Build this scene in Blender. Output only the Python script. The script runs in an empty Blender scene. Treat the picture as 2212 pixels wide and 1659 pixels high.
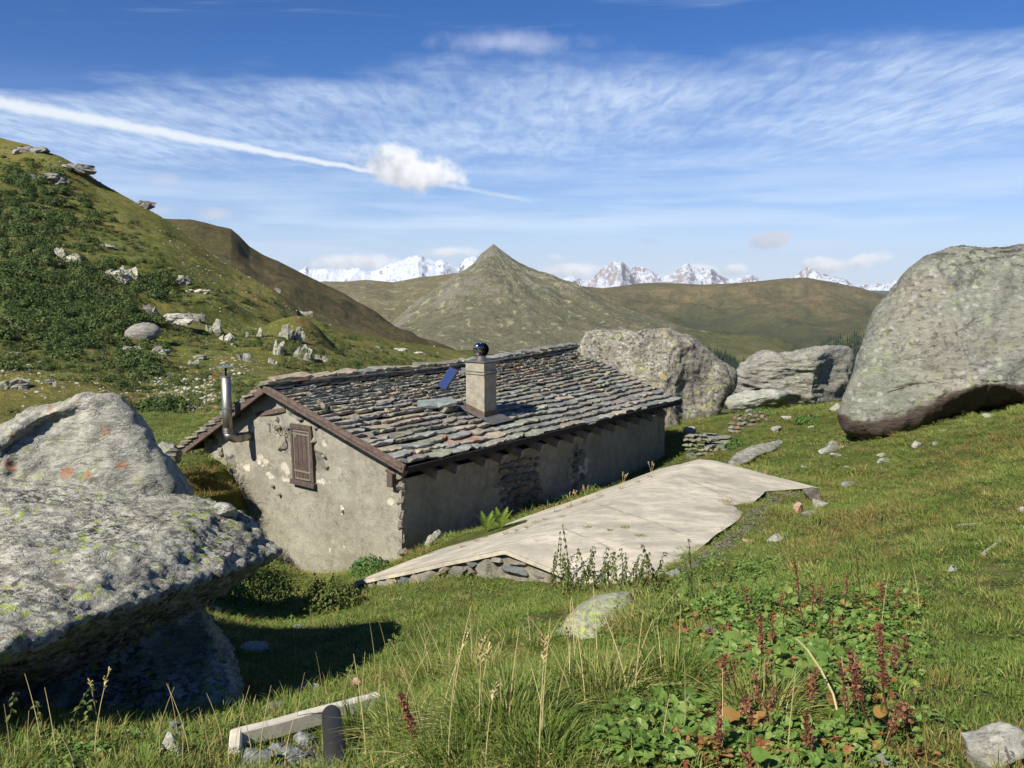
import bpy, bmesh, math
import numpy as np
from mathutils import Vector, Matrix, Euler
rng = np.random.default_rng(11)
sc = bpy.context.scene
COL = sc.collection
R = math.radians

# ------------------------------------------------------------------ camera, sky, sun, exposure
F = 1912.0                      # focal length in pixels of a 2212 px wide picture
PITCH = R(6.8)
cam_d = bpy.data.cameras.new('camera'); cam = bpy.data.objects.new('camera', cam_d); COL.objects.link(cam)
cam.location = (0, 0, 0); cam.rotation_euler = (R(90) - PITCH, 0, 0)
cam_d.sensor_width = 36.0; cam_d.lens = 36.0 * F / 2212.0
cam_d.clip_start = 0.05; cam_d.clip_end = 120000
sc.camera = cam

SUN_AZ = R(40); SUN_EL = R(41)   # the light travels towards this azimuth (clockwise from +Y)
sun_d = bpy.data.lights.new('sun', 'SUN'); sun = bpy.data.objects.new('sun', sun_d); COL.objects.link(sun)
sun_d.energy = 5.0; sun_d.angle = R(0.55); sun_d.color = (1.0, 0.95, 0.86)
tdir = Vector((math.sin(SUN_AZ) * math.cos(SUN_EL), math.cos(SUN_AZ) * math.cos(SUN_EL), -math.sin(SUN_EL)))
sun.rotation_euler = tdir.to_track_quat('-Z', 'Y').to_euler()
sun.location = (-20, -20, 30)

sc.view_settings.view_transform = 'Standard'; sc.view_settings.look = 'None'
sc.view_settings.gamma = 1.0; sc.view_settings.exposure = 0.62
sc.view_settings.use_curve_mapping = False
sc.cycles.max_bounces = 5; sc.cycles.diffuse_bounces = 2; sc.cycles.transparent_max_bounces = 8

# ------------------------------------------------------------------ node helpers
def nd(nt, t, inp=None, **kw):
    n = nt.nodes.new(t)
    for k, v in kw.items(): setattr(n, k, v)
    for k, v in (inp or {}).items():
        s = n.inputs[k]
        if isinstance(v, bpy.types.NodeSocket): nt.links.new(v, s)
        elif v is not None: s.default_value = v
    return n
def c4(c): return (c[0], c[1], c[2], 1.0)
def noise(nt, vec, scale, detail=5, rough=0.55, dist=0.0, out='Fac'):
    return nd(nt, 'ShaderNodeTexNoise', {'Vector': vec, 'Scale': scale, 'Detail': detail, 'Roughness': rough, 'Distortion': dist}).outputs[out]
def voro(nt, vec, scale, feature='F1', out='Distance', rnd=1.0):
    return nd(nt, 'ShaderNodeTexVoronoi', {'Vector': vec, 'Scale': scale, 'Randomness': rnd}, feature=feature).outputs[out]
def mr(nt, v, a, b, c=0.0, d=1.0, smooth=True):
    return nd(nt, 'ShaderNodeMapRange', {'Value': v, 'From Min': a, 'From Max': b, 'To Min': c, 'To Max': d},
              interpolation_type='SMOOTHSTEP' if smooth else 'LINEAR').outputs[0]
def mt(nt, op, a, b=None, c=None, clamp=False):
    n = nd(nt, 'ShaderNodeMath', {0: a, 1: b, 2: c}, operation=op); n.use_clamp = clamp
    return n.outputs[0]
def vm(nt, op, a, b=None, out=0):
    n = nd(nt, 'ShaderNodeVectorMath', {0: a}, operation=op)
    if b is not None:
        s = n.inputs['Scale'] if op == 'SCALE' else n.inputs[1]
        if isinstance(b, bpy.types.NodeSocket): nt.links.new(b, s)
        else: s.default_value = b
    return n.outputs[out]
def mix(nt, f, a, b, blend='MIX'):
    n = nt.nodes.new('ShaderNodeMix'); n.data_type = 'RGBA'; n.blend_type = blend
    for i, v in ((0, f), (6, a), (7, b)):
        s = n.inputs[i]
        if isinstance(v, bpy.types.NodeSocket): nt.links.new(v, s)
        else: s.default_value = c4(v) if isinstance(v, (tuple, list)) and len(v) == 3 else v
    return n.outputs[2]
def ramp(nt, f, stops):
    n = nt.nodes.new('ShaderNodeValToRGB'); nt.links.new(f, n.inputs[0])
    e = n.color_ramp.elements
    while len(e) < len(stops): e.new(0.5)
    for el, (p, c) in zip(e, stops): el.position = p; el.color = c4(c)
    return n.outputs[0]
def pos(nt): return nd(nt, 'ShaderNodeNewGeometry').outputs['Position']
def sep(nt, v):
    n = nd(nt, 'ShaderNodeSeparateXYZ', {0: v}); return n.outputs
def mapping(nt, v, rot=(0, 0, 0), scale=(1, 1, 1)):
    return nd(nt, 'ShaderNodeMapping', {'Vector': v, 'Rotation': rot, 'Scale': scale}).outputs[0]
def bump(nt, h, strength=0.5, dist=0.02, normal=None):
    return nd(nt, 'ShaderNodeBump', {'Height': h, 'Strength': strength, 'Distance': dist, 'Normal': normal}).outputs[0]
def newmat(name):
    m = bpy.data.materials.new(name); m.use_nodes = True
    nt = m.node_tree; p = nt.nodes['Principled BSDF']
    return m, nt, p
def fin(nt, p, col, rough=0.9, normal=None, metal=0.0, spec=0.25, trans=None):
    def put(s, v):
        if isinstance(v, bpy.types.NodeSocket): nt.links.new(v, p.inputs[s])
        elif v is not None: p.inputs[s].default_value = c4(v) if isinstance(v, tuple) and len(v) == 3 else v
    put('Base Color', col); put('Roughness', rough); put('Normal', normal); put('Metallic', metal); put('Specular IOR Level', spec)

# ------------------------------------------------------------------ world: Nishita sky with cloud layers by direction
world = bpy.data.worlds.new('World'); sc.world = world; world.use_nodes = True
nt = world.node_tree; nt.nodes.clear()
outw = nt.nodes.new('ShaderNodeOutputWorld'); bg = nt.nodes.new('ShaderNodeBackground')
nt.links.new(bg.outputs[0], outw.inputs[0]); bg.inputs[1].default_value = 0.05
sky = nd(nt, 'ShaderNodeTexSky', sky_type='NISHITA', sun_disc=False, sun_elevation=SUN_EL,
         sun_rotation=SUN_AZ + math.pi, altitude=2300, air_density=1.0, dust_density=0.35, ozone_density=2.0)
d = nd(nt, 'ShaderNodeTexCoord').outputs['Generated']
dx, dy, dz = sep(nt, d)
skyc = nd(nt, 'ShaderNodeHueSaturation', {'Saturation': 1.30, 'Value': 1.15, 'Color': sky.outputs[0]}).outputs[0]
skyc = mix(nt, 1.0, skyc, (0.90, 0.95, 1.24), 'MULTIPLY')
zc = mt(nt, 'MAXIMUM', dz, 0.015)
lx = mt(nt, 'DIVIDE', dx, zc); ly = mt(nt, 'DIVIDE', dy, zc)
lay = nd(nt, 'ShaderNodeCombineXYZ', {0: lx, 1: ly, 2: 0.0}).outputs[0]
# high altocumulus sheet on a flat layer: it begins beyond a long straight front edge
s = mt(nt, 'ADD', ly, mt(nt, 'MULTIPLY', lx, 0.24))
big = noise(nt, lay, 0.55, 4, 0.6)
small = noise(nt, mapping(nt, lay, rot=(0, 0, R(12)), scale=(1.7, 0.42, 1)), 5.5, 4, 0.6, 0.5)
s2 = mt(nt, 'ADD', s, mt(nt, 'MULTIPLY', mt(nt, 'SUBTRACT', noise(nt, lay, 1.6, 5, 0.6), 0.5), 1.6))
edge = mr(nt, s2, 3.95, 5.0)
cells = mr(nt, small, 0.22, 0.76, 0.40, 0.92)
cellfade = mr(nt, s, 5.0, 11.0)
cells = mix(nt, cellfade, cells, (0.62, 0.62, 0.62))
thick = mr(nt, big, 0.30, 0.66, 0.36, 0.92)
alto = mt(nt, 'MULTIPLY', mt(nt, 'MULTIPLY', edge, cells), mt(nt, 'MULTIPLY', thick, mr(nt, s, 6.0, 14.0, 1.0, 0.62)))
# streaky veil close to the horizon
veil = noise(nt, mapping(nt, d, scale=(1.2, 1.2, 13)), 2.1, 5, 0.55)
veil = mt(nt, 'MULTIPLY', mr(nt, veil, 0.36, 0.64, 0.12, 0.85), mr(nt, dz, 0.03, 0.22, 1.0, 0.0))
# loose wisps high up
wis = noise(nt, mapping(nt, lay, rot=(0, 0, R(-18)), scale=(0.6, 2.0, 1)), 1.3, 6, 0.62, 0.6)
wis = mt(nt, 'MULTIPLY', mr(nt, wis, 0.56, 0.80, 0.0, 0.30), mr(nt, dz, 0.1, 0.3, 0.3, 1.0))
hz = mr(nt, dz, -0.02, 0.15, 0.66, 0.0)
def mx(a, b): return mt(nt, 'MAXIMUM', a, b)
layerm = mx(mx(alto, veil), mx(wis, hz))
colr = mix(nt, layerm, skyc, (9.4, 11.2, 13.8))
# local clouds in the plane of directions ahead (u = x/y, v = z/y)
ysafe = mt(nt, 'MAXIMUM', dy, 0.05)
front = mr(nt, dy, 0.1, 0.3)
u = mt(nt, 'DIVIDE', dx, ysafe); v = mt(nt, 'DIVIDE', dz, ysafe)
uv = nd(nt, 'ShaderNodeCombineXYZ', {0: u, 1: v, 2: 0.0}).outputs[0]
def uvof(px, py):
    a = (px - 1106) / F; b = -(py - 829.5) / F
    y = math.cos(PITCH) + b * math.sin(PITCH); z = -math.sin(PITCH) + b * math.cos(PITCH)
    return a / y, z / y
puffn = noise(nt, uv, 24, 5, 0.55)
puffn2 = noise(nt, uv, 42, 4, 0.5)
def puff(col_in, px, py, rx, ry, dens=1.0, soft=0.55, ragged=0.9, white=(13.6, 13.7, 14.0), grey=(8.2, 8.4, 9.0), rot=0.0, shade=0.36):
    cu, cv = uvof(px, py)
    p = vm(nt, 'SUBTRACT', uv, (cu, cv, 0))
    if rot: p = mapping(nt, p, rot=(0, 0, R(-rot)))
    p = vm(nt, 'MULTIPLY', p, (F / rx, F / ry, 0))
    ln = vm(nt, 'LENGTH', p, out=1)
    f = mt(nt, 'ADD', mt(nt, 'SUBTRACT', 1.0, ln), mt(nt, 'MULTIPLY', mt(nt, 'SUBTRACT', puffn, 0.5), 2.2 * ragged))
    f = mt(nt, 'ADD', f, mt(nt, 'MULTIPLY', mt(nt, 'SUBTRACT', puffn2, 0.5), 0.7 * ragged))
    m = mt(nt, 'MULTIPLY', mr(nt, f, 0.0, soft, 0.0, dens), front)
    px_, py_, _ = sep(nt, p)
    lit = mt(nt, 'ADD', mt(nt, 'MULTIPLY', py_, 0.25), mt(nt, 'ADD', mt(nt, 'MULTIPLY', px_, 0.15), mt(nt, 'MULTIPLY', puffn2, 1.1)))
    cc = mix(nt, mr(nt, lit, shade - 0.3, shade + 0.35), grey, white)
    return mix(nt, m, col_in, cc)
# vapour trail: a narrow band along a great circle
def cdir(px, py):
    a, b = uvof(px, py); return Vector((a, 1, b))
n1 = cdir(0, 222).cross(cdir(1150, 434)).normalized()
dist = nd(nt, 'ShaderNodeVectorMath', {0: d, 1: tuple(n1)}, operation='DOT_PRODUCT').outputs['Value']
wob = mt(nt, 'MULTIPLY', mt(nt, 'SUBTRACT', noise(nt, uv, 45, 5, 0.6), 0.5), 0.006)
dist = mt(nt, 'ABSOLUTE', mt(nt, 'ADD', dist, wob))
wid = mr(nt, u, -0.60, -0.17, 0.0078, 0.0026, False)
tr = mt(nt, 'SUBTRACT', 1.0, mt(nt, 'DIVIDE', dist, wid))
tr = mr(nt, tr, -0.35, 0.75)
fade = mt(nt, 'MULTIPLY', mr(nt, u, -0.17, -0.12, 1.0, 0.38), mr(nt, u, 0.0, 0.035, 1.0, 0.0))
tr = mt(nt, 'MULTIPLY', mt(nt, 'MULTIPLY', tr, fade), front)
colr = mix(nt, mt(nt, 'MULTIPLY', tr, 0.9), colr, (11.6, 12.4, 13.2))
colr = puff(colr, 1105, 92, 215, 34, 0.55, 1.1, 0.55, white=(9.4, 10.2, 12.8), grey=(7.4, 8.5, 11.4))
colr = puff(colr, 885, 370, 120, 46, 0.97, 0.45, 0.75, rot=-8, grey=(7.0, 7.1, 7.7), shade=0.40)
colr = puff(colr, 860, 330, 70, 24, 0.75, 0.6, 0.9, rot=-8)
colr = puff(colr, 1672, 515, 62, 22, 0.95, 0.45, 0.7, grey=(6.8, 7.5, 9.4), white=(9.4, 9.8, 11.1), rot=6)
colr = puff(colr, 1870, 562, 66, 21, 0.95, 0.5, 0.8, rot=10)
colr = puff(colr, 1775, 573, 66, 20, 0.95, 0.5, 0.8)
colr = puff(colr, 350, 388, 55, 18, 0.35, 0.9, 0.8, white=(10.2, 9.7, 10.5), grey=(8.5, 8.2, 9.7))
colr = puff(colr, 466, 460, 50, 20, 0.5, 0.9, 0.8, white=(10.8, 10.5, 11.1), grey=(9.1, 9.1, 10.2))
colr = puff(colr, 350, 455, 60, 20, 0.35, 0.9, 0.8, white=(10.8, 10.5, 11.1), grey=(9.1, 9.1, 10.2))
colr = puff(colr, 1240, 584, 110, 20, 0.95, 0.7, 0.8)
colr = puff(colr, 780, 566, 140, 20, 0.95, 0.7, 0.8)
colr = puff(colr, 1500, 585, 60, 18, 0.95, 0.6, 0.8)
colr = puff(colr, 1590, 582, 40, 16, 0.95, 0.6, 0.8)
colr = puff(colr, 960, 545, 90, 14, 0.8, 0.8, 0.8)
colr = puff(colr, 1200, 556, 26, 9, 0.5, 0.9, 0.8)
colr = puff(colr, 1405, 520, 32, 9, 0.4, 0.8, 0.8, white=(8.5, 8.5, 9.9), grey=(7.1, 7.4, 8.8))
colr = puff(colr, 1295, 392, 22, 8, 0.22, 0.8, 0.8, white=(8.5, 8.5, 9.4))
nt.links.new(colr, bg.inputs[0])

# ------------------------------------------------------------------ geometry helpers
cp, sp = math.cos(PITCH), math.sin(PITCH)
def P(px, py, Y):
    a = (px - 1106) / F; b = -(py - 829.5) / F
    y = cp + b * sp; z = -sp + b * cp
    k = Y / y
    return np.array((a * k, Y, z * k))
def PV(px, py, Y):
    px, py, Y = np.broadcast_arrays(np.asarray(px, float), np.asarray(py, float), np.asarray(Y, float))
    a = (px - 1106) / F; b = -(py - 829.5) / F
    y = cp + b * sp; z = -sp + b * cp
    k = Y / y
    return np.stack([a * k, Y, z * k], -1)
def pix(p):
    p = np.asarray(p, float)
    x, y, z = p[..., 0], p[..., 1], p[..., 2]
    dep = y * cp - z * sp; up = y * sp + z * cp
    return 1106 + F * x / dep, 829.5 - F * up / dep

def _h(ix, iy, iz, seed):
    n = (ix.astype(np.uint32) * np.uint32(374761393) + iy.astype(np.uint32) * np.uint32(668265263)
         + iz.astype(np.uint32) * np.uint32(2246822519) + np.uint32(seed * 3266489917 & 0xffffffff))
    n = (n ^ (n >> np.uint32(13))) * np.uint32(1274126177)
    n = (n ^ (n >> np.uint32(15))) * np.uint32(2246822519)
    return (n ^ (n >> np.uint32(16))).astype(np.float64) / 4294967295.0
def vnoise(p, seed=0):
    f = np.floor(p); t = p - f; i = f.astype(np.int64)
    t = t * t * t * (t * (t * 6 - 15) + 10)
    r = 0
    for a in (0, 1):
        wa = t[..., 0] if a else 1 - t[..., 0]
        for b in (0, 1):
            wb = t[..., 1] if b else 1 - t[..., 1]
            for c in (0, 1):
                wc = t[..., 2] if c else 1 - t[..., 2]
                r = r + wa * wb * wc * _h(i[..., 0] + a, i[..., 1] + b, i[..., 2] + c, seed)
    return r * 2 - 1
def fbm(p, scale=1.0, oct=4, gain=0.5, seed=0, ridged=False):
    p = np.asarray(p, float) * scale; a = 1.0; s = 0; tot = 0
    for o in range(oct):
        n = vnoise(p + 17.3 * o, seed + o)
        if ridged: n = 1 - 2 * np.abs(n)
        s = s + a * n; tot += a; a *= gain; p = p * 2.03
    return s / tot
def xyz(x, y, z=0.0):
    x, y, z = np.broadcast_arrays(x, y, z); return np.stack([x, y, z], -1).astype(float)

def tag(o, label=None, cat=None, group=None, kind=None):
    if label: o['label'] = label
    if cat: o['category'] = cat
    if group: o['group'] = group
    if kind: o['kind'] = kind
    return o
def mk(name, V, Fs, mat=None, parent=None, smooth=False, attrs=None, link=True):
    me = bpy.data.meshes.new(name)
    V = np.asarray(V, float)
    if isinstance(Fs, np.ndarray):
        k = Fs.shape[1]; n = len(Fs)
        me.vertices.add(len(V)); me.vertices.foreach_set('co', V.astype(np.float32).ravel())
        me.loops.add(n * k); me.loops.foreach_set('vertex_index', Fs.astype(np.int32).ravel())
        me.polygons.add(n); me.polygons.foreach_set('loop_start', np.arange(0, n * k, k, dtype=np.int32))
        me.update(calc_edges=True)
    else:
        me.from_pydata([tuple(v) for v in V], [], [tuple(f) for f in Fs]); me.update()
    me.validate()
    if smooth: me.polygons.foreach_set('use_smooth', np.ones(len(me.polygons), bool))
    for k, a in (attrs or {}).items():
        at = me.attributes.new(k, 'FLOAT', 'POINT'); at.data.foreach_set('value', np.asarray(a, np.float32))
    if mat: me.materials.append(mat)
    if not link: return me
    o = bpy.data.objects.new(name, me); COL.objects.link(o)
    if parent: o.parent = parent
    return o
def inst(name, me, parent=None):
    o = bpy.data.objects.new(name, me); COL.objects.link(o)
    if parent: o.parent = parent
    return o
def empty(name, loc=(0, 0, 0)):
    o = bpy.data.objects.new(name, None); COL.objects.link(o); o.location = loc
    o.empty_display_size = 0.2
    return o
def under(o, root):
    """parent o (built in world coordinates) to root, keeping it where it stands"""
    o.parent = root; o.matrix_parent_inverse = Matrix.Translation(root.location).inverted()
    return o
def gridf(nu, nv, wrap=False):
    i = np.arange(nu - 1)[:, None]; j = np.arange(nv if wrap else nv - 1)[None, :]
    j2 = (j + 1) % nv
    a = i * nv + j; b = (i + 1) * nv + j; c = (i + 1) * nv + j2; d_ = i * nv + j2
    return np.stack([a, b, c, d_], -1).reshape(-1, 4)

class MB:
    """collects simple shapes into one mesh"""
    def __init__(s): s.V = []; s.F = []
    def add(s, V, Fs):
        o = len(s.V); s.V += [tuple(v) for v in V]; s.F += [tuple(int(i) + o for i in f) for f in Fs]
    def box(s, c, ax, ay, az):
        """box with centre c and half-axis vectors"""
        c, ax, ay, az = (np.asarray(v, float) for v in (c, ax, ay, az))
        V = [c + i * ax + j * ay + k * az for i in (-1, 1) for j in (-1, 1) for k in (-1, 1)]
        s.add(V, [(0, 1, 3, 2), (4, 6, 7, 5), (0, 4, 5, 1), (2, 3, 7, 6), (0, 2, 6, 4), (1, 5, 7, 3)])
    def beam(s, p, q, w, h, up=(0, 0, 1)):
        p = np.asarray(p, float); q = np.asarray(q, float); a = q - p
        n = np.cross(a, up); n /= np.linalg.norm(n); u_ = np.cross(n, a); u_ /= np.linalg.norm(u_)
        s.box((p + q) / 2, a / 2, n * w / 2, u_ * h / 2)
    def tube(s, pts, rad, n=8, cap=True):
        pts = [np.asarray(p, float) for p in pts]
        if np.isscalar(rad): rad = [rad] * len(pts)
        V = []; Fs = []; prev = None
        for i, p in enumerate(pts):
            t = pts[min(i + 1, len(pts) - 1)] - pts[max(i - 1, 0)]; t /= (np.linalg.norm(t) + 1e-9)
            if prev is None:
                a = np.cross(t, (0, 0, 1.0));
                if np.linalg.norm(a) < 1e-3: a = np.cross(t, (0, 1.0, 0))
            else: a = prev - t * np.dot(prev, t)
            a /= np.linalg.norm(a); prev = a; b = np.cross(t, a)
            for k in range(n):
                an = 2 * math.pi * k / n; V.append(p + rad[i] * (math.cos(an) * a + math.sin(an) * b))
        for i in range(len(pts) - 1):
            for k in range(n):
                Fs.append((i * n + k, i * n + (k + 1) % n, (i + 1) * n + (k + 1) % n, (i + 1) * n + k))
        if cap: Fs.append(tuple(range(n - 1, -1, -1))); Fs.append(tuple((len(pts) - 1) * n + k for k in range(n)))
        s.add(V, Fs)
    def build(s, name, mat, parent=None, smooth=False):
        return mk(name, np.array(s.V), s.F, mat, parent, smooth)
def recalc(o):
    bm = bmesh.new(); bm.from_mesh(o.data); bmesh.ops.recalc_face_normals(bm, faces=bm.faces); bm.to_mesh(o.data); bm.free()
def bevel(o, w=0.01, seg=1):
    bm = bmesh.new(); bm.from_mesh(o.data)
    bmesh.ops.recalc_face_normals(bm, faces=bm.faces)
    bmesh.ops.bevel(bm, geom=list(bm.edges), offset=w, segments=seg, affect='EDGES')
    bm.to_mesh(o.data); bm.free()

# ------------------------------------------------------------------ materials
def rock_mat(name, a, b, dark=(0.03, 0.032, 0.03), darkamt=0.4, lime=0.0, white=0.0, orange=0.0, tan=0.0, s=1.0,
             rot=(0.3, 0.5, 0.2), strata=2.5, bumpd=0.05, warm=None):
    m, nt, p = newmat(name)
    v = pos(nt)
    vs = mapping(nt, v, rot=rot, scale=(1, 1, strata))
    n1 = noise(nt, v, 0.9 * s, 6, 0.6); n2 = noise(nt, vs, 3.5 * s, 8, 0.68, 0.4); n3 = noise(nt, vs, 16 * s, 5, 0.7)
    col = mix(nt, mr(nt, n2, 0.3, 0.7), a, b)
    if warm: col = mix(nt, mr(nt, n1, 0.45, 0.7, 0, 0.8), col, warm)
    col = mix(nt, mr(nt, n3, 0.35, 0.7, 0, 0.45), col, tuple(x * 1.6 for x in b))
    ds = mt(nt, 'MULTIPLY', mr(nt, noise(nt, v, 9 * s, 6, 0.75, 0.3), 0.62 - 0.16 * darkamt, 0.68 - 0.14 * darkamt), mr(nt, n1, 0.35, 0.62, 0.25, 1.0))
    col = mix(nt, mt(nt, 'MULTIPLY', ds, min(1, darkamt * 1.6)), col, dark)
    cell = voro(nt, vm(nt, 'ADD', vs, vm(nt, 'SCALE', noise(nt, v, 14 * s, 3, 0.6, out='Color'), 0.12 / s)), 13 * s, out='Color')
    cellv = sep(nt, cell)[0]
    gate0 = mr(nt, noise(nt, v, 0.55 * s, 5, 0.65), 0.36, 0.60, 0.25, 1.0)
    col = mix(nt, mt(nt, 'MULTIPLY', gate0, mr(nt, cellv, 0.72, 0.95, 0, 0.3 + 0.5 * min(1, darkamt))), col, tuple(x * 0.42 for x in a))
    col = mix(nt, mr(nt, cellv, 0.22, 0.05, 0, 0.2 + 0.5 * white), col, tuple(min(.6, x * 1.45) for x in b))
    def spots(col, sc, thr, colr, amt, seed):
        vv = vm(nt, 'ADD', v, (seed, seed * 0.7, 3.1 * seed))
        wv = vm(nt, 'ADD', vv, vm(nt, 'SCALE', noise(nt, vv, sc * 1.3, 3, 0.6, out='Color'), 0.35 / sc))
        f = voro(nt, wv, sc)
        gate = mr(nt, noise(nt, vv, sc * 0.22, 3, 0.5), 0.44, 0.54)
        f = mt(nt, 'MULTIPLY', mr(nt, f, thr, thr - 0.08), gate)
        return mix(nt, mt(nt, 'MULTIPLY', f, amt), col, colr)
    if white: col = spots(col, 10 * s, 0.33, (0.50, 0.49, 0.44), white, 2.0)
    if lime: col = spots(col, 7 * s, 0.36, (0.34, 0.42, 0.07), lime, 5.0)
    if lime: col = mix(nt, mr(nt, noise(nt, vm(nt, 'ADD', v, (9, 4, 1)), 0.8 * s, 5, 0.6), 0.55, 0.75, 0, lime * 0.55), col, (0.27, 0.30, 0.12))
    if tan: col = mix(nt, mr(nt, noise(nt, vm(nt, 'ADD', v, (3, 14, 1)), 1.4 * s, 5, 0.65), 0.62, 0.70, 0, tan), col, (0.40, 0.31, 0.13))
    if orange: col = spots(col, 3.2 * s, 0.22, (0.42, 0.13, 0.02), orange, 11.0)
    cr = mr(nt, mt(nt, 'ABSOLUTE', mt(nt, 'SUBTRACT', noise(nt, vs, 1.3 * s, 5, 0.6), 0.5)), 0.0, 0.012, 1.0, 0.0)
    st0 = mr(nt, noise(nt, mapping(nt, vm(nt, 'ADD', v, (31, 7, 5)), rot=rot, scale=(1, 1, 0.5)), 0.7 * s, 6, 0.68, 0.6), 0.50, 0.66, 0, 0.42)
    col = mix(nt, st0, col, tuple(x * 0.5 for x in a))
    h = mt(nt, 'ADD', mt(nt, 'MULTIPLY', n2, 1.0), mt(nt, 'MULTIPLY', n3, 0.35))
    h = mt(nt, 'SUBTRACT', h, mt(nt, 'MULTIPLY', cr, 0.14))
    h = mt(nt, 'ADD', h, mt(nt, 'MULTIPLY', noise(nt, v, 40 * s, 4, 0.7), 0.12))
    fin(nt, p, col, 0.92, bump(nt, h, 0.9, bumpd), spec=0.2)
    return m
def simple(name, col, var=0.3, scale=8.0, rough=0.85, bumpd=0.004, metal=0.0, spec=0.3, stretch=(1, 1, 1), alt=None, obj=False):
    m, nt, p = newmat(name)
    v = nd(nt, 'ShaderNodeTexCoord').outputs['Object'] if obj else pos(nt)
    v = mapping(nt, v, scale=stretch)
    n = noise(nt, v, scale, 6, 0.62)
    col2 = alt or tuple(x * (1 - var) for x in col)
    cc = mix(nt, mr(nt, n, 0.35, 0.65), col, col2)
    fin(nt, p, cc, rough, bump(nt, n, 0.6, bumpd), metal, spec)
    return m
# ------------------------------------------------------------------ terrain sheets
class Sheet:
    def __init__(s, rows, x0, x1, step, segs, amp=0.0, freq=0.01, oct=6, silw=0.35, seed=0, ridged=False, crest=None, extra=None, smooth=6, aniso=(1, 1, 1)):
        """rows: polylines of (px, py, Y), nearest first; crest = index of the row that is the skyline"""
        s.pxs = np.arange(x0, x1 + step, step, dtype=float)
        R3 = []
        for r in rows:
            r = sorted(r); a = np.array(r, float)
            R3.append((np.interp(s.pxs, a[:, 0], a[:, 1]), np.interp(s.pxs, a[:, 0], a[:, 2])))
        crest = len(rows) - 2 if crest is None else crest
        pts = []; wts = []
        for k in range(len(rows) - 1):
            for j in range(segs[k]):
                t = j / segs[k]
                py = R3[k][0] * (1 - t) + R3[k + 1][0] * t; Y = R3[k][1] * (1 - t) + R3[k + 1][1] * t
                if k >= crest:
                    A = PV(s.pxs, R3[k][0], R3[k][1]); B = PV(s.pxs, R3[k + 1][0], R3[k + 1][1]); pts.append(A * (1 - t) + B * t)
                else: pts.append(PV(s.pxs, py, Y))
                vv = (sum(segs[:k]) + j) / max(1, sum(segs[:crest])); wts.append(vv)
        pts.append(PV(s.pxs, R3[-1][0], R3[-1][1])); wts.append(2.0)
        G = np.array(pts); s.cr = sum(segs[:crest])
        if smooth:
            for _ in range(smooth):
                Z = G.copy(); Z[1:-1] = (G[:-2] + 2 * G[1:-1] + G[2:]) / 4; Z[s.cr] = G[s.cr]; G = Z
        w = np.array(wts); wz = silw + (1 - silw) * np.clip(np.abs(1 - w) / 0.12, 0, 1)
        if extra is not None: G[..., 2] += extra(G)
        if amp:
            n = fbm(G * np.array(aniso), freq, oct, 0.52, seed, ridged)
            G[..., 2] += amp * n * wz[:, None]
        s.G = G
        s.PX, s.PY = pix(G)
    def at(s, px, py):
        i = int(np.clip(round((px - s.pxs[0]) / (s.pxs[1] - s.pxs[0])), 0, len(s.pxs) - 1))
        c = s.PY[:s.cr + 1, i]
        j = np.argmax(c <= py)
        if c[j] > py: return s.G[s.cr, i]
        if j == 0: return s.G[0, i]
        t = (c[j - 1] - py) / (c[j - 1] - c[j] + 1e-9)
        return s.G[j - 1, i] * (1 - t) + s.G[j, i] * t
    def build(s, name, mat, smooth=True, attrs=None):
        n0, n1, _ = s.G.shape
        Fq = gridf(n0, n1)[:, ::-1]
        Fq = Fq[:, ::-1]
        o = mk(name, s.G.reshape(-1, 3), Fq, mat, smooth=smooth, attrs=attrs)
        tag(o, kind='structure')
        return o

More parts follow.
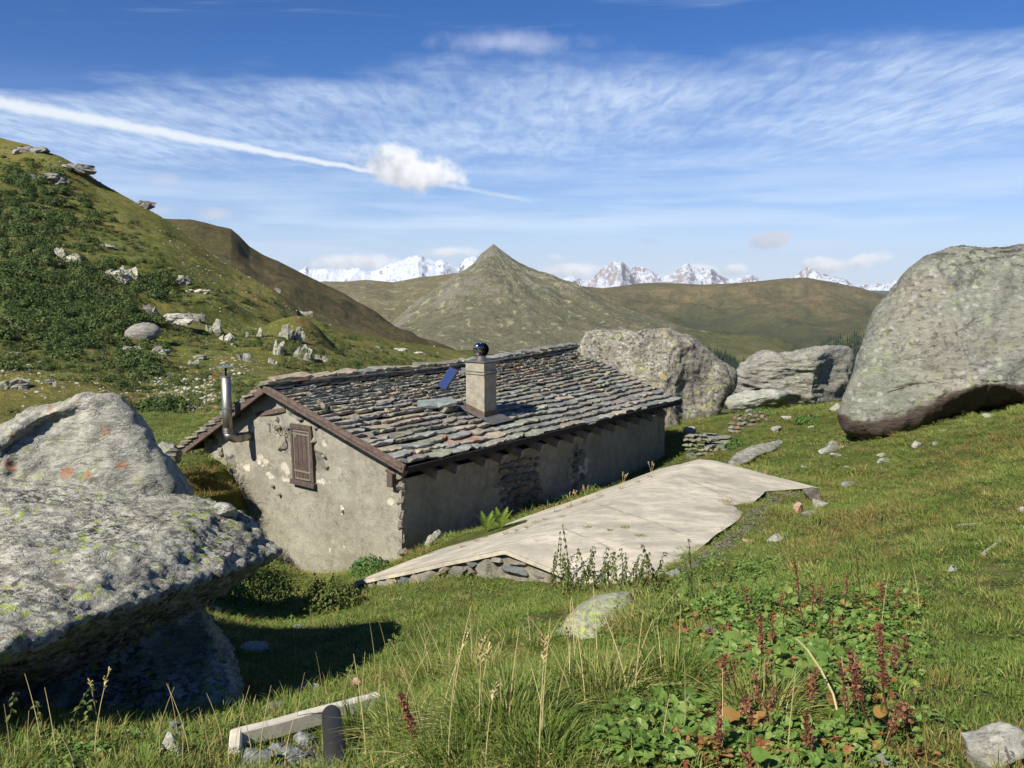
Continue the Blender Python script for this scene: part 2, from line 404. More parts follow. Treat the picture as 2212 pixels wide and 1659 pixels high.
def terrain_mat(name, cols, rockc, scale, rockamt=0.5, bumpd=1.0, rust=None, snow=None, steep=(0.55, 0.75), pale=None, specks=0.0, low=None):
    """cols: list of vegetation colours chosen by noise; rock shows on steep faces"""
    m, nt, p = newmat(name)
    g = nd(nt, 'ShaderNodeNewGeometry'); v = g.outputs['Position']; N = g.outputs['True Normal']
    v = vm(nt, 'SCALE', v, scale)
    n1 = noise(nt, v, 1.0, 8, 0.62, 0.3); n2 = noise(nt, v, 4.3, 8, 0.68); n3 = noise(nt, v, 19.0, 5, 0.7)
    col = ramp(nt, n1, [(0.30 + 0.40 * i / max(1, len(cols) - 1), c) for i, c in enumerate(cols)])
    col = mix(nt, mr(nt, n2, 0.35, 0.65, 0, 0.55), col, tuple(x * 0.62 for x in cols[0]))
    if rust: col = mix(nt, mr(nt, noise(nt, vm(nt, 'ADD', v, (5, 2, 7)), 2.2, 6, 0.6), 0.55, 0.70, 0, 0.8), col, rust)
    col = mix(nt, mr(nt, n3, 0.42, 0.68, 0, 0.4), col, tuple(x * 1.5 for x in cols[-1]))
    nz = sep(nt, N)[2]
    st = mt(nt, 'ADD', nz, mt(nt, 'MULTIPLY', mt(nt, 'SUBTRACT', n2, 0.5), 0.5))
    rk = mr(nt, st, steep[1], steep[0], 0, rockamt)
    rcol = mix(nt, mr(nt, n3, 0.35, 0.65), rockc, tuple(x * 0.5 for x in rockc))
    col = mix(nt, rk, col, rcol)
    if pale:
        pm = mr(nt, noise(nt, mapping(nt, vm(nt, 'ADD', v, (11, 7, 3)), scale=(1, 1, 0.35)), 2.6, 7, 0.66, 0.8), 0.565, 0.62, 0, 0.8)
        col = mix(nt, pm, col, pale)
    if specks:
        f = voro(nt, vm(nt, 'ADD', v, vm(nt, 'SCALE', noise(nt, v, 40, 2, 0.5, out='Color'), 0.02)), 34.0)
        gate = mr(nt, noise(nt, v, 2.3, 5, 0.6), 0.46, 0.60)
        f = mt(nt, 'MULTIPLY', mr(nt, f, 0.30, 0.20), gate)
        col = mix(nt, mt(nt, 'MULTIPLY', f, specks), col, tuple(min(0.6, x * 1.25) for x in rockc))
    if snow is not None:
        sn = mt(nt, 'ADD', nz, mt(nt, 'ADD', mt(nt, 'MULTIPLY', mt(nt, 'SUBTRACT', n2, 0.5), 0.9), mt(nt, 'MULTIPLY', mt(nt, 'SUBTRACT', n3, 0.5), 0.5)))
        col = mix(nt, mr(nt, sn, snow - 0.06, snow + 0.06), col, (0.62, 0.66, 0.72))
    if low:
        z0, z1, lc = low
        zz = sep(nt, g.outputs['Position'])[2]
        zz = mt(nt, 'ADD', zz, mt(nt, 'MULTIPLY', mt(nt, 'SUBTRACT', n1, 0.5), abs(z1 - z0) * 1.2))
        col = mix(nt, mr(nt, zz, z1, z0, 0, 0.9), col, lc)
    h = mt(nt, 'ADD', n2, mt(nt, 'MULTIPLY', n3, 0.4))
    fin(nt, p, col, 0.95, bump(nt, h, 1.0, bumpd), spec=0.1)
    return m

def smoothsil(sil, px, w=170):
    xs_ = np.linspace(px - w, px + w, 25); return float(np.mean(np.interp(xs_, [a for a, b in sil], [b for a, b in sil])))
# snowy massif, left and middle (about 20 km away)
m_snow = terrain_mat('snow_rock', [(0.16, 0.16, 0.18), (0.24, 0.24, 0.27)], (0.16, 0.16, 0.19), 0.0011, 0.6, 90, snow=0.60)
m_snow2 = terrain_mat('pink_rock', [(0.30, 0.25, 0.23), (0.36, 0.32, 0.30)], (0.30, 0.25, 0.235), 0.0011, 0.6, 90, snow=0.80)
sil = [(520, 620), (640, 592), (662, 577), (690, 582), (715, 580), (740, 584), (770, 581), (800, 586), (830, 577), (850, 569), (870, 562), (890, 556), (903, 546), (912, 548), (922, 556), (940, 558), (958, 556), (975, 567), (990, 575), (1003, 556), (1020, 550), (1036, 552), (1060, 590), (1150, 606), (1200, 615)]
sil = [(x, y + 8) for x, y in sil]
sh = Sheet([[(x, 690, 15000) for x, y in sil], [(x, y + 42, 18500) for x, y in sil], [(x, y, 21000) for x, y in sil], [(x, 700, 27000) for x, y in sil]],
           520, 1200, 2.0, [10, 26, 10], amp=300, freq=1 / 1500, oct=7, silw=0.16, seed=3, ridged=True, smooth=2)
sh.build('snow_mountain', m_snow)
sil = [(1150, 625), (1215, 604), (1228, 597), (1240, 596), (1252, 603), (1270, 606), (1290, 592), (1310, 588), (1328, 580), (1343, 571), (1352, 577), (1375, 585), (1400, 586), (1430, 595), (1452, 598), (1472, 588), (1485, 585), (1500, 594), (1520, 598), (1535, 590), (1548, 598), (1575, 606), (1600, 602), (1622, 592), (1640, 602), (1665, 606), (1700, 604), (1745, 598), (1760, 600), (1790, 602), (1815, 606), (1850, 617), (1900, 624), (1925, 620), (1945, 618), (1965, 630), (2020, 634), (2100, 632), (2300, 640), (2600, 660)]
sh = Sheet([[(x, 690, 17000) for x, y in sil], [(x, y + 34, 21500) for x, y in sil], [(x, y, 24000) for x, y in sil], [(x, 700, 30000) for x, y in sil]],
           1150, 2600, 2.5, [8, 22, 8], amp=400, freq=1 / 1700, oct=7, silw=0.22, seed=8, ridged=True, smooth=2)
sh.build('rocky_mountain', m_snow2)

# middle hills left of and behind the pyramid
m_hillA = terrain_mat('upland_turf', [(0.10, 0.095, 0.042), (0.155, 0.135, 0.065), (0.20, 0.165, 0.09)], (0.27, 0.25, 0.21), 0.0060, 0.7, 14, pale=(0.30, 0.27, 0.17))
silA = [(560, 640), (640, 616), (700, 606), (745, 607), (790, 603), (850, 608), (905, 598), (945, 594), (985, 590), (1030, 588), (1100, 600), (1250, 640)]
sh = Sheet([[(x, 790, 3600) for x, y in silA], [(x, y + 60, 4800) for x, y in silA], [(x, y, 6000) for x, y in silA], [(x, 700, 8000) for x, y in silA]],
           560, 1250, 3, [20, 30, 8], amp=110, freq=1 / 900, oct=7, silw=0.12, seed=12)
sh.build('far_hills', m_hillA)
m_hillR = terrain_mat('brown_moor', [(0.070, 0.080, 0.038), (0.125, 0.108, 0.052), (0.21, 0.155, 0.075)], (0.22, 0.21, 0.17), 0.0060, 0.55, 16, rust=(0.19, 0.135, 0.065), low=(-260, -90, (0.062, 0.070, 0.034)))
silR = [(1180, 640), (1255, 618), (1300, 622), (1345, 617), (1380, 612), (1420, 611), (1470, 613), (1520, 616), (1570, 614), (1625, 609), (1670, 604), (1700, 601), (1740, 600), (1800, 610), (1860, 622), (1925, 642), (2000, 668), (2120, 690), (2300, 700), (2600, 720)]
sh = Sheet([[(x, 850, 2900) for x, y in silR], [(x, 745, 3500) for x, y in silR], [(x, y + (745 - y) * 0.5, 4700) for x, y in silR], [(x, y, 6400) for x, y in silR], [(x, 720, 9000) for x, y in silR]],
           1180, 2600, 3, [8, 24, 30, 8], amp=190, freq=1 / 800, oct=7, silw=0.07, seed=21)
hillR = sh
sh.build('brown_hills', m_hillR)

# the pyramid peak: a cone with its own profile on every side and gullies down its flanks
A = P(1066, 527, 4000)
def prof(pts):
    a = np.array(pts, float); return a[:, 0], a[:, 1]
pl = prof([(0, 0), (55, 48), (96, 100), (170, 148), (215, 170), (285, 232), (430, 335), (520, 420), (800, 470), (1600, 560)])
pr = prof([(0, 0), (35, 26), (71, 50), (120, 86), (175, 116), (250, 152), (343, 180), (490, 250), (700, 335), (908, 410), (1600, 520)])
pf = prof([(0, 0), (60, 60), (150, 118), (300, 200), (500, 288), (800, 372), (950, 395), (1100, 420), (2000, 520)])
na, nr = 360, 150
th = np.linspace(0, 2 * np.pi, na, endpoint=False); rr = np.concatenate([[0.5], np.geomspace(4, 1900, nr - 1)])
TH, RR = np.meshgrid(th, rr)
wl = np.clip(-np.cos(TH), 0, 1) ** 1.6; wr = np.clip(np.cos(TH), 0, 1) ** 1.6; wf = np.abs(np.sin(TH)) ** 1.6
tot = wl + wr + wf
drop = (wl * np.interp(RR, *pl) + wr * np.interp(RR, *pr) + wf * np.interp(RR, *pf)) / tot
X = A[0] + RR * np.cos(TH); Yc = A[1] + RR * np.sin(TH)
gul = fbm(xyz(np.cos(TH) * 3.4 + RR / 900., np.sin(TH) * 3.4, RR / 300.0), 1.0, 5, 0.5, 31, True)
Z = A[2] - drop + (gul - 0.3) * np.clip(RR * 0.07, 0, 19) + 22 * fbm(xyz(X, Yc), 1 / 260., 5, 0.5, 15, True) * np.clip(RR / 200, 0.0, 1) + 12 * fbm(xyz(X, Yc), 1 / 120., 5, 0.55, 5) * np.clip(RR / 80, 0.05, 1)
m_pyr = terrain_mat('pyramid_turf', [(0.085, 0.092, 0.046), (0.14, 0.135, 0.076), (0.20, 0.18, 0.11)], (0.27, 0.25, 0.20), 0.0095, 0.8, 14, steep=(0.66, 0.86), pale=(0.32, 0.30, 0.17))
o = mk('pyramid_peak', xyz(X, Yc, Z).reshape(-1, 3), gridf(nr, na, True)[:, ::-1], m_pyr, smooth=True); recalc(o); tag(o, kind='structure')

# rounded bench with a track, right of the pyramid
m_bench = terrain_mat('bench_turf', [(0.045, 0.060, 0.024), (0.085, 0.085, 0.035), (0.14, 0.125, 0.055)], (0.2, 0.19, 0.15), 0.009, 0.4, 3)
silB = [(1180, 762), (1300, 735), (1380, 712), (1420, 707), (1456, 711), (1500, 716), (1574, 722), (1620, 723), (1658, 727), (1690, 733), (1712, 742), (1735, 757), (1770, 790), (1850, 800)]
benchS = Sheet([[(x, 900, 1500) for x, y in silB], [(x, 800, 1900) for x, y in silB], [(x, y, 2300) for x, y in silB], [(x, y + 40, 2600) for x, y in silB]],
               1180, 1850, 3, [14, 26, 8], amp=16, freq=1 / 220, oct=6, silw=0.1, seed=44)
benchS.build('bench_hill', m_bench)
# valley side with forest, seen beside the big boulder
silV = [(1700, 800), (1780, 742), (1820, 726), (1880, 705), (1960, 690), (2100, 690), (2500, 700)]
valS = Sheet([[(x, 960, 1500) for x, y in silV], [(x, 830, 2000) for x, y in silV], [(x, y, 2700) for x, y in silV], [(x, y + 60, 3100) for x, y in silV]],
             1700, 2500, 5, [10, 20, 6], amp=14, freq=1 / 200, oct=5, silw=0.1, seed=45)
valS.build('valley_side', m_bench)
def conifers(name, pts, hmin, hmax, seed):
    r = np.random.default_rng(seed); V = []; Fs = []; c = 0
    for p in pts:
        h = r.uniform(hmin, hmax); w = h * r.uniform(0.13, 0.2); ph = r.uniform(0, 6)
        for k, (z0, z1, ww) in enumerate(((0.05, 0.55, 1.0), (0.3, 0.8, 0.75), (0.55, 1.0, 0.5))):
            for i in range(5):
                a = ph + k + i * 2 * math.pi / 5; V.append((p[0] + w * ww * math.cos(a) * r.uniform(.8, 1.2), p[1] + w * ww * math.sin(a), p[2] + z0 * h))
            V.append((p[0], p[1], p[2] + z1 * h))
            for i in range(5): Fs.append((c + i, c + (i + 1) % 5, c + 5))
            c += 6
    m = simple('conifer_green_' + name, (0.018, 0.034, 0.018), 0.4, 0.05, 0.95)
    return mk(name, V, np.array(Fs), m)
pts = []
r_ = np.random.default_rng(5)
while len(pts) < 1500:
    px, py = r_.uniform(1500, 1640), r_.uniform(742, 885)
    lo = np.interp(px, [1500, 1533, 1600, 1640], [752, 760, 782, 775])
    if py < lo + r_.uniform(-3, 8): continue
    pts.append(benchS.at(px, py))
o = conifers('conifer_wood', pts, 11, 20, 1); tag(o, 'dark conifer wood low on the slope seen between two grey boulders', 'forest', kind='stuff')
pts = []
while len(pts) < 1500:
    px, py = r_.uniform(1775, 1960), r_.uniform(722, 850)
    dens = np.interp(py, [722, 755, 850], [0.08, 0.9, 1])
    if r_.uniform() > dens or py < np.interp(px, [1775, 1800, 1960], [745, 728, 722]): continue
    pts.append(valS.at(px, py))
o = conifers('conifer_wood', pts, 13, 24, 2); tag(o, 'dark blue green conifer wood down the valley side left of the giant boulder', 'forest', kind='stuff')

# dark ridge behind the left hillside
m_dark = terrain_mat('heath', [(0.050, 0.056, 0.018), (0.080, 0.066, 0.028), (0.10, 0.074, 0.035)], (0.19, 0.18, 0.15), 0.017, 0.35, 1.6, rust=(0.095, 0.065, 0.035), specks=0.35, steep=(0.45, 0.7))
silD = [(200, 470), (330, 470), (371, 473), (410, 474), (438, 480), (470, 489), (499, 495), (515, 508), (539, 532), (570, 550), (600, 562), (623, 574), (674, 599), (700, 612), (745, 635), (800, 671), (860, 711), (900, 738), (950, 752), (1010, 762), (1150, 790)]
dk = Sheet([[(x, 880, 380) for x, y in silD], [(x, smoothsil(silD, x, 220) + max(26, (760 - smoothsil(silD, x, 220)) * 0.5), 620) for x in range(200, 1160, 20)], [(x, y, 900) for x, y in silD], [(x, y + 120, 1300) for x, y in silD]],
           200, 1150, 3, [20, 44, 10], amp=20, freq=1 / 110, oct=7, silw=0.12, seed=50)
dk.build('dark_ridge', m_dark)

# left hillside
m_hs = terrain_mat('hillside_turf', [(0.075, 0.10, 0.018), (0.125, 0.132, 0.028), (0.175, 0.14, 0.045)], (0.30, 0.29, 0.23), 0.055, 0.35, 0.7, rust=(0.17, 0.10, 0.036), specks=0.55, steep=(0.40, 0.58))
silH = [(-700, -80), (-300, 180), (-120, 262), (0, 297), (60, 311), (130, 343), (210, 394), (270, 424), (345, 466), (420, 519), (489, 570), (556, 607), (600, 640), (640, 672), (655, 690), (700, 697), (745, 711), (800, 722), (850, 735), (905, 742), (960, 751), (1000, 757), (1080, 775), (1180, 800)]
def dist_crest(px): return float(np.interp(px, [-700, 0, 350, 620, 745, 1000, 1180], [300, 262, 240, 226, 238, 320, 360]))

def midrow(t, pys, Ys):
    out = []
    for px in range(-700, 1200, 20):
        sy = smoothsil(silH, px, 200)
        out.append((px, sy + (pys(px) - sy) * t, Ys(px)))
    return out
basey = lambda px: float(np.interp(px, [-700, 0, 300, 600, 1180], [960, 905, 905, 870, 850]))
def bumps(G):
    x, y = G[..., 0], G[..., 1]; z = 0
    for (px, py, Y, h, r1, r2) in ((655, 760, 150, 5.0, 5.5, 9), (380, 660, 165, 3.0, 9, 6), (480, 680, 160, 2.5, 5, 6), (600, 560, 215, 3.0, 10, 10), (110, 370, 245, 3.0, 9, 8), (300, 740, 120, 1.6, 4, 5)):
        c = P(px, py, Y); z = z + h * np.exp(-((x - c[0]) / r1) ** 2 - ((y - c[1]) / r2) ** 2)
    return z
hs = Sheet([[(x, 1060, 24) for x in (-700, 1200)],
            [(x, basey(x), float(np.interp(x, [-700, 0, 600, 1180], [44, 46, 60, 90]))) for x in range(-700, 1200, 50)],
            midrow(0.66, basey, lambda x: float(np.interp(x, [-700, 0, 600, 1180], [90, 88, 105, 160]))),
            midrow(0.33, basey, lambda x: float(np.interp(x, [-700, 0, 600, 1180], [165, 160, 160, 240]))),
            [(x, y, dist_crest(x)) for x, y in silH],
            [(x, y + 130, dist_crest(x) + 90) for x, y in silH]],
           -700, 1180, 3.5, [20, 60, 90, 110, 10], amp=3.2, freq=1 / 26., oct=7, silw=0.16, seed=61, extra=bumps, smooth=8)
hs.build('hillside', m_hs)

# ------------------------------------------------------------------ near ground
CT = [(1106, 1659, 2.8), (553, 1659, 3.75), (730, 1659, 3.9), (0, 1659, 3.4), (1650, 1659, 2.8), (2212, 1659, 2.7), (1106, 1500, 3.9), (1106, 1380, 6.3), (1000, 1290, 9.4),
      (1200, 1268, 9.7), (1650, 1400, 5.2), (1650, 1250, 8.2), (1640, 1150, 10.9), (1900, 1130, 9.8), (1720, 1105, 13.0), (1790, 1062, 15.2), (2212, 1400, 4.2), (2212, 1150, 7.5),
      (2212, 1000, 11.5), (2212, 880, 17.2), (2000, 1300, 5.8), (1950, 1100, 10), (2000, 960, 15.5), (1840, 950, 19.0), (1700, 965, 20.5), (1840, 870, 27), (1560, 905, 25),
      (1500, 1014, 20.2), (1560, 1012, 20.0), (1640, 962, 21.6), (1500, 930, 24.0), (850, 1390, 7.8), (780, 1285, 11.2), (650, 1345, 10.3), (540, 1430, 8.0), (700, 1500, 6.2), (540, 1606, 4.28), (840, 1490, 5.5), (620, 1275, 13.0),
      (870, 1215, 14.0), (960, 1175, 13.9), (1160, 1110, 16.4), (1400, 1040, 19.5), (0, 1575, 4.8), (250, 1570, 5.0), (440, 1002, 16.4), (395, 1078, 14.6), (435, 1032, 16.3), (485, 1125, 15.4), (520, 1150, 16.2), (560, 1200, 15.9), (610, 1240, 15.5), (700, 1250, 15.1), (800, 1228, 14.6), (430, 1270, 12.0), (250, 1080, 13.0), (0, 1050, 15), (380, 1330, 9.2), (1400, 1300, 7.6), (1290, 1380, 6.1), (1400, 1320, 6.3), (1400, 1285, 7.2), (400, 965, 20), (375, 1002, 17.6), (330, 1010, 16.5), (1250, 960, 26)]
cpts = [tuple(P(*c)) for c in CT] + [(0, 0, -1.6), (-3, 0, -1.85), (3.5, 0, -1.35), (0, -3, -1.35), (-9, 4, -2.6), (-12, 12, -3.0), (14, 4, -1.2), (18, 12, -1.5), (19, 22, -2.2), (-12, 22, -4.2), (-9, 30, -4.6), (9, 30, -4.6)]
EDGE = [P(1312, 1278, 9.35), P(1400, 1262, 9.1), P(1468, 1222, 9.55), P(1530, 1176, 10.5), P(1585, 1132, 11.6), P(1620, 1096, 12.8), P(1652, 1066, 14.2), P(1700, 1062, 14.6), P(1772, 1057, 15.4)]
cpts += [tuple(e + np.array((0.05, 0, 0.015))) for e in EDGE[1:]] + [tuple(P(1700, 1038, 16.1)), tuple(P(1620, 1020, 17.0)), tuple(P(1840, 1040, 16.2))]
cpts = np.array(cpts)
def _tps(r2): return 0.5 * r2 * np.log(r2 + 1e-9)
def _rbf_fit(P3, lam=0.008):
    n = len(P3); r2 = ((P3[:, None, :2] - P3[None, :, :2]) ** 2).sum(-1)
    K = _tps(r2) + lam * np.eye(n); Q = np.c_[np.ones(n), P3[:, :2]]
    A_ = np.block([[K, Q], [Q.T, np.zeros((3, 3))]]); b = np.r_[P3[:, 2], 0, 0, 0]
    return np.linalg.solve(A_, b)
_w = _rbf_fit(cpts)
def H(x, y, fine=True):
    x = np.asarray(x, float); y = np.asarray(y, float)
    xc = np.clip(x, -13, 19.5); yc = np.clip(y, -2.5, 30)
    z = _w[-3] + _w[-2] * xc + _w[-1] * yc
    for i in range(len(cpts)): z = z + _w[i] * _tps((xc - cpts[i, 0]) ** 2 + (yc - cpts[i, 1]) ** 2)
    r = np.hypot(x - xc, y - yc)
    z = np.maximum(z - 0.42 * r - 0.004 * np.minimum(r, 60) ** 2, -300 - 0.0 * r)
    if fine:
        near = np.exp(-r / 20)
        z = z + near * (0.07 * fbm(xyz(x, y), 0.7, 4, 0.5, 71) + 0.022 * fbm(xyz(x, y), 4.0, 3, 0.5, 75))
    return z
def Gd(px, py, y0=1.5, y1=45):
    """point of the near ground seen at a pixel"""
    Ys = np.geomspace(y0, y1, 240); pts = PV(px, py, Ys)
    dd = pts[:, 2] - H(pts[:, 0], pts[:, 1])
    k = np.argmax(dd < 0)
    if dd[k] >= 0: return pts[-1]
    t = dd[k - 1] / (dd[k - 1] - dd[k]) if k else 0
    q = pts[k - 1] * (1 - t) + pts[k] * t if k else pts[0]
    return q
def axis(a, b, st, far, n):
    o1 = np.geomspace(st, far, n)
    return np.concatenate([(a - np.cumsum(np.diff(np.r_[0, o1])))[::-1], np.arange(a, b + st / 2, st), b + np.cumsum(np.diff(np.r_[0, o1]))])
xs = axis(-11, 15, 0.10, 33000, 30); ys = axis(1.6, 27, 0.10, 33000, 30)
GX, GY = np.meshgrid(xs, ys)
GZ = H(GX, GY)
m, nt, p = newmat('meadow_soil'); m_ground = m
v = pos(nt)
n1 = noise(nt, v, 0.55, 6, 0.6); n2 = noise(nt, v, 3.2, 7, 0.66); n3 = noise(nt, v, 22, 6, 0.7)
col = ramp(nt, n2, [(0.32, (0.045, 0.058, 0.014)), (0.5, (0.085, 0.100, 0.024)), (0.68, (0.14, 0.135, 0.042))])
col = mix(nt, mr(nt, n1, 0.5, 0.72, 0, 0.6), col, (0.11, 0.095, 0.035))
col = mix(nt, mr(nt, n3, 0.45, 0.7, 0, 0.55), col, (0.045, 0.035, 0.018))
fin(nt, p, col, 0.95, bump(nt, mt(nt, 'ADD', n3, n2), 0.9, 0.03), spec=0.1)
o = mk('ground', xyz(GX, GY, GZ).reshape(-1, 3), gridf(len(ys), len(xs)), m_ground, smooth=True); recalc(o); tag(o, kind='structure')
if o.data.polygons[len(o.data.polygons)//2].normal.z < 0: o.data.flip_normals()
# ------------------------------------------------------------------ the stone hut
HA = R(36.0)
D1 = np.array((math.sin(HA), math.cos(HA), 0.0)); D2 = np.array((-math.cos(HA), math.sin(HA), 0.0)); UP = np.array((0, 0, 1.0))
B0 = P(875, 1003, 14.0)
def W(a, b, z): return np.array((B0[0], B0[1], 0)) + a * D1 + b * D2 + np.array((0, 0, z))
def WV(a, b, z):
    a, b, z = np.broadcast_arrays(a, b, z)
    return np.array((B0[0], B0[1], 0)) + a[..., None] * D1 + b[..., None] * D2 + z[..., None] * UP
def hit(px, py, a=None, b=None):
    """where the ray of a pixel meets the plane a = const (gable side) or b = const (long side): returns (a, b, z)"""
    q = P(px, py, 10.0); dr = q
    ox, oy = -B0[0], -B0[1]
    ea = lambda v: v[0] * D1[0] + v[1] * D1[1]; eb = lambda v: v[0] * D2[0] + v[1] * D2[1]
    o_ = np.array((ox, oy)); 
    if a is not None: t = (a - ea(o_)) / ea(dr)
    else: t = (b - eb(o_)) / eb(dr)
    return ea(o_) + t * ea(dr), eb(o_) + t * eb(dr), t * dr[2]
zB = B0[2]
_, bR, zR = hit(570, 826, a=0); _, bL, zL = hit(385, 965, a=0)
aE, _, zB1 = hit(1470, 860, b=0); aR1, _, zR1 = hit(1240, 748, b=bR)
LEN = aE
def roofz(a, b):
    """height of the slate surface"""
    a = np.asarray(a, float); b = np.asarray(b, float); t = a / LEN
    ze = zB + (zB1 - zB) * t - 0.05 * np.sin(np.pi * t); zr = zR + (zR1 - zR) * t * LEN / aR1 - 0.10 * np.sin(np.pi * t)
    zl = zL + (zB1 - zB) * t
    right = ze + (zr - ze) * b / bR; left = zr + (zl - zr) * (b - bR) / (bL - bR)
    return np.where(b <= bR, right, left) + 0.03 * fbm(xyz(a, b, 3.0), 0.45, 3, 0.5, 91)
hut = empty('stone_hut', tuple(W(LEN / 2, bR, -5.2)))
tag(hut, 'low rendered stone hut with a slate slab roof sunk in the hollow', 'hut')

m_plaster, nt, p = newmat('lime_render')
v = pos(nt)
bare = nd(nt, 'ShaderNodeAttribute', attribute_name='bare').outputs['Fac']
pal = nd(nt, 'ShaderNodeAttribute', attribute_name='pale').outputs['Fac']
n1 = noise(nt, v, 1.3, 6, 0.6); n2 = noise(nt, v, 7, 7, 0.68); n3 = noise(nt, v, 45, 5, 0.7); n4 = noise(nt, v, 140, 3, 0.7)
col = mix(nt, mr(nt, n1, 0.35, 0.68), (0.345, 0.325, 0.255), (0.245, 0.225, 0.172))
col = mix(nt, mr(nt, n2, 0.42, 0.66, 0, 0.5), col, (0.42, 0.38, 0.30))
col = mix(nt, mr(nt, n3, 0.48, 0.68, 0, 0.65), col, (0.20, 0.18, 0.135))
strk = noise(nt, mapping(nt, v, scale=(1, 1, 0.16)), 2.4, 5, 0.6)
col = mix(nt, mr(nt, strk, 0.50, 0.70, 0, 0.5), col, (0.23, 0.205, 0.155))
col = mix(nt, mr(nt, mt(nt, 'ADD', pal, mt(nt, 'MULTIPLY', mt(nt, 'SUBTRACT', n3, 0.5), 0.9)), 0.46, 0.60), col, (0.55, 0.50, 0.39))
scol = ramp(nt, noise(nt, v, 5.5, 3, 0.5), [(0.35, (0.16, 0.155, 0.13)), (0.5, (0.24, 0.225, 0.18)), (0.62, (0.29, 0.25, 0.18)), (0.7, (0.13, 0.15, 0.14))])
scol = mix(nt, mr(nt, n3, 0.4, 0.7, 0, 0.5), scol, (0.12, 0.11, 0.09))
bm_ = mr(nt, mt(nt, 'ADD', bare, mt(nt, 'MULTIPLY', mt(nt, 'SUBTRACT', n3, 0.5), 0.7)), 0.45, 0.6)
col = mix(nt, bm_, col, scol)
crk = mr(nt, mt(nt, 'ABSOLUTE', mt(nt, 'SUBTRACT', noise(nt, v, 1.6, 6, 0.66, 0.5), 0.5)), 0.0, 0.0025, 0.6, 0.0)
pit = mr(nt, noise(nt, v, 24, 4, 0.6), 0.68, 0.74)
col = mix(nt, mt(nt, 'MULTIPLY', mt(nt, 'MAXIMUM', crk, pit), 0.45), col, (0.10, 0.085, 0.06))
h = mt(nt, 'ADD', mt(nt, 'MULTIPLY', n2, 0.8), mt(nt, 'ADD', mt(nt, 'MULTIPLY', n3, 0.5), mt(nt, 'MULTIPLY', n4, 0.2)))
h = mt(nt, 'SUBTRACT', h, mt(nt, 'MULTIPLY', mt(nt, 'MAXIMUM', crk, pit), 0.5))
h = mt(nt, 'SUBTRACT', h, mt(nt, 'MULTIPLY', bm_, 0.5))
fin(nt, p, col, 0.95, bump(nt, h, 1.0, 0.03), spec=0.1)

m_wood, nt, p = newmat('weathered_wood')
v = nd(nt, 'ShaderNodeTexCoord').outputs['Object']
gn = noise(nt, mapping(nt, v, scale=(14, 14, 1.3)), 5, 7, 0.68, 0.2)
col = ramp(nt, gn, [(0.30, (0.040, 0.028, 0.022)), (0.5, (0.085, 0.062, 0.050)), (0.62, (0.13, 0.10, 0.083)), (0.75, (0.16, 0.095, 0.055))])
fin(nt, p, col, 0.85, bump(nt, gn, 0.7, 0.006), spec=0.2)
m_beam, nt, p = newmat('weathered_beam')
v = pos(nt)
gn = noise(nt, mapping(nt, v, rot=(0, R(25), HA), scale=(6, 6, 6)), 2.2, 7, 0.7, 0.3)
col = ramp(nt, gn, [(0.32, (0.055, 0.038, 0.030)), (0.5, (0.11, 0.080, 0.064)), (0.66, (0.155, 0.112, 0.088))])
fin(nt, p, col, 0.85, bump(nt, gn, 0.7, 0.006), spec=0.2)
m_raft = simple('grey_rafter', (0.26, 0.23, 0.20), 0.35, 9)
m_dark = simple('roof_boarding', (0.035, 0.028, 0.022), 0.4, 6)
m_fasc = simple('dark_fascia', (0.028, 0.022, 0.018), 0.4, 9)
m_steel = simple('stainless_steel', (0.38, 0.35, 0.31), 0.15, 3, 0.5, 0.0005, metal=1.0, spec=0.5)
m_iron = simple('painted_iron', (0.16, 0.16, 0.13), 0.3, 30, 0.6, 0.001, alt=(0.20, 0.15, 0.09))
m_galv = simple('galvanised_steel', (0.42, 0.44, 0.42), 0.2, 20, 0.4, 0.0005, metal=0.8)
m_copper = simple('dull_copper', (0.20, 0.12, 0.085), 0.35, 12, 0.5, 0.002, metal=0.5, alt=(0.10, 0.07, 0.055))
m_lead = simple('lead_sheet', (0.11, 0.105, 0.10), 0.3, 9, 0.6, 0.003)
m_con = simple('chimney_render', (0.33, 0.30, 0.23), 0.25, 9, 0.95, 0.012, alt=(0.235, 0.21, 0.155))
m_black = simple('black_metal', (0.02, 0.02, 0.02), 0.3, 30, 0.4, 0.0005, metal=0.6)

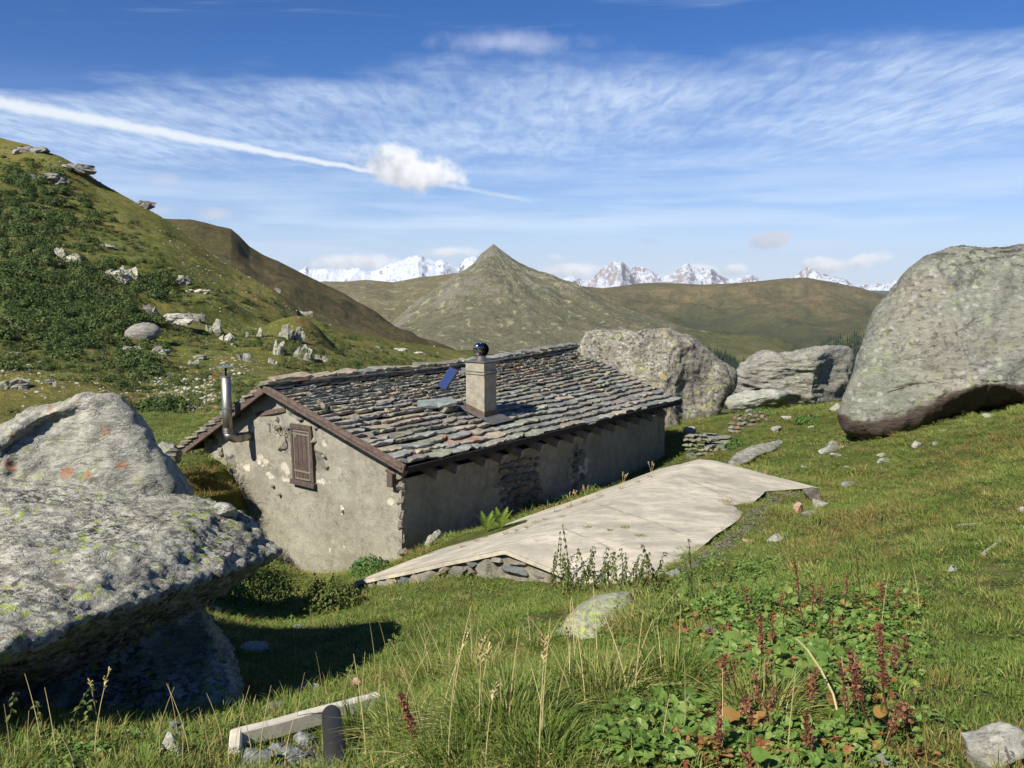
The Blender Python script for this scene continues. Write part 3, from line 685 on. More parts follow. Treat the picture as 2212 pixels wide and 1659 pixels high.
def blob(x, y, cx, cy, rx, ry, seed, rag=0.8):
    r = np.sqrt(((x - cx) / rx) ** 2 + ((y - cy) / ry) ** 2)
    return np.clip(1.25 - r + 1.7 * rag * fbm(xyz(x, y, seed * 3.7), 7.0, 5, 0.7, seed), 0, 1)
def wall_mesh(name, u0, u1, top, to3, n_out, step, bares, pales, zmin, relief=0.03):
    us = np.arange(u0, u1 + step / 2, step); nz = int((top(us).max() - zmin) / step) + 2
    t = np.linspace(0, 1, nz)[:, None]; z = zmin + (top(us)[None, :] - zmin) * t; u = np.broadcast_to(us[None, :], z.shape)
    base = fbm(xyz(u, z, 1.0), 0.8, 3, 0.5, 33) * relief + fbm(xyz(u, z, 2.0), 3.5, 5, 0.62, 34) * 0.026
    mb = np.zeros_like(z); mp = np.zeros_like(z)
    for b_ in bares: mb = np.maximum(mb, blob(u, z, *b_))
    for b_ in pales: mp = np.maximum(mp, blob(u, z, *b_))
    g = np.clip(fbm(xyz(u, z, 8.0), 3.2, 6, 0.7, 36) * 2.8 - 0.80, 0, 1)
    mp = np.maximum(mp, np.where(g > 0, g * 0.8, 0))
    off = base - 0.035 * np.clip(mb * 2 - 0.6, 0, 1) * (1 + 0.5 * fbm(xyz(u, z * 2.2, 5.0), 5.0, 3, 0.5, 39)) - 0.012 * np.clip(mp * 2 - .7, 0, 1)
    V = to3(u, z) + off[..., None] * n_out
    return mk(name, V.reshape(-1, 3), gridf(nz, len(us)), m_plaster, smooth=True, attrs={'bare': mb.ravel(), 'pale': mp.ravel()})

GA, SB = 0.22, 0.30           # roof overhang at the gable and along the eaves
bLw = bL - 0.55               # the left wall stands inside the low left eave
# gable wall
def gtop(b): return roofz(0.0, np.clip(b, 0, bL)) - 0.13
def gz(px, py):
    a, b, z = hit(px, py, a=GA); return b, z
bares = []; pales = []
for px, py, rx, ry in ((690, 870, .26, .24), (686, 905, .20, .22), (675, 880, .2, .3), (690, 1000, .16, .22), (625, 960, .22, .24), (612, 935, .14, .16), (640, 900, .3, .08), (460, 955, .22, .16), (850, 1030, .12, .2), (500, 1000, .2, .25), (520, 860, .3, .1), (750, 905, .3, .12), (805, 960, .25, .1)):
    b, z = gz(px, py); bares.append((b, z, rx, ry, int(px), 0.7))
for px, py, rx, ry in ((570, 1000, .26, .22), (615, 1010, .22, .28), (585, 1030, .3, .12), (548, 930, .09, .22), (560, 985, .2, .12), (615, 1035, .3, .07), (700, 960, .15, .4), (690, 1040, .3, .10), (740, 1100, .06, .1), (870, 1050, .08, .3), (530, 1010, .2, .12), (845, 1085, .1, .12), (713, 1185, .05, .09), (745, 1180, .05, .06)):
    b, z = gz(px, py); pales.append((b, z, rx * .62, ry * .62, int(px) + 1, 1.1))
zg = -6.3
o = wall_mesh('gable_wall', SB - 0.02, bLw, gtop, lambda u, z: WV(np.full_like(u, GA) + 0.04 * (z - zB) * 0 , u, z), -D1, 0.035, bares, pales, zg, 0.035)
under(o, hut)
# long side wall (in shade); side_wall coordinate = distance along the hut
def stop(a): return roofz(np.clip(a, 0, LEN), SB) - 0.42
bares = [(hit(1130, 1065, b=SB)[0], hit(1130, 1065, b=SB)[2], .75, .75, 7, .8), (hit(1100, 1020, b=SB)[0], hit(1100, 1020, b=SB)[2], .5, .3, 8, .8), (hit(1250, 990, b=SB)[0], hit(1250, 990, b=SB)[2], .35, .35, 9, 1.0)]
pales = [(hit(1255, 1000, b=SB)[0], hit(1255, 1000, b=SB)[2], .35, .4, 17, 1.2)]
o = wall_mesh('side_wall', GA - 0.02, LEN - 0.25, stop, lambda u, z: WV(u, np.full_like(u, SB), z), -D2, 0.045, bares, pales, -6.3, 0.04)
under(o, hut)
mb = MB()   # back and left walls
mb.beam(W(LEN - 0.4, SB, -4.9), W(LEN - 0.4, bLw, -4.9), 0.3, 3.2); mb.beam(W(GA + .3, bLw - .15, -5.3), W(LEN - .4, bLw - .15, -5.3), 0.3, 2.6)
mb.add([W(LEN - .3, SB, -3.4), W(LEN - .3, bLw, -3.7), W(LEN - .3, bR, zR1 - .25)], [(0, 1, 2)])
o = mb.build('rear_wall', m_plaster); recalc(o); under(o, hut)
# ragged corner stones along the near edge and single stones showing through the render
stone_cols = [(0.27, 0.24, 0.18), (0.20, 0.20, 0.18), (0.30, 0.27, 0.20), (0.15, 0.17, 0.17), (0.24, 0.19, 0.14)]
m_stone, nt, p = newmat('wall_stone')
v = pos(nt); oi = nd(nt, 'ShaderNodeObjectInfo')
n2 = noise(nt, v, 9, 6, 0.7); n3 = noise(nt, v, 50, 4, 0.7)
col = mix(nt, mr(nt, n2, 0.35, 0.65), oi.outputs['Color'], mix(nt, 0.5, oi.outputs['Color'], (0.10, 0.09, 0.07)))
col = mix(nt, mr(nt, n3, 0.5, 0.7, 0, 0.5), col, (0.36, 0.34, 0.28))
fin(nt, p, col, 0.93, bump(nt, mt(nt, 'ADD', n2, n3), 1.0, 0.03), spec=0.15)
def stone_mesh(seed, sub=3, ang=0.35):
    bm = bmesh.new(); bmesh.ops.create_icosphere(bm, subdivisions=sub, radius=1.0)
    V = np.array([v.co for v in bm.verts]); r = np.random.default_rng(seed)
    for _ in range(9):
        n = r.normal(size=3); n /= np.linalg.norm(n); dd = V @ n; lim = r.uniform(0.45, 0.8)
        V = V - np.where(dd > lim, dd - lim, 0)[:, None] * n
    V = V * (1 + 0.14 * fbm(V, 2.0, 2, .5, seed) + .05 * fbm(V, 6.0, 2, .5, seed))[:, None]
    V /= np.abs(V).max(0)
    Fs = [[v.index for v in f.verts] for f in bm.faces]; bm.free()
    return mk('stone', V, Fs, m_stone, link=False)
STONES = [stone_mesh(100 + i) for i in range(14)]
def stone(name, loc, half, eul=(0, 0, 0), parent=None, col=None, seed=None, mat=None):
    i = int(rng.integers(len(STONES))) if seed is None else seed % len(STONES)
    me = STONES[i]
    o = inst(name, me); o.location = tuple(loc); o.scale = half; o.rotation_euler = eul
    if parent: under(o, parent)
    c = col or stone_cols[int(rng.integers(len(stone_cols)))]
    k = rng.uniform(0.85, 1.15); o.color = (c[0] * k, c[1] * k, c[2] * k, 1)
    if mat: o.material_slots[0].link = 'OBJECT'; o.material_slots[0].material = mat
    return o
def wall_stone(px, py, sx, sz, side='g', col=None, out=0.016):
    if side == 'g': a, b, z = hit(px, py, a=GA); rz = math.atan2(D2[1], D2[0]); q = W(GA - out + 0.004, b, z)
    else: a, b, z = hit(px, py, b=SB); rz = math.atan2(D1[1], D1[0]); q = W(a, SB - out + 0.01, z)
    return stone('stone', q, (sx, 0.06, sz), (0, rng.uniform(-.2, .2), rz), hut, col)
for s_ in ((612, 962, .11, .17), (690, 868, .09, .06), (702, 878, .07, .07), (637, 858, .05, .06), (650, 905, .07, .05), (686, 925, .06, .05), (680, 952, .06, .08), (700, 985, .05, .05),
           (708, 1010, .06, .04), (604, 925, .07, .03), (600, 905, .05, .05), (745, 880, .10, .05), (770, 905, .12, .05), (800, 940, .1, .04), (478, 975, .09, .10), (497, 1020, .08, .12), (500, 1045, .06, .06),
           (520, 905, .06, .10), (455, 950, .10, .06), (530, 885, .08, .05), (840, 1015, .08, .05), (862, 1050, .06, .07), (866, 1110, .05, .1), (852, 1022, .10, .05), (668, 850, .08, .04), (640, 940, .05, .06), (625, 925, .06, .05),
           (605, 1068, .04, .03), (742, 1104, .03, .03), (590, 1050, .05, .03)):
    wall_stone(*s_)
for k in range(44):      # coursed rubble in the big bare patch of the shaded wall
    px = 1092 + (k % 6) * 13 + rng.uniform(-4, 4); py = 1000 + (k // 6) * 15 + rng.uniform(-3, 3) - (px - 1100) * .15
    wall_stone(px, py, rng.uniform(.08, .17), rng.uniform(.03, .055), 's', out=0.015)
for k in range(12):
    wall_stone(1246 + rng.uniform(-10, 12), 975 + k * 7, rng.uniform(.06, .12), rng.uniform(.03, .06), 's', out=.01)
for k in range(9):
    z = zB - 0.25 - k * 0.22
    q = W(GA + 0.02, SB + 0.02, z); stone('stone', q, (rng.uniform(.07, .11), rng.uniform(.07, .11), .10), (0, 0, HA), hut, (0.28, 0.25, 0.19))

# roof deck, barge boards, fascia, rafters
mb = MB()
na_ = 24; aa = np.linspace(0.03, LEN - 0.03, na_)
V = []; 
for a_ in aa:
    for b_ in (0.06, bR, bL - 0.06): V.append(W(a_, b_, float(roofz(a_, b_)) - 0.115))
V2 = [v - np.array((0, 0, 0.03)) for v in V]
Fs = []
for i in range(na_ - 1):
    for j in range(2): Fs.append((i * 3 + j, (i + 1) * 3 + j, (i + 1) * 3 + j + 1, i * 3 + j + 1))
n_ = len(V); Fs += [tuple(k + n_ for k in f[::-1]) for f in Fs]
mb.add(V + V2, Fs); o = mb.build('roof_deck', m_dark); under(o, hut)
def board(name, p, q, w, h, mat, up=(0, 0, 1), bv=0.008):
    m_ = MB(); m_.beam(p, q, w, h, up); o = m_.build(name, mat); bevel(o, bv); under(o, hut); return o
zt = lambda b: float(roofz(0, b))
board('barge_board', W(-0.035, -0.02, zt(0) - 0.075), W(-0.035, bR + .02, zt(bR) - 0.08), 0.05, 0.15, m_beam)
board('barge_board', W(-0.04, bR, zt(bR) - 0.12), W(-0.04, bL - .03, zt(bL) - 0.14), 0.07, 0.19, m_beam)
board('trim_board', W(-0.072, 0.02, zt(0) - 0.055), W(-0.072, bR - .02, zt(bR) - 0.05), 0.022, 0.05, m_beam)
board('fascia_board', W(0.0, -0.02, zB - 0.10), W(LEN - .01, -0.02, float(roofz(LEN, 0)) - 0.10), 0.035, 0.11, m_fasc)
for k, px in enumerate((943, 986, 1048, 1084, 1126, 1170, 1206, 1239, 1270, 1300, 1326, 1354, 1382, 1408, 1434)):
    a_ = hit(px, 940, b=0.08)[0]; z = float(roofz(a_, 0.1)) - 0.34
    board('rafter_end', W(a_, 0.05, z - 0.02), W(a_, 0.6, z + 0.14), 0.085, 0.17, m_raft)
board('plate_and_shade_board', W(GA + .3, SB + .28, zB - 0.3), W(LEN - .3, SB + .28, zB1 - 0.3), 0.1, 0.6, m_dark)  # dark board added behind the rafters so their gaps read as shade
# purlin end sticking out at the eaves corner, old lintel, beam end on the left
q = hit(846, 1037, a=GA - .1); board('beam_end', W(GA - .16, q[1], q[2]), W(GA + .2, q[1], q[2]), 0.13, 0.22, m_wood)
q0 = hit(554, 897, a=GA - .01); q1 = hit(617, 885, a=GA - .01)
board('old_lintel', W(GA - .015, q0[1], q0[2] + .01), W(GA - .015, q1[1], q1[2]), 0.05, 0.10, m_beam, bv=.015)
board('plate_and_shade_board', W(GA + .02, bL - .3, zL - .22), W(GA + .6, bL - .3, zL - .2), 0.2, 0.18, m_wood)

# slates
SL = []
def slate_mesh(seed):
    r = np.random.default_rng(seed); n = 9
    x = np.linspace(-0.5, 0.5, n); y = -0.16 * (1 - (2 * x) ** 2) * r.uniform(0.1, 1) + r.normal(0, 0.02, n) + 0.14 * abs(r.normal()) * np.clip(np.abs(x * 2) - 0.6, 0, 1)
    y += (r.uniform(-1, 1) * .16) * x
    P_ = [(x[i], y[i]) for i in range(n)] + [(0.5 - r.uniform(-.03, .06), 0.55), (0.46, 1.0), (-0.46, 1.0), (-0.5 + r.uniform(-.03, .06), 0.55)]
    k = len(P_); V = [(a, b, 1.0 + 0.25 * r.normal()) for a, b in P_] + [(a * 0.97, b + (0.03 if b < .3 else 0), 0) for a, b in P_]
    V.append((0, 0.4, 1.0))
    Fs = [(i, (i + 1) % k, 2 * k) for i in range(k)] + [tuple(range(2 * k - 1, k - 1, -1))]
    Fs += [(i, i + k, (i + 1) % k + k, (i + 1) % k) for i in range(k)]
    return np.array(V), Fs
m_slate, nt, p = newmat('slate_stone')
v = pos(nt); oi = nd(nt, 'ShaderNodeObjectInfo'); g = nd(nt, 'ShaderNodeNewGeometry')
rc = nd(nt, 'ShaderNodeAttribute', attribute_name='tone').outputs['Fac']
n2 = noise(nt, v, 6, 6, 0.65); n3 = noise(nt, v, 38, 5, 0.7)
oc = oi.outputs['Color']
dk_ = mix(nt, 1.0, oc, (0.55, 0.55, 0.55), 'MULTIPLY'); lt = mix(nt, 1.0, oc, (1.5, 1.5, 1.42), 'MULTIPLY')
col = mix(nt, mr(nt, n2, 0.35, 0.66), dk_, oc); col = mix(nt, mr(nt, n3, 0.48, 0.72, 0, 0.7), col, lt)
col = mix(nt, mr(nt, mt(nt, 'ADD', noise(nt, v, 3.3, 5, 0.7), rc), 0.63, 0.70, 0, 0.8), col, (0.25, 0.26, 0.17))
oz = mt(nt, 'ADD', noise(nt, vm(nt, 'ADD', v, (4, 8, 2)), 2.9, 6, 0.7), mt(nt, 'MULTIPLY', mt(nt, 'SUBTRACT', oi.outputs['Random'], 0.5), 0.22))
ozg = mr(nt, sep(nt, v)[0], -3.0, 1.0, 0.60, 1.0)
col = mix(nt, mt(nt, 'MULTIPLY', mr(nt, oz, 0.675, 0.71), ozg), col, (0.40, 0.115, 0.03))
fin(nt, p, col, 0.8, bump(nt, mt(nt, 'ADD', n2, n3), 0.9, 0.008), spec=0.3)
SLM = [slate_mesh(300 + i) for i in range(16)]
SLO = [mk('slate', V, Fs, m_slate, link=False) for V, Fs in SLM]
slates = []      # (matrix, colour, variant, size in the picture)
def add_slate(a, b, w, ln, th, side, lift=0.0, yaw=0.0, vis=1.0, tilt=None):
    up_ = 1 if side == 'r' else -1
    e = 0.05
    z0 = float(roofz(a, b)); z1 = float(roofz(a, b + up_ * e)) 
    yv = D2 * up_ * e + UP * (z1 - z0); yv = yv / np.linalg.norm(yv)
    xv = D1 * up_; nv = np.cross(xv, yv)
    c_, s_ = math.cos(yaw), math.sin(yaw); xv, yv = c_ * xv + s_ * yv, -s_ * xv + c_ * yv
    tl = (th * 1.5 / (ln * 0.55)) if tilt is None else tilt
    yt = yv * math.cos(tl) - nv * math.sin(tl); nt_ = np.cross(xv, yt)
    M = Matrix(((xv[0] * w, yt[0] * ln, nt_[0] * th, 0), (xv[1] * w, yt[1] * ln, nt_[1] * th, 0), (xv[2] * w, yt[2] * ln, nt_[2] * th, 0), (0, 0, 0, 1)))
    q = W(a, b, z0) + nv * (lift - 0.03); M.translation = Vector(q)
    t = np.clip(0.5 - a / 6.0 + (b / bR) * 0.35, 0, 1)
    u_ = rng.uniform()
    if u_ < 0.10 + 0.45 * t: c = (0.32, 0.27, 0.195)
    elif u_ < 0.35 + 0.4 * t: c = (0.235, 0.215, 0.175)
    elif u_ < 0.9: c = (0.215, 0.215, 0.19)
    else: c = (0.25, 0.255, 0.185)
    k = rng.uniform(0.85, 1.45); c = tuple(x * k for x in c)
    slates.append((M, c, int(rng.integers(16)), vis * w * ln / (q[1] ** 2)))
b = 0.0; row = 0
slope = math.hypot(bR, zR - zB) / bR
exps = []
while b < bR - 0.05:
    t = b / bR; e_ = 0.108 + 0.152 * (1 - t) ** 1.5
    exps.append((b, e_)); b += e_ / slope
for row, (b, e_) in enumerate(exps):
    a = 0.03 + rng.uniform(-.06, .03); lo = rng.uniform(-.02, .02)
    while a < LEN + 0.02:
        t = b / bR; w = (rng.uniform(0.24, 0.60) + (0.25 * rng.uniform() if rng.uniform() < .35 else 0)) * (1.2 - 0.35 * t)
        if a + w > LEN + .12: w = max(.2, LEN + 0.1 - a)
        ln = e_ * rng.uniform(1.8, 2.3); th = rng.uniform(0.028, 0.05)
        # the chimney stands through the roof
        add_slate(a + w / 2, b + rng.uniform(-.04, .035) + lo - (-0.04 if row == 0 else 0), w * rng.uniform(1.0, 1.08), ln, th, 'r', yaw=rng.normal(0, .05))
        a += w * rng.uniform(0.93, 1.0)
nright = len(slates)
b = bL; row = 0
while b > bR + 0.05:
    a = -0.10 + rng.uniform(-.05, .04); first = True
    while a < (LEN if True else 1):
        w = rng.uniform(0.35, 0.6)
        add_slate(a + w / 2, b + rng.uniform(-.02, .02), w * 1.04, 0.34, 0.034, 'l', yaw=rng.normal(0, .03), vis=(4.0 if first else 0.0001))
        a += w; first = False
    b -= 0.15
# ridge capping: two ragged layers of slabs
for lay_ in range(2):
    a = -0.02 + 0.2 * lay_
    while a < aR1 - 0.15 + .1 * lay_:
        w = rng.uniform(0.4, 0.85)
        add_slate(a + w / 2, bR - 0.16 + .04 * lay_ + rng.uniform(-.03, .03), w * 1.05, 0.27, rng.uniform(.035, .07), 'r', lift=0.04 + 0.05 * lay_, yaw=rng.normal(0, .08), vis=3, tilt=R(rng.uniform(9, 17)))
        a += w * rng.uniform(0.85, 1.1)
order = np.argsort([-s_[3] for s_ in slates])
keep = set(order[:298].tolist())
SV = []; SF = []; off = 0; ST = []
for i, (M, c, k, _) in enumerate(slates):
    if i in keep:
        o = inst('slate', SLO[k]); o.matrix_world = M; o.parent = hut; o.matrix_parent_inverse = Matrix.Translation(hut.location).inverted(); o.color = (*c, 1)
    else:
        V, Fs = SLM[k]; Vw = V @ np.array(M.to_3x3()).T + np.array(M.translation)
        SV.append((Vw, Fs, c))
# the remaining slates: a single part, three tones kept by separate materials slots
mats = []
for j, c in enumerate(((0.32, 0.27, 0.195), (0.235, 0.215, 0.175), (0.215, 0.215, 0.19), (0.25, 0.255, 0.185), (0.17, 0.168, 0.15))):
    mm = m_slate.copy(); mm.name = 'slate_stone_tone'; mats.append((c, mm))
    for n in mm.node_tree.nodes:
        if n.type == 'OBJECT_INFO':
            for l in list(n.outputs['Color'].links):
                ts = l.to_socket; mm.node_tree.links.remove(l); ts.default_value = (*c, 1)
            for l in list(n.outputs['Random'].links):
                ts = l.to_socket; mm.node_tree.links.remove(l)
                gi = mm.node_tree.nodes.new('ShaderNodeNewGeometry'); mm.node_tree.links.new(gi.outputs['Random Per Island'], ts)
me_V = []; me_F = []; mi = []; off = 0
for Vw, Fs, c in SV:
    me_V.append(Vw); j = int(np.argmin([sum((a - b_) ** 2 for a, b_ in zip(c, cc)) for cc, _ in mats]))
    for f in Fs: me_F.append(tuple(i + off for i in f)); mi.append(j)
    off += len(Vw)
o = mk('slate_rest', np.concatenate(me_V), me_F); o.data.materials.clear()
for _, mm in mats: o.data.materials.append(mm)
o.data.polygons.foreach_set('material_index', np.array(mi, np.int32)); under(o, hut); tag(o, kind='stuff')
print('slates', len(slates), 'rest', len(SV), 'rows', len(exps), 'LEN', LEN, aR1, 'z', zB, zR, zL, zB1, zR1)

# window: frame, shutter planks, straps, sill
wq = {k: hit(*v, a=GA - .03) for k, v in dict(tl=(628, 917), tr=(673, 918), bl=(634, 1040), br=(679, 1045)).items()}
def G3(b, z, out=0.0): return W(GA - out, b, z)
bl_, br_ = wq['bl'][1], wq['br'][1]; zt_, zb_ = (wq['tl'][2] + wq['tr'][2]) / 2, (wq['bl'][2] + wq['br'][2]) / 2 + .03
bt_, btr = wq['tl'][1], wq['tr'][1]
fw = 0.055
win = MB()
def gbeam(name, b0, z0, b1, z1, w, out, th, mat, parent=None):
    m_ = MB(); m_.beam(G3(b0, z0, out), G3(b1, z1, out), th, w, up=(0, 0, 1) if abs(b1 - b0) > abs(z1 - z0) else tuple(D2)); o = m_.build(name, mat); bevel(o, .004)
    return o
wf = empty('window', tuple(G3((bt_ + btr) / 2, zb_))); under(wf, hut)
def sub(o, parent=wf):
    o.parent = parent; o.matrix_parent_inverse = (Matrix.Translation(hut.location).inverted() if parent is hut else Matrix.Translation(parent.matrix_parent_inverse.translation + parent.location + hut.location).inverted())
    return o
W_ = abs(btr - bt_)
o = gbeam('frame_board', bt_, zt_ - .045, btr, zt_ - .045, 0.09, .035, .05, m_wood); sub(o)
o = gbeam('frame_board', bt_ - fw / 2, zt_ - .08, bl_ - fw / 2, zb_, fw, .03, .05, m_wood); sub(o)
o = gbeam('frame_board', btr + fw / 2, zt_ - .08, br_ + fw / 2, zb_, fw * 1.3, .03, .05, m_wood); sub(o)
o = gbeam('sill', bl_ + .03, zb_ - .03, br_ - .05, zb_ - .05, 0.085, .05, .09, m_wood); sub(o)
npl = 4; x0, x1 = bt_ - fw - .005, btr + fw + .005
for k in range(npl):
    f0 = x0 + (x1 - x0) * (k + .5) / npl; sh_ = bl_ - bt_
    o = gbeam('plank', f0, zt_ - .10, f0 + sh_ * .9, zb_ + .015, abs(x1 - x0) / npl - .006, .022, .02, m_wood); sub(o)
for fz in (0.17, 0.83):
    z = zt_ + (zb_ - zt_) * fz; o = gbeam('strap', x0 + .03, z, x1 - .01, z - .008, .035, .042, .012, m_iron); sub(o)
for xx in (x0 - .012, x1 + .03):
    o = gbeam('strap', xx, zt_ - .11, xx + sh_ * .9, zb_ + .03, .025, .038, .01, m_iron); sub(o)
for z in (zt_ - .12, zb_ + .03): o = gbeam('strap', x0 - .005, z, x1 + .02, z, .03, .036, .01, m_iron); sub(o)
# the year scratched into the render above the window, with its faint plaque outline
m_scr = simple('scratched_render', (0.25, 0.225, 0.165), 0.3, 30, 0.95, 0.002)
GL = {'1': [[(0, .75), (.25, 1), (.25, 0)]], '9': [[(.55, .75), (.4, 1), (.1, .95), (0, .75), (.12, .52), (.4, .52), (.55, .75), (.5, .3), (.2, 0)]],
      '3': [[(.05, .95), (.4, 1), (.52, .78), (.25, .55), (.55, .3), (.4, .03), (0, .08)]], '6': [[(.5, .95), (.2, .75), (.02, .35), (.15, .03), (.45, .03), (.55, .28), (.38, .5), (.08, .4)]]}
mb = MB(); q0 = hit(579, 918, a=GA - .01); q1 = hit(620, 924, a=GA - .01); wd = q1[1] - q0[1]; hh = 0.17
for i, ch in enumerate('1936'):
    for st in GL[ch]:
        pts = [G3(q0[1] + wd * (i + .12 + u_ * 1.2) / 4, q0[2] - .12 + v_ * hh - .01 * i, .034) for u_, v_ in st]; mb.tube(pts, .0085, 5)
o = mb.build('year_inscription', m_scr); under(o, hut)

# flue pipe on the gable
fl = empty('flue_pipe'); 
fj = hit(541, 941, a=GA - .02); j3 = W(GA - .02, fj[1], fj[2])
e3 = j3 - D1 * 0.50; r_f = 0.088
fl.location = tuple(e3); under(fl, hut)
ztop = hit(487, 812, a=GA - .52)[2]
mb = MB()
mb.tube([e3 + (0, 0, .12), e3 + (0.0, 0, .5), (e3[0], e3[1], ztop)], r_f, 20)
o = mb.build('pipe', m_steel, smooth=True); sub(o, fl)
mb = MB(); mb.tube([j3 + D1 * .03, j3 - D1 * .14, j3 - D1 * .36, j3 - D1 * .47 + (0, 0, .05), e3 + (0, 0, .14)], r_f * .99, 20)
o = mb.build('elbow', m_steel, smooth=True); sub(o, fl)
for zz in (.13, .165, .20): mb = MB(); mb.tube([e3 + (0, 0, zz), e3 + (0, 0, zz + .012)], r_f + .006, 20); sub(mb.build('pipe_ring', m_steel, smooth=True), fl)
for dd in (.20, .24): mb = MB(); mb.tube([j3 - D1 * dd, j3 - D1 * (dd + .012)], r_f + .006, 20); sub(mb.build('pipe_ring', m_steel, smooth=True), fl)
mb = MB(); mb.tube([(e3[0], e3[1], ztop - .02), (e3[0], e3[1], ztop + .004)], r_f + .006, 20); sub(mb.build('pipe_ring', m_steel), fl)
mb = MB(); mb.tube([(e3[0], e3[1], ztop), (e3[0] + .004, e3[1], ztop + .17)], .022, 8); sub(mb.build('cap_stem', m_black), fl)
mb = MB(); mb.tube([(e3[0], e3[1], ztop + .165), (e3[0], e3[1], ztop + .178)], .165, 24); sub(mb.build('rain_cap', m_galv), fl)
zb2 = hit(487, 882, a=GA - .52)[2]
mb = MB(); mb.tube([(e3[0], e3[1], zb2), (e3[0], e3[1], zb2 + .035)], r_f + .008, 20); mb.tube([np.array((e3[0], e3[1], zb2 + .017)) + D1 * .08, np.array((e3[0], e3[1], zb2 + .02)) + D1 * .52], .013, 6)
sub(mb.build('wall_bracket', m_galv), fl)

# chimney with its turning cowl
# base where the near vertical edge meets the slates
def roof_at(px, py):
    a_, b_ = np.meshgrid(np.arange(.3, 8, .02), np.arange(.1, 3.3, .02))
    x_, y_ = pix(WV(a_, b_, roofz(a_, b_))); k = np.argmin((x_ - px) ** 2 + (y_ - py) ** 2)
    return float(a_.flat[k]), float(b_.flat[k])
cb = roof_at(1046, 905)
ca, cb_ = cb; cw = 0.0
yd = W(ca, cb_, 0)[1]
# front-left face spans 41 px, right face 29 px
cwB = 41 / F * yd / 0.80; cwA = 27 / F * yd / 0.62
cz0 = float(roofz(ca, cb_)); 
ztopc = P(1046, 785, yd)[2]
chm = empty('chimney', tuple(W(ca + cwA / 2, cb_ + cwB / 2, cz0))); under(chm, hut)
m_ = MB(); n_ = 9
V = []
for k in range(n_ + 1):
    z = cz0 - .35 + (ztopc - cz0 + .35) * k / n_
    for (i, j) in ((0, 0), (0, 1), (1, 1), (1, 0)): V.append(W(ca + i * cwA, cb_ + j * cwB, z) + rng.normal(0, .003, 3))
Fs = [(k * 4 + i, k * 4 + (i + 1) % 4, k * 4 + 4 + (i + 1) % 4, k * 4 + 4 + i) for k in range(n_) for i in range(4)] + [(n_ * 4, n_ * 4 + 1, n_ * 4 + 2, n_ * 4 + 3)]
o = mk('chimney_shaft', V, Fs, m_con); recalc(o); sub(o, chm)
def ring(z, ex, h, name, mat, skew=0.0):
    m_ = MB(); c0 = W(ca + cwA / 2, cb_ + cwB / 2, z)
    for (sx, sy) in ((1, 0), (-1, 0), (0, 1), (0, -1)):
        c = c0 + D1 * sx * (cwA / 2 + ex / 2) + D2 * sy * (cwB / 2 + ex / 2) + UP * skew * (D2[1] * 0 + sy) * 0
        m_.box(c, D1 * ((cwA / 2 + ex) if sy else ex / 2), D2 * ((cwB / 2 + ex) if sx else ex / 2), UP * h / 2)
    o = m_.build(name, mat); return sub(o, chm)
# sloping copper skirt and lead apron
m_ = MB()
rz_ = lambda a_, b_: float(roofz(a_, b_))
for (h0, h1, ex0, ex1, mat_, nm) in ((.13, .04, .012, .02, m_copper, 'copper_skirt'), (.045, .03, .02, .16, m_lead, 'lead_apron')):
    m_ = MB(); V = []
    for ex, hh in ((ex0, h0), (ex1, h1)):
        for (i, j) in ((0, 0), (0, 1), (1, 1), (1, 0)):
            a_ = ca + (-ex if i == 0 else cwA + ex); b_ = cb_ + (-ex * (2.0 if nm == 'lead_apron' else 1) if j == 0 else cwB + ex)
            V.append(W(a_, b_, rz_(a_, b_) + hh))
    Fs = [(i, (i + 1) % 4, 4 + (i + 1) % 4, 4 + i) for i in range(4)]
    o = mk(nm, V, Fs, mat_); recalc(o); sub(o, chm)
ring(ztopc + .012, .015, .024, 'top_plate', m_black)
c0 = W(ca + cwA / 2, cb_ + cwB / 2, ztopc)
m_ = MB(); m_.box(c0 + (0, 0, .02), D1 * (cwA / 2 + .02), D2 * (cwB / 2 + .02), UP * .008); m_.tube([c0 + (0, 0, .025), c0 + (0, 0, .05), c0 + (0, 0, .07)], [.19, .15, .115], 24); m_.tube([c0 + (0, 0, .06), c0 + (0, 0, .13)], .10, 24)
sub(m_.build('cowl_base', m_steel, smooth=False), chm)
m_ = MB(); Rb = 0.158; nb = 22
for k in range(nb):       # curved vanes of the turning ventilator
    V = []
    for i in range(9):
        ph = -math.pi / 2 + math.pi * (0.13 + 0.80 * i / 8)
        for s_ in (0, 1):
            an = 2 * math.pi * (k + s_ * 0.95) / nb + 0.35 * math.sin(ph); rr_ = Rb * (1.0 - 0.13 * s_) * math.cos(ph) ** .72
            V.append(c0 + (rr_ * math.cos(an), rr_ * math.sin(an), .25 + Rb * .86 * math.sin(ph)))
    m_.add(V, [(2 * i, 2 * i + 1, 2 * i + 3, 2 * i + 2) for i in range(8)])
m_.tube([c0 + (0, 0, .375), c0 + (0, 0, .385)], [.07, .05], 16); m_.tube([c0 + (0, 0, .38), c0 + (0, 0, .41)], .012, 6)
m_.tube([c0 + (0, 0, .135), c0 + (0, 0, .36)], .085, 12)
o = m_.build('turning_cowl', m_steel, smooth=True)
o.data.materials.clear(); m_cowl = simple('cowl_steel', (0.33, 0.31, 0.29), 0.25, 6, 0.16, 0.0005, metal=1.0, spec=0.5); o.data.materials.append(m_cowl); sub(o, chm)

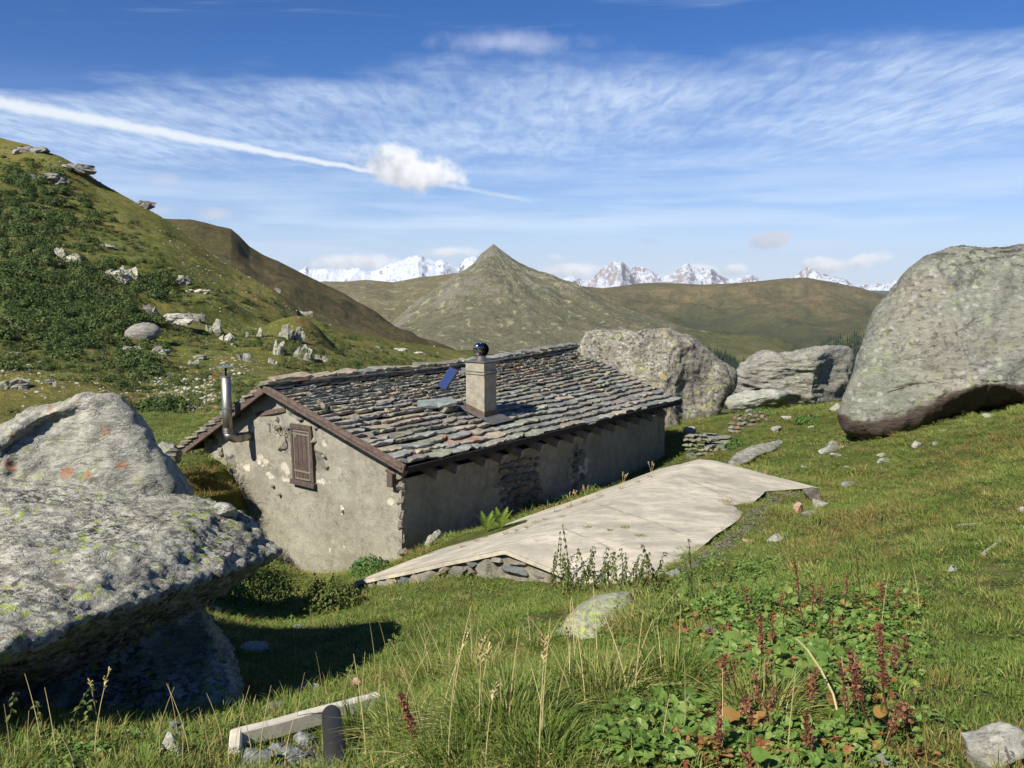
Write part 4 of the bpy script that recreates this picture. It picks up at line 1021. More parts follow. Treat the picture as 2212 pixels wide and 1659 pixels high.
# solar panel clamped to the chimney
sol = empty('solar_panel'); 
zc_ = P(1046, 806, yd)[2]
ring(zc_ + .02, .018, .016, 'clamp_band', m_iron); ring(zc_ - .035, .018, .014, 'clamp_band', m_iron)
m_blue, nt, p = newmat('solar_cell_blue'); v = nd(nt, 'ShaderNodeTexCoord').outputs['Object']
fin(nt, p, mix(nt, mr(nt, noise(nt, v, 9, 3, .5), .4, .6), (0.010, 0.026, 0.10), (0.014, 0.032, 0.12)), 0.6, None, spec=0.12)
yp = W(ca, cb_ + cwB + .25, 0)[1] - .15
tl, tr_, br2, bl2 = (P(970, 796, yp + .02), P(992, 797, yp - .03), P(965, 839, yp - .24), P(942, 836, yp - .17))
ctr = (tl + tr_ + br2 + bl2) / 4; ex = (tr_ + br2 - tl - bl2) / 4; ey = (tl + tr_ - bl2 - br2) / 4; nn = np.cross(ex, ey); nn /= np.linalg.norm(nn)
if nn[1] > 0: nn = -nn
# square the panel up
ex = ex - ey * np.dot(ex, ey) / np.dot(ey, ey)
sol.location = tuple(ctr); under(sol, hut)
m_ = MB(); m_.box(ctr - nn * .02, ex, ey, nn * .02); sub(m_.build('panel_frame', m_black), sol)
exn = ex * .93; eyn = ey * .96
for i in range(4):
    for j in range(9):
        c = ctr + exn * ((i + .5) / 2 - 1) + eyn * ((j + .5) / 4.5 - 1)
        m_ = MB(); m_.box(c + nn * .003, exn * .245, eyn * .106, nn * .004)
        if i == 0 and j == 0: cell0 = m_.build('cell', m_blue); base_c = c; sub(cell0, sol)
        else:
            o = cell0.copy(); COL.objects.link(o); o.location = tuple(np.array(cell0.location) + c - base_c)
m_ = MB(); pm = W(ca + .05, cb_ + cwB + .02, zc_)
m_.tube([pm, ctr + ey * .5 - nn * .05], .016, 6); m_.tube([pm + (0, 0, -.06), ctr - nn * .05], .012, 6); m_.tube([ctr + ey * .3 - nn * .05, W(ca - .02, cb_ + cwB + .02, cz0 + .25)], .012, 6)
m_.box(pm + (pm * 0) + D2 * .05, D1 * .01, D2 * .08, UP * .07)
sub(m_.build('mounting_arm', m_galv), sol)
# threaded rods and bracket on the right side of the clamp
m_ = MB(); q = W(ca - .02, cb_ - .02, zc_); q2 = W(ca + cwA + .12, cb_ - .03, zc_ + .02)
m_.tube([q, q2], .011, 6); m_.box(q2, D1 * .02, D2 * .02, UP * .05); m_.box(W(ca + cwA + .02, cb_ - .03, zc_ + .01), D1 * .03, D2 * .02, UP * .02)
sub(m_.build('clamp_rod', m_galv), chm)
# loose slab propped on a stone beside the chimney
q = roof_at(958, 890)
p0 = W(q[0], q[1], float(roofz(*q)))
prop = stone('prop_stone', p0 + (0.02, 0, .06), (.17, .13, .085), (0, .1, .4), None, (0.27, 0.26, 0.17), 3); tag(prop, 'small mossy stone propping the loose slab beside the chimney', 'stone')
sb = inst('loose_slab', SLO[4]); sb.location = tuple(p0 + (-.42, -.02, .13)); 
sb.matrix_world = Matrix.Translation(Vector(p0 + (-.10, -.10, .10))) @ Euler((R(14), R(-4), R(14))).to_matrix().to_4x4() @ Matrix.Diagonal((0.74, 0.34, 0.05, 1)); sb.color = (0.20, 0.23, 0.21, 1)
tag(sb, 'loose blue grey slab lying on the roof left of the chimney foot', 'slab')
# ------------------------------------------------------------------ boulders
def facet(V, c, seed, n, lo, hi, k=0.85):
    r = np.random.default_rng(seed); V = V - c
    ext = np.abs(V).max(0)
    U = V / ext
    for _ in range(n):
        d_ = r.normal(size=3); d_ /= np.linalg.norm(d_); dd = U @ d_; lim = r.uniform(lo, hi) * np.abs(dd).max()
        U = U - k * np.where(dd > lim, dd - lim, 0)[:, None] * d_
    return U * ext + c
def displace(o, amps, seed, strata=(1, 1, 1), ridged=True):
    me = o.data; n = len(me.vertices)
    V = np.empty(n * 3, np.float32); me.vertices.foreach_get('co', V); V = V.reshape(-1, 3).astype(float)
    N = np.empty(n * 3, np.float32); me.vertex_normals.foreach_get('vector', N); N = N.reshape(-1, 3)
    for i, (f, a) in enumerate(amps):
        V = V + N * (a * fbm(V * np.array(strata), f, 4, 0.55, seed + 7 * i, ridged and i == 0))[:, None]
    me.vertices.foreach_set('co', V.astype(np.float32).ravel()); me.update()
def cutp(V, c, cuts):
    U = V - c; ext = np.abs(U).max(0); U = U / ext
    for n_, lim in cuts:
        d_ = np.array(n_, float); d_ /= np.linalg.norm(d_); dd = U @ d_; lm = lim * np.abs(dd).max(); U = U - 0.93 * np.where(dd > lm, dd - lm, 0)[:, None] * d_
    return U * ext + c
def boulder(name, label, outline, Yc, T, mat, ax=0.0, ay=0.0, amps=((0.8, .12), (3, .05), (11, .015)), seed=1, nf=10, flo=.55, fhi=.85, nth=220, p=2.4, strata=(1, 1, 2.2), cat='boulder', back=0.8, cen=None, cuts=()):
    """closed stone whose outline is given in picture pixels at distance Yc (tilted by ax, ay metres per pixel), T metres deep each way"""
    out = np.array(outline, float); c = np.array(cen, float) if cen else out.mean(0)
    dd = out - c; ang = np.arctan2(dd[:, 1], dd[:, 0]); k = np.argsort(ang); ang = ang[k]; rad = np.hypot(*dd.T)[k]
    th = np.linspace(-np.pi, np.pi, nth, endpoint=False)
    # cut rays with polygon for exact outline
    q = out[k]; q2 = np.roll(q, -1, 0); rr = np.zeros(nth)
    for i, t in enumerate(th):
        dr = np.array((math.cos(t), math.sin(t))); best = 0
        for a_, b_ in zip(q, q2):
            e = b_ - a_; den = dr[0] * e[1] - dr[1] * e[0]
            if abs(den) < 1e-9: continue
            w = a_ - c; s_ = (w[0] * e[1] - w[1] * e[0]) / den; u_ = (w[0] * dr[1] - w[1] * dr[0]) / den
            if s_ > 0 and -1e-6 <= u_ <= 1 + 1e-6: best = max(best, s_)
        rr[i] = best
    rows = []; rim = []
    for sgn, ns in ((-1, 46), (1, 18)):
        ss = np.sin(np.linspace(0.02, np.pi / 2, ns)) if sgn < 0 else np.sin(np.linspace(np.pi / 2, 0.02, ns))[1:]
        for s_ in ss:
            X_ = c[0] + rr * s_ * np.cos(th); Y_ = c[1] + rr * s_ * np.sin(th)
            dep = T * (1 - s_ ** p) ** (1 / p) * (back if sgn > 0 else 1)
            Yd = Yc + ax * (X_ - c[0]) + ay * (Y_ - c[1])
            q3 = PV(X_, Y_, Yd + sgn * dep)
            rows.append(q3); rim.append(np.full(nth, s_))
    V = np.concatenate(rows); nr_ = len(rows)
    ctr = P(c[0], c[1], Yc)
    wr_ = (np.concatenate(rim) ** 9 * 0.95)[:, None]; V = facet(cutp(V, ctr, cuts), ctr, seed, nf, flo, fhi) * (1 - wr_) + V * wr_
    Fq = gridf(nr_, nth, True).tolist()
    Fq.append(list(range(nth))[::-1]); Fq.append([(nr_ - 1) * nth + i for i in range(nth)])
    o = mk(name, V, [tuple(f) for f in Fq], mat, smooth=True); recalc(o)
    displace(o, amps, seed, strata)
    org = np.array(o.data.vertices[0].co)
    tag(o, label, cat)
    return o
m_rkA = rock_mat('lichened_gneiss', (0.27, 0.255, 0.20), (0.42, 0.40, 0.32), darkamt=0.95, lime=0.75, white=0.6, orange=0.12, s=1.6, strata=3.0, rot=(0.15, 0.25, 0.1), bumpd=0.05)
m_rkB = rock_mat('grey_gneiss', (0.23, 0.225, 0.18), (0.34, 0.33, 0.265), darkamt=0.5, lime=0.25, white=0.35, orange=0.5, s=0.9, rot=(0.2, 0.9, 0.3), bumpd=0.06)
m_rkC = rock_mat('smooth_green_grey_rock', (0.125, 0.128, 0.10), (0.195, 0.195, 0.155), darkamt=0.45, lime=0.15, white=0.3, tan=0.5, s=0.55, rot=(0.1, 0.8, 0.2), bumpd=0.06, warm=(0.22, 0.18, 0.145))
# black crust on the crown and iron brown underside of the giant boulder
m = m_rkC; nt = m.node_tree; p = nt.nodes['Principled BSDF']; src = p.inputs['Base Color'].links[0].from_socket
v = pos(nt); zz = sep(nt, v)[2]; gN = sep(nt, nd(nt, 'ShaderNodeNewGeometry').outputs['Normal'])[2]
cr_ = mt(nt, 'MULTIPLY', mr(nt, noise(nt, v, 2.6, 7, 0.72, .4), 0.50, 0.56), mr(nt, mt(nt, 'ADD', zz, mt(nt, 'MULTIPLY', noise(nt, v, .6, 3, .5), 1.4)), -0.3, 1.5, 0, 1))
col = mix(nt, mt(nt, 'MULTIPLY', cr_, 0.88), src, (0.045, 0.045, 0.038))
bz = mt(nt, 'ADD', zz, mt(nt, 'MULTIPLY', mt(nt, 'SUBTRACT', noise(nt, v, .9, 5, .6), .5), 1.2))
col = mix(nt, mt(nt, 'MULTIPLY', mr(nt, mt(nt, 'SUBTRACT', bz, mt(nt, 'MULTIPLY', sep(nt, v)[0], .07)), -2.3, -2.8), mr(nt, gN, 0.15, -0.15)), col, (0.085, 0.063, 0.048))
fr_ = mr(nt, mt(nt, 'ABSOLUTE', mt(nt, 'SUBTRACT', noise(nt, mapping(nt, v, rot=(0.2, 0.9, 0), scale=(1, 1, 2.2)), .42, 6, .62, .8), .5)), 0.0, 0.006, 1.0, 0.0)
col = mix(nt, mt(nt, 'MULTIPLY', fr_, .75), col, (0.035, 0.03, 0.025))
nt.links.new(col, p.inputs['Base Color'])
m_rkD = rock_mat('warm_grey_rock', (0.17, 0.15, 0.12), (0.26, 0.24, 0.195), darkamt=0.7, lime=0.5, white=0.5, tan=0.8, s=0.9, rot=(0.1, 1.2, 0.3), bumpd=0.06)
m_rkE = rock_mat('banded_grey_rock', (0.19, 0.18, 0.15), (0.28, 0.27, 0.225), darkamt=0.5, lime=0.25, white=0.4, tan=0.3, s=0.7, strata=5, bumpd=0.07)
m_rkF = rock_mat('pale_rock', (0.23, 0.23, 0.195), (0.33, 0.33, 0.28), darkamt=0.1, lime=0.25, white=0.3, s=0.8, bumpd=0.05)
m_rkG = rock_mat('green_lichen_rock', (0.19, 0.195, 0.125), (0.29, 0.295, 0.19), darkamt=0.4, lime=0.9, white=0.1, s=2.2, bumpd=0.02)
m_red = rock_mat('reddish_rock', (0.30, 0.18, 0.12), (0.38, 0.25, 0.18), darkamt=0.1, s=3, bumpd=0.015)
m_dkr = rock_mat('dark_brown_rock', (0.10, 0.085, 0.07), (0.17, 0.15, 0.125), darkamt=0.4, s=3, bumpd=0.015)
m_bl = rock_mat('blue_grey_rock', (0.14, 0.148, 0.14), (0.21, 0.22, 0.205), darkamt=0.3, white=0.4, s=3, bumpd=0.015)
m_rkH = rock_mat('near_grey_rock', (0.21, 0.20, 0.165), (0.31, 0.30, 0.25), darkamt=0.5, lime=0.2, white=0.3, s=3.2, strata=1.6, bumpd=0.012)
m_hr = rock_mat('hillside_rock', (0.18, 0.175, 0.14), (0.30, 0.29, 0.24), darkamt=0.25, lime=0.3, white=0.2, s=0.10, rot=(0.2, 0.9, 0.4), strata=3, bumpd=0.5)
m_hp = rock_mat('pale_hillside_rock', (0.33, 0.315, 0.24), (0.45, 0.43, 0.34), darkamt=0.35, s=0.12, rot=(0.2, 0.9, 0.4), strata=2, bumpd=0.4)
m_hg = rock_mat('grey_hillside_rock', (0.18, 0.17, 0.145), (0.27, 0.255, 0.225), darkamt=0.2, s=0.12, strata=4, bumpd=0.4)

# great leaning slab in the left foreground: wedge shaped slab on its foot, joined by a voxel remesh
def hull_mesh(sets):
    bm = bmesh.new()
    for pts in sets:
        b2 = bmesh.new()
        for q in pts: b2.verts.new(tuple(q))
        r = bmesh.ops.convex_hull(b2, input=b2.verts)
        bmesh.ops.delete(b2, geom=[g_ for g_ in r['geom_interior'] if isinstance(g_, bmesh.types.BMVert)], context='VERTS')
        me = bpy.data.meshes.new('t'); b2.to_mesh(me); b2.free(); bm.from_mesh(me); bpy.data.meshes.remove(me)
    me = bpy.data.meshes.new('t'); bm.to_mesh(me); bm.free(); return me
def remeshed(name, me, vox, mat, smooth=3):
    o = bpy.data.objects.new(name, me); COL.objects.link(o)
    md = o.modifiers.new('r', 'REMESH'); md.mode = 'VOXEL'; md.voxel_size = vox
    ms = o.modifiers.new('s', 'SMOOTH'); ms.iterations = smooth; ms.factor = 0.5
    dg = bpy.context.evaluated_depsgraph_get(); ev = o.evaluated_get(dg); m2 = bpy.data.meshes.new_from_object(ev)
    o.modifiers.clear(); o.data = m2; m2.materials.clear(); m2.materials.append(mat)
    m2.polygons.foreach_set('use_smooth', np.ones(len(m2.polygons), bool)); m2.update(); return o
slab = [P(-900, 960, 8.0), P(-400, 1020, 7.8), P(0, 1062, 7.6), P(120, 1074, 7.5), P(245, 1093, 7.4), P(360, 1082, 7.35), P(470, 1080, 7.35), P(520, 1105, 7.3), P(570, 1140, 7.2), P(612, 1188, 7.05),
        P(600, 1199, 6.95), P(478, 1246, 6.3), P(364, 1280, 5.7), P(263, 1316, 5.2), P(209, 1338, 4.9), P(118, 1370, 4.5), P(0, 1410, 4.1), P(-300, 1500, 3.5), P(-900, 1700, 3.2),
        P(560, 1226, 7.2), P(505, 1260, 7.1), P(435, 1311, 6.9), P(200, 1440, 6.2), P(-300, 1600, 5.2), P(-900, 1650, 5.4), P(480, 1170, 7.7)]
foot = [P(430, 1300, 6.95), P(443, 1336, 6.8), P(458, 1386, 6.6), P(487, 1437, 6.3), P(508, 1488, 6.0), P(530, 1552, 5.6), P(535, 1620, 5.5), P(300, 1430, 6.2), P(100, 1480, 5.9), P(-300, 1580, 5.3),
        P(300, 1640, 5.4), P(0, 1690, 5.1), P(-500, 1750, 4.8), P(-500, 1450, 7.5), P(200, 1300, 7.5), P(420, 1290, 7.6), P(500, 1400, 7.2), P(500, 1480, 7.3), P(-500, 1500, 8.0), P(0, 1250, 8.0)]
o = remeshed('boulder', hull_mesh([slab, foot]), 0.036, m_rkA, 1)
displace(o, ((1.0, .02), (4.5, .05), (14, .035)), 5, (1, 1, 2.6), True)
tag(o, 'huge overhanging lichen spotted slab boulder in the left foreground', 'boulder')
wq_ = [(690, 1)]
o = boulder('rock', 'small white quartz lump on the tip of the leaning slab', [(463, 1097), (470, 1088), (485, 1087), (500, 1095), (512, 1105), (510, 1113), (490, 1117), (470, 1112)], 7.05, .11, m_rkF, nth=60, seed=4, amps=((6, .02), (20, .008)), cat='rock')

boulder('boulder', 'broad grey boulder with orange lichen spots behind the leaning slab', [(-420, 1060), (-300, 950), (-120, 925), (0, 921), (60, 890), (130, 869), (190, 856), (240, 849), (266, 852), (280, 864), (300, 898), (322, 932), (335, 965), (352, 990), (385, 1020), (410, 1045), (422, 1075), (400, 1110), (250, 1190), (-200, 1250), (-420, 1180)],
        9.35, 1.25, m_rkB, ax=0.001, ay=-0.0004, back=0.3, seed=21, nf=24, flo=.55, fhi=.9, amps=((0.6, .06), (2.6, .06), (9, .03)), cuts=(((.72, -.6, .25), .52), ((-.25, -.75, .6), .58), ((.2, -.9, -.1), .7)), strata=(2.0, 1, 1.0), cen=(60, 1040))
boulder('rock', 'pale grey rock wedged between the broad boulder and the left eave', [(335, 975), (350, 955), (378, 958), (392, 975), (390, 1000), (360, 1005)], 15.5, .35, m_rkE, seed=5, nth=60, amps=((2, .04), (9, .01)), cat='rock')
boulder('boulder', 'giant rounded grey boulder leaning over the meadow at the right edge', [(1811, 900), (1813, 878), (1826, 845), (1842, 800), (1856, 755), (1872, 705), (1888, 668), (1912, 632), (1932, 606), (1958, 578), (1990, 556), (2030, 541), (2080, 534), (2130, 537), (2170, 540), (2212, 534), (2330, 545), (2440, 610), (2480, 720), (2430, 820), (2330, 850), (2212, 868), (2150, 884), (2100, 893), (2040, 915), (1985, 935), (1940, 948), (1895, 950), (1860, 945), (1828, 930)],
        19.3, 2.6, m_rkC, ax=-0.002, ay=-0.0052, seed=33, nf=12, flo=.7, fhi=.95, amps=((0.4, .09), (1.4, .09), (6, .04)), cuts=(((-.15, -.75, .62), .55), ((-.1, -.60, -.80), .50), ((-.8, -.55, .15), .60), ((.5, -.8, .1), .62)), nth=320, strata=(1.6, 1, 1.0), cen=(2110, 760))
boulder('boulder', 'tall grey and yellow green boulder rising behind the far end of the roof', [(1228, 790), (1240, 757), (1255, 738), (1262, 722), (1283, 714), (1310, 716), (1345, 709), (1365, 713), (1395, 711), (1425, 709), (1450, 712), (1478, 724), (1500, 738), (1525, 762), (1545, 782), (1565, 795), (1582, 812), (1583, 832), (1566, 852), (1552, 880), (1545, 905), (1520, 930), (1500, 955), (1495, 1010), (1440, 1040), (1250, 1000), (1200, 850)],
        27.4, 2.0, m_rkD, ay=-0.004, cuts=(((-.4, -.8, .35), .6), ((.6, -.75, .1), .6)), seed=41, nf=12, flo=.75, fhi=.96, amps=((0.5, .2), (2.2, .10), (8, .03)), strata=(1.5, 1, 1))
boulder('boulder', 'long pale boulder with dark cracks between two larger ones on the right', [(1580, 842), (1590, 812), (1600, 792), (1622, 775), (1640, 766), (1660, 761), (1676, 768), (1700, 766), (1740, 757), (1780, 748), (1808, 746), (1830, 751), (1841, 770), (1843, 800), (1841, 850), (1800, 880), (1700, 890), (1600, 880)],
        31.5, 2.0, m_rkE, ay=-0.004, seed=47, nf=12, amps=((0.5, .16), (2, .09), (8, .025)), strata=(1, 1, 3.5))
boulder('rock', 'low whitish rock with a diagonal crack in front of the long pale boulder', [(1566, 872), (1570, 858), (1590, 850), (1630, 845), (1675, 842), (1702, 846), (1706, 856), (1690, 864), (1655, 870), (1640, 880), (1605, 885), (1575, 884)], 26.5, .7, m_rkF, ay=-.004, seed=51, nth=100, amps=((1.2, .07), (5, .03)), cat='rock')
boulder('rock', 'flat grey outcrop in the grass beyond the cream roof', [(1572, 1004), (1586, 985), (1610, 972), (1650, 958), (1680, 951), (1693, 954), (1680, 970), (1640, 985), (1610, 1000), (1590, 1008)], 20.4, .35, m_rkE, seed=53, ay=-.034, nth=90, amps=((1.6, .06), (7, .015)), cat='rock')
boulder('boulder', 'green lichened rounded boulder half buried in the foreground turf', [(1189, 1416), (1192, 1388), (1204, 1362), (1222, 1340), (1250, 1312), (1290, 1288), (1330, 1276), (1365, 1275), (1372, 1300), (1340, 1345), (1290, 1400), (1240, 1440), (1195, 1440)], 6.6, .5, m_rkG, ay=-.003, seed=57, nf=14, flo=.6, fhi=.9, nth=140, cuts=(((-.5, -.7, .5), .6), ((.2, -.6, .8), .62)), amps=((2, .03), (9, .018)), strata=(1, 1, 1))

def rock_at(px, py, w, h, label, mat=None, seed=0, group=None, name='rock', sink=0.3, gf=Gd, flat=1.0):
    """loose stone of w x h picture pixels standing on the ground at (px, py)"""
    q = gf(px, py); k = q[1] / F; r = np.random.default_rng(seed + 900)
    bm = bmesh.new(); bmesh.ops.create_icosphere(bm, subdivisions=4, radius=1.0)
    V = np.array([v_.co for v_ in bm.verts]); Fs = [[v_.index for v_ in f.verts] for f in bm.faces]; bm.free()
    V = facet(V, np.zeros(3), seed, 16, .36, .78, 1.0)
    V = V / np.abs(V).max(0)
    half = np.array((w * k / 2, w * k / 2 * r.uniform(.6, .95) * flat, h * k / 2 * 1.15)); V = V * half
    a = r.uniform(-.5, .5); V = V @ np.array(((math.cos(a), math.sin(a), 0), (-math.sin(a), math.cos(a), 0), (0, 0, 1)))
    s_ = half.max(); V = V + (fbm(V / s_, 1.7, 5, .55, seed)[:, None] * V / np.linalg.norm(V / half, axis=1)[:, None] * 0.22)
    o = mk(name, V, Fs, mat or m_rkE, smooth=True); recalc(o)
    o.location = (q[0], q[1], q[2] + half[2] * (1 - sink * 2)); tag(o, label, 'rock', group); return o
m_rkE_far = m_rkE; m_rkE = m_rkH
RK = [
 (1756, 1078, 46, 30, 'dark brown block at the far corner of the cream roof', m_dkr, .2),
 (1722, 1109, 30, 34, 'upright reddish stone beside the corner of the cream roof', m_red, .2),
 (1768, 1102, 44, 26, 'rounded grey stone under the dark brown block', m_rkE, .25),
 (1752, 1112, 44, 16, 'blue grey stone at the foot of the reddish stone', m_bl, .3),
 (1672, 1168, 62, 26, 'flat pale stone slab lying in the meadow below the reddish stone', m_rkE, .55),
 (1615, 1172, 30, 12, 'small pinkish stone at the gravel strip edge of the cream roof', m_red, .4),
 (1490, 945, 34, 30, None, m_rkE, .3),
 (2148, 1655, 150, 120, 'angular grey rock at the bottom right corner', m_rkE, .3),
 (1905, 1652, 70, 36, 'blue grey stone at the bottom edge left of the angular corner rock', m_bl, .3),
 (560, 1402, 76, 22, 'long pale grey stone in the lawn between the slab boulder and the shadow', m_rkE, .4),
 (489, 1408, 34, 18, 'small white stone beside the long pale one', m_rkF, .4),
 (464, 1405, 26, 18, 'small blue green stone nearest the slab boulder', m_bl, .4),
 (648, 1356, 48, 12, 'thin pale slab in the grass below the bushes', m_bl, .4),
 (517, 1318, 44, 30, 'dark blue grey stone under the green bush', m_bl, .3),
 (466, 1325, 40, 22, 'pale grey stone beside the foot of the slab boulder', m_rkE, .35),
 (668, 1503, 60, 32, 'grey stone lying in the shadow above the white kerb', m_bl, .35),
 (590, 1538, 60, 36, 'dark stone in the shadow at the back of the white kerb', m_dkr, .4),
 (770, 1490, 36, 34, 'little pinkish stone standing behind the white kerb', m_red, .2),
 (375, 1590, 42, 44, 'upright blue grey stone in the grass under the slab boulder', m_bl, .3),
 (365, 1625, 90, 50, 'rounded lichened rock among dry stalks at the bottom left', m_rkE, .35),
 (300, 1598, 40, 26, 'small grey rock left of the upright blue grey stone', m_rkE, .35),
 (545, 1650, 90, 50, 'grey rock under the end of the white kerb', m_bl, .3),
 (640, 1640, 90, 36, 'layered grey slab beside the black pipe', m_bl, .3),
 (665, 1610, 70, 34, 'tilted grey slab between the white kerb and the black pipe', m_bl, .2),
 (600, 1630, 60, 34, 'bluish stone under the overhanging grass of the white kerb', m_bl, .3),
 (1200, 1495, 40, 44, 'pinkish stone hidden between two grass tussocks', m_red, .25),
 (1795, 1590, 34, 50, 'white faced rock among the dead dock leaves', m_rkF, .3),
 (1740, 1575, 60, 60, 'dark grey rock behind the white faced one', m_dkr, .35),
 (1530, 1365, 44, 24, 'small blue grey stone among the dock leaves', m_bl, .4),
 (1455, 1243, 40, 14, 'thin blue grey stone at the near corner of the cream roof', m_bl, .4),
 (937, 1178, 40, 40, 'rough grey rock in the gap between hut and cream roof', m_rkE, .25),
 (1838, 1048, 50, 12, None, m_bl, .45),
]
for i, (px, py, w, h, lab, mt_, sk) in enumerate(RK):
    if lab is None: lab = {6: 'grey stone at the end of the dry wall by the hut corner', 31: 'thin bluish slab in the meadow right of the cream roof'}[i]
    rock_at(px, py, w, h, lab, mt_, i + 3, sink=sk)
ML = [(1790, 975, 60, 26, 'pale lichened rock in the meadow below the giant boulder'), (1802, 962, 36, 14, 'small pale rock just above the lichened one'), (1808, 985, 30, 14, 'small rock to the right of the lichened one'),
      (1912, 1000, 34, 20, 'white lichened stone among dry stems below the giant boulder'), (1980, 965, 24, 22, 'upright grey stone right of the giant boulder foot'), (1905, 985, 26, 10, 'thin grey stone just right of the small trio of rocks'), (1700, 905, 26, 10, 'small grey stone above the flat outcrop'),
      (1950, 925, 30, 10, 'small stone close under the giant boulder on its right'), (1945, 935, 20, 12, 'little stone below the one under the giant boulder'), (1870, 950, 30, 10, 'flat stone touching the shadow of the giant boulder'), (2040, 930, 20, 8, 'tiny stone on the slope right of the giant boulder foot'), (1672, 960, 22, 10, 'small stone between the dry wall and the flat outcrop'), (1735, 1010, 24, 8, 'small stone lying alone above the cream roof'), (2140, 900, 36, 10, 'long flat stone at the far right under the giant boulder'), (1680, 930, 30, 14, 'stone beside the ruined stone heap'),
      (2030, 1170, 14, 10, 'tiny stone in open grass in the middle of the meadow'), (1750, 925, 16, 8, 'tiny stone above the pale lichened rock'), (2020, 960, 24, 10, 'small stone far up the meadow right of the white lichened stone'), (1830, 1010, 20, 8, 'small stone halfway between cream roof and giant boulder'), (2060, 1232, 34, 20, 'pale stone low in the right hand meadow beside bare soil'), (1806, 888, 34, 24, 'rounded grey stone leaning at the left foot of the giant boulder'), (1640, 1030, 20, 8, 'small stone beyond the far corner of the cream roof'), (2210, 1105, 22, 14, 'grey stone at the right picture edge')]
for i, (px, py, w, h, lab) in enumerate(ML):
    rock_at(px, py, w, h, lab or 'small grey stone lying loose in the right hand meadow', m_rkE if i % 3 else m_rkF, 60 + i, group=None if lab else 'small stones in the meadow', sink=.35)

# dry stone walls beyond the hut
def dry_wall(root_label, rows, seed, cols, cat='wall'):
    q0 = Gd(*rows[0][:2]); root = empty('dry_stone_wall', tuple(q0)); tag(root, root_label, cat)
    r = np.random.default_rng(seed)
    for (x0, y0, x1, y1, n, w, h, Y) in rows:
        for k in range(n):
            t = (k + .5) / n; px = x0 + (x1 - x0) * t + r.uniform(-2, 2); py = y0 + (y1 - y0) * t + r.uniform(-2, 2)
            q = P(px, py, Y + r.uniform(-.1, .1)); kk = Y / F
            ww = w * r.uniform(.7, 1.3) * kk / 2; hh_ = h * r.uniform(.75, 1.25) * kk / 2
            stone('stone', q, (ww, ww * r.uniform(.7, 1), hh_), (r.normal(0, .08), r.normal(0, .08), r.uniform(-.4, .4)), root, cols[int(r.integers(len(cols)))])
    return root
gcol = [(0.28, 0.29, 0.17), (0.25, 0.24, 0.20), (0.21, 0.225, 0.21), (0.31, 0.29, 0.22), (0.24, 0.27, 0.14)]
dry_wall('tumbled dry stone wall with green lichen between hut corner and meadow',
         [(1485, 1020, 1560, 1020, 7, 18, 8, 21.2), (1482, 1010, 1565, 1012, 7, 18, 9, 21.3), (1484, 1000, 1560, 1002, 8, 16, 8, 21.4), (1482, 990, 1550, 992, 7, 17, 8, 21.5), (1484, 981, 1550, 982, 8, 15, 8, 21.6), (1482, 971, 1548, 972, 8, 15, 8, 21.7),
          (1480, 961, 1545, 962, 7, 15, 8, 21.8), (1478, 951, 1540, 950, 7, 16, 8, 22.0), (1476, 942, 1530, 940, 5, 17, 8, 22.2)], 5, gcol)
dry_wall('stack of long grey green slabs beside the dry stone wall',
         [(1545, 985, 1600, 985, 2, 60, 7, 21.6), (1535, 975, 1590, 972, 2, 60, 8, 21.9), (1530, 965, 1585, 962, 2, 60, 8, 22.1), (1528, 955, 1578, 950, 2, 56, 8, 22.3), (1525, 945, 1570, 943, 2, 50, 7, 22.5), (1520, 938, 1545, 936, 1, 50, 6, 22.6)], 8, [(0.22, 0.24, 0.22), (0.24, 0.25, 0.19)], 'stone stack')
dry_wall('ruined heap of reddish and grey wall stones below the pale boulders',
         [(1572, 932, 1690, 945, 8, 15, 9, 23.0), (1572, 922, 1680, 932, 8, 15, 9, 23.2), (1575, 913, 1665, 920, 7, 16, 9, 23.4), (1580, 904, 1660, 908, 6, 15, 9, 23.6), (1590, 896, 1655, 899, 5, 14, 8, 23.8), (1610, 888, 1650, 890, 3, 15, 8, 24.0), (1560, 945, 1700, 955, 7, 18, 8, 22.6)], 9,
         [(0.24, 0.15, 0.11), (0.20, 0.16, 0.13), (0.30, 0.19, 0.13), (0.24, 0.24, 0.21), (0.16, 0.12, 0.10)], 'stone heap')

# ------------------------------------------------------------------ the cream coated cistern roof beside the hut
m_cream, nt, p = newmat('cream_coating')
v = pos(nt)
vs = mapping(nt, mapping(nt, v, rot=(0, 0, R(10))), scale=(0.62, 1.1, 1))
n1 = noise(nt, vs, 1.9, 7, 0.62, 0.4); n2 = noise(nt, vs, 9, 6, 0.7); n3 = noise(nt, v, 30, 5, 0.7)
col = mix(nt, mr(nt, n1, 0.38, 0.66), (0.58, 0.515, 0.385), (0.38, 0.345, 0.27))
col = mix(nt, mr(nt, n2, 0.46, 0.66, 0, 0.7), col, (0.30, 0.275, 0.22))
col = mix(nt, mr(nt, n3, 0.55, 0.75, 0, 0.3), col, (0.28, 0.25, 0.19))
col = mix(nt, mr(nt, noise(nt, v, 0.9, 6, 0.68, 0.5), 0.46, 0.68, 0, 0.6), col, (0.25, 0.225, 0.175))
crm = nd(nt, 'ShaderNodeAttribute', attribute_name='crack').outputs['Fac']
col = mix(nt, crm, col, (0.07, 0.06, 0.04))
fin(nt, p, col, 0.8, bump(nt, mt(nt, 'SUBTRACT', mt(nt, 'ADD', n2, n3), mt(nt, 'MULTIPLY', crm, 2.0)), 0.5, 0.01), spec=0.2)
def hz_(px, py, b_or_z): pass
cA0 = P(765, 1256, 12.0); cR0 = P(1090, 1187, 10.45); cC0 = P(1312, 1278, 9.35)
cA1 = P(1424, 1016, 18.9); cR1 = P(1520, 993, 16.6); cC1 = P(1772, 1057, 15.4)
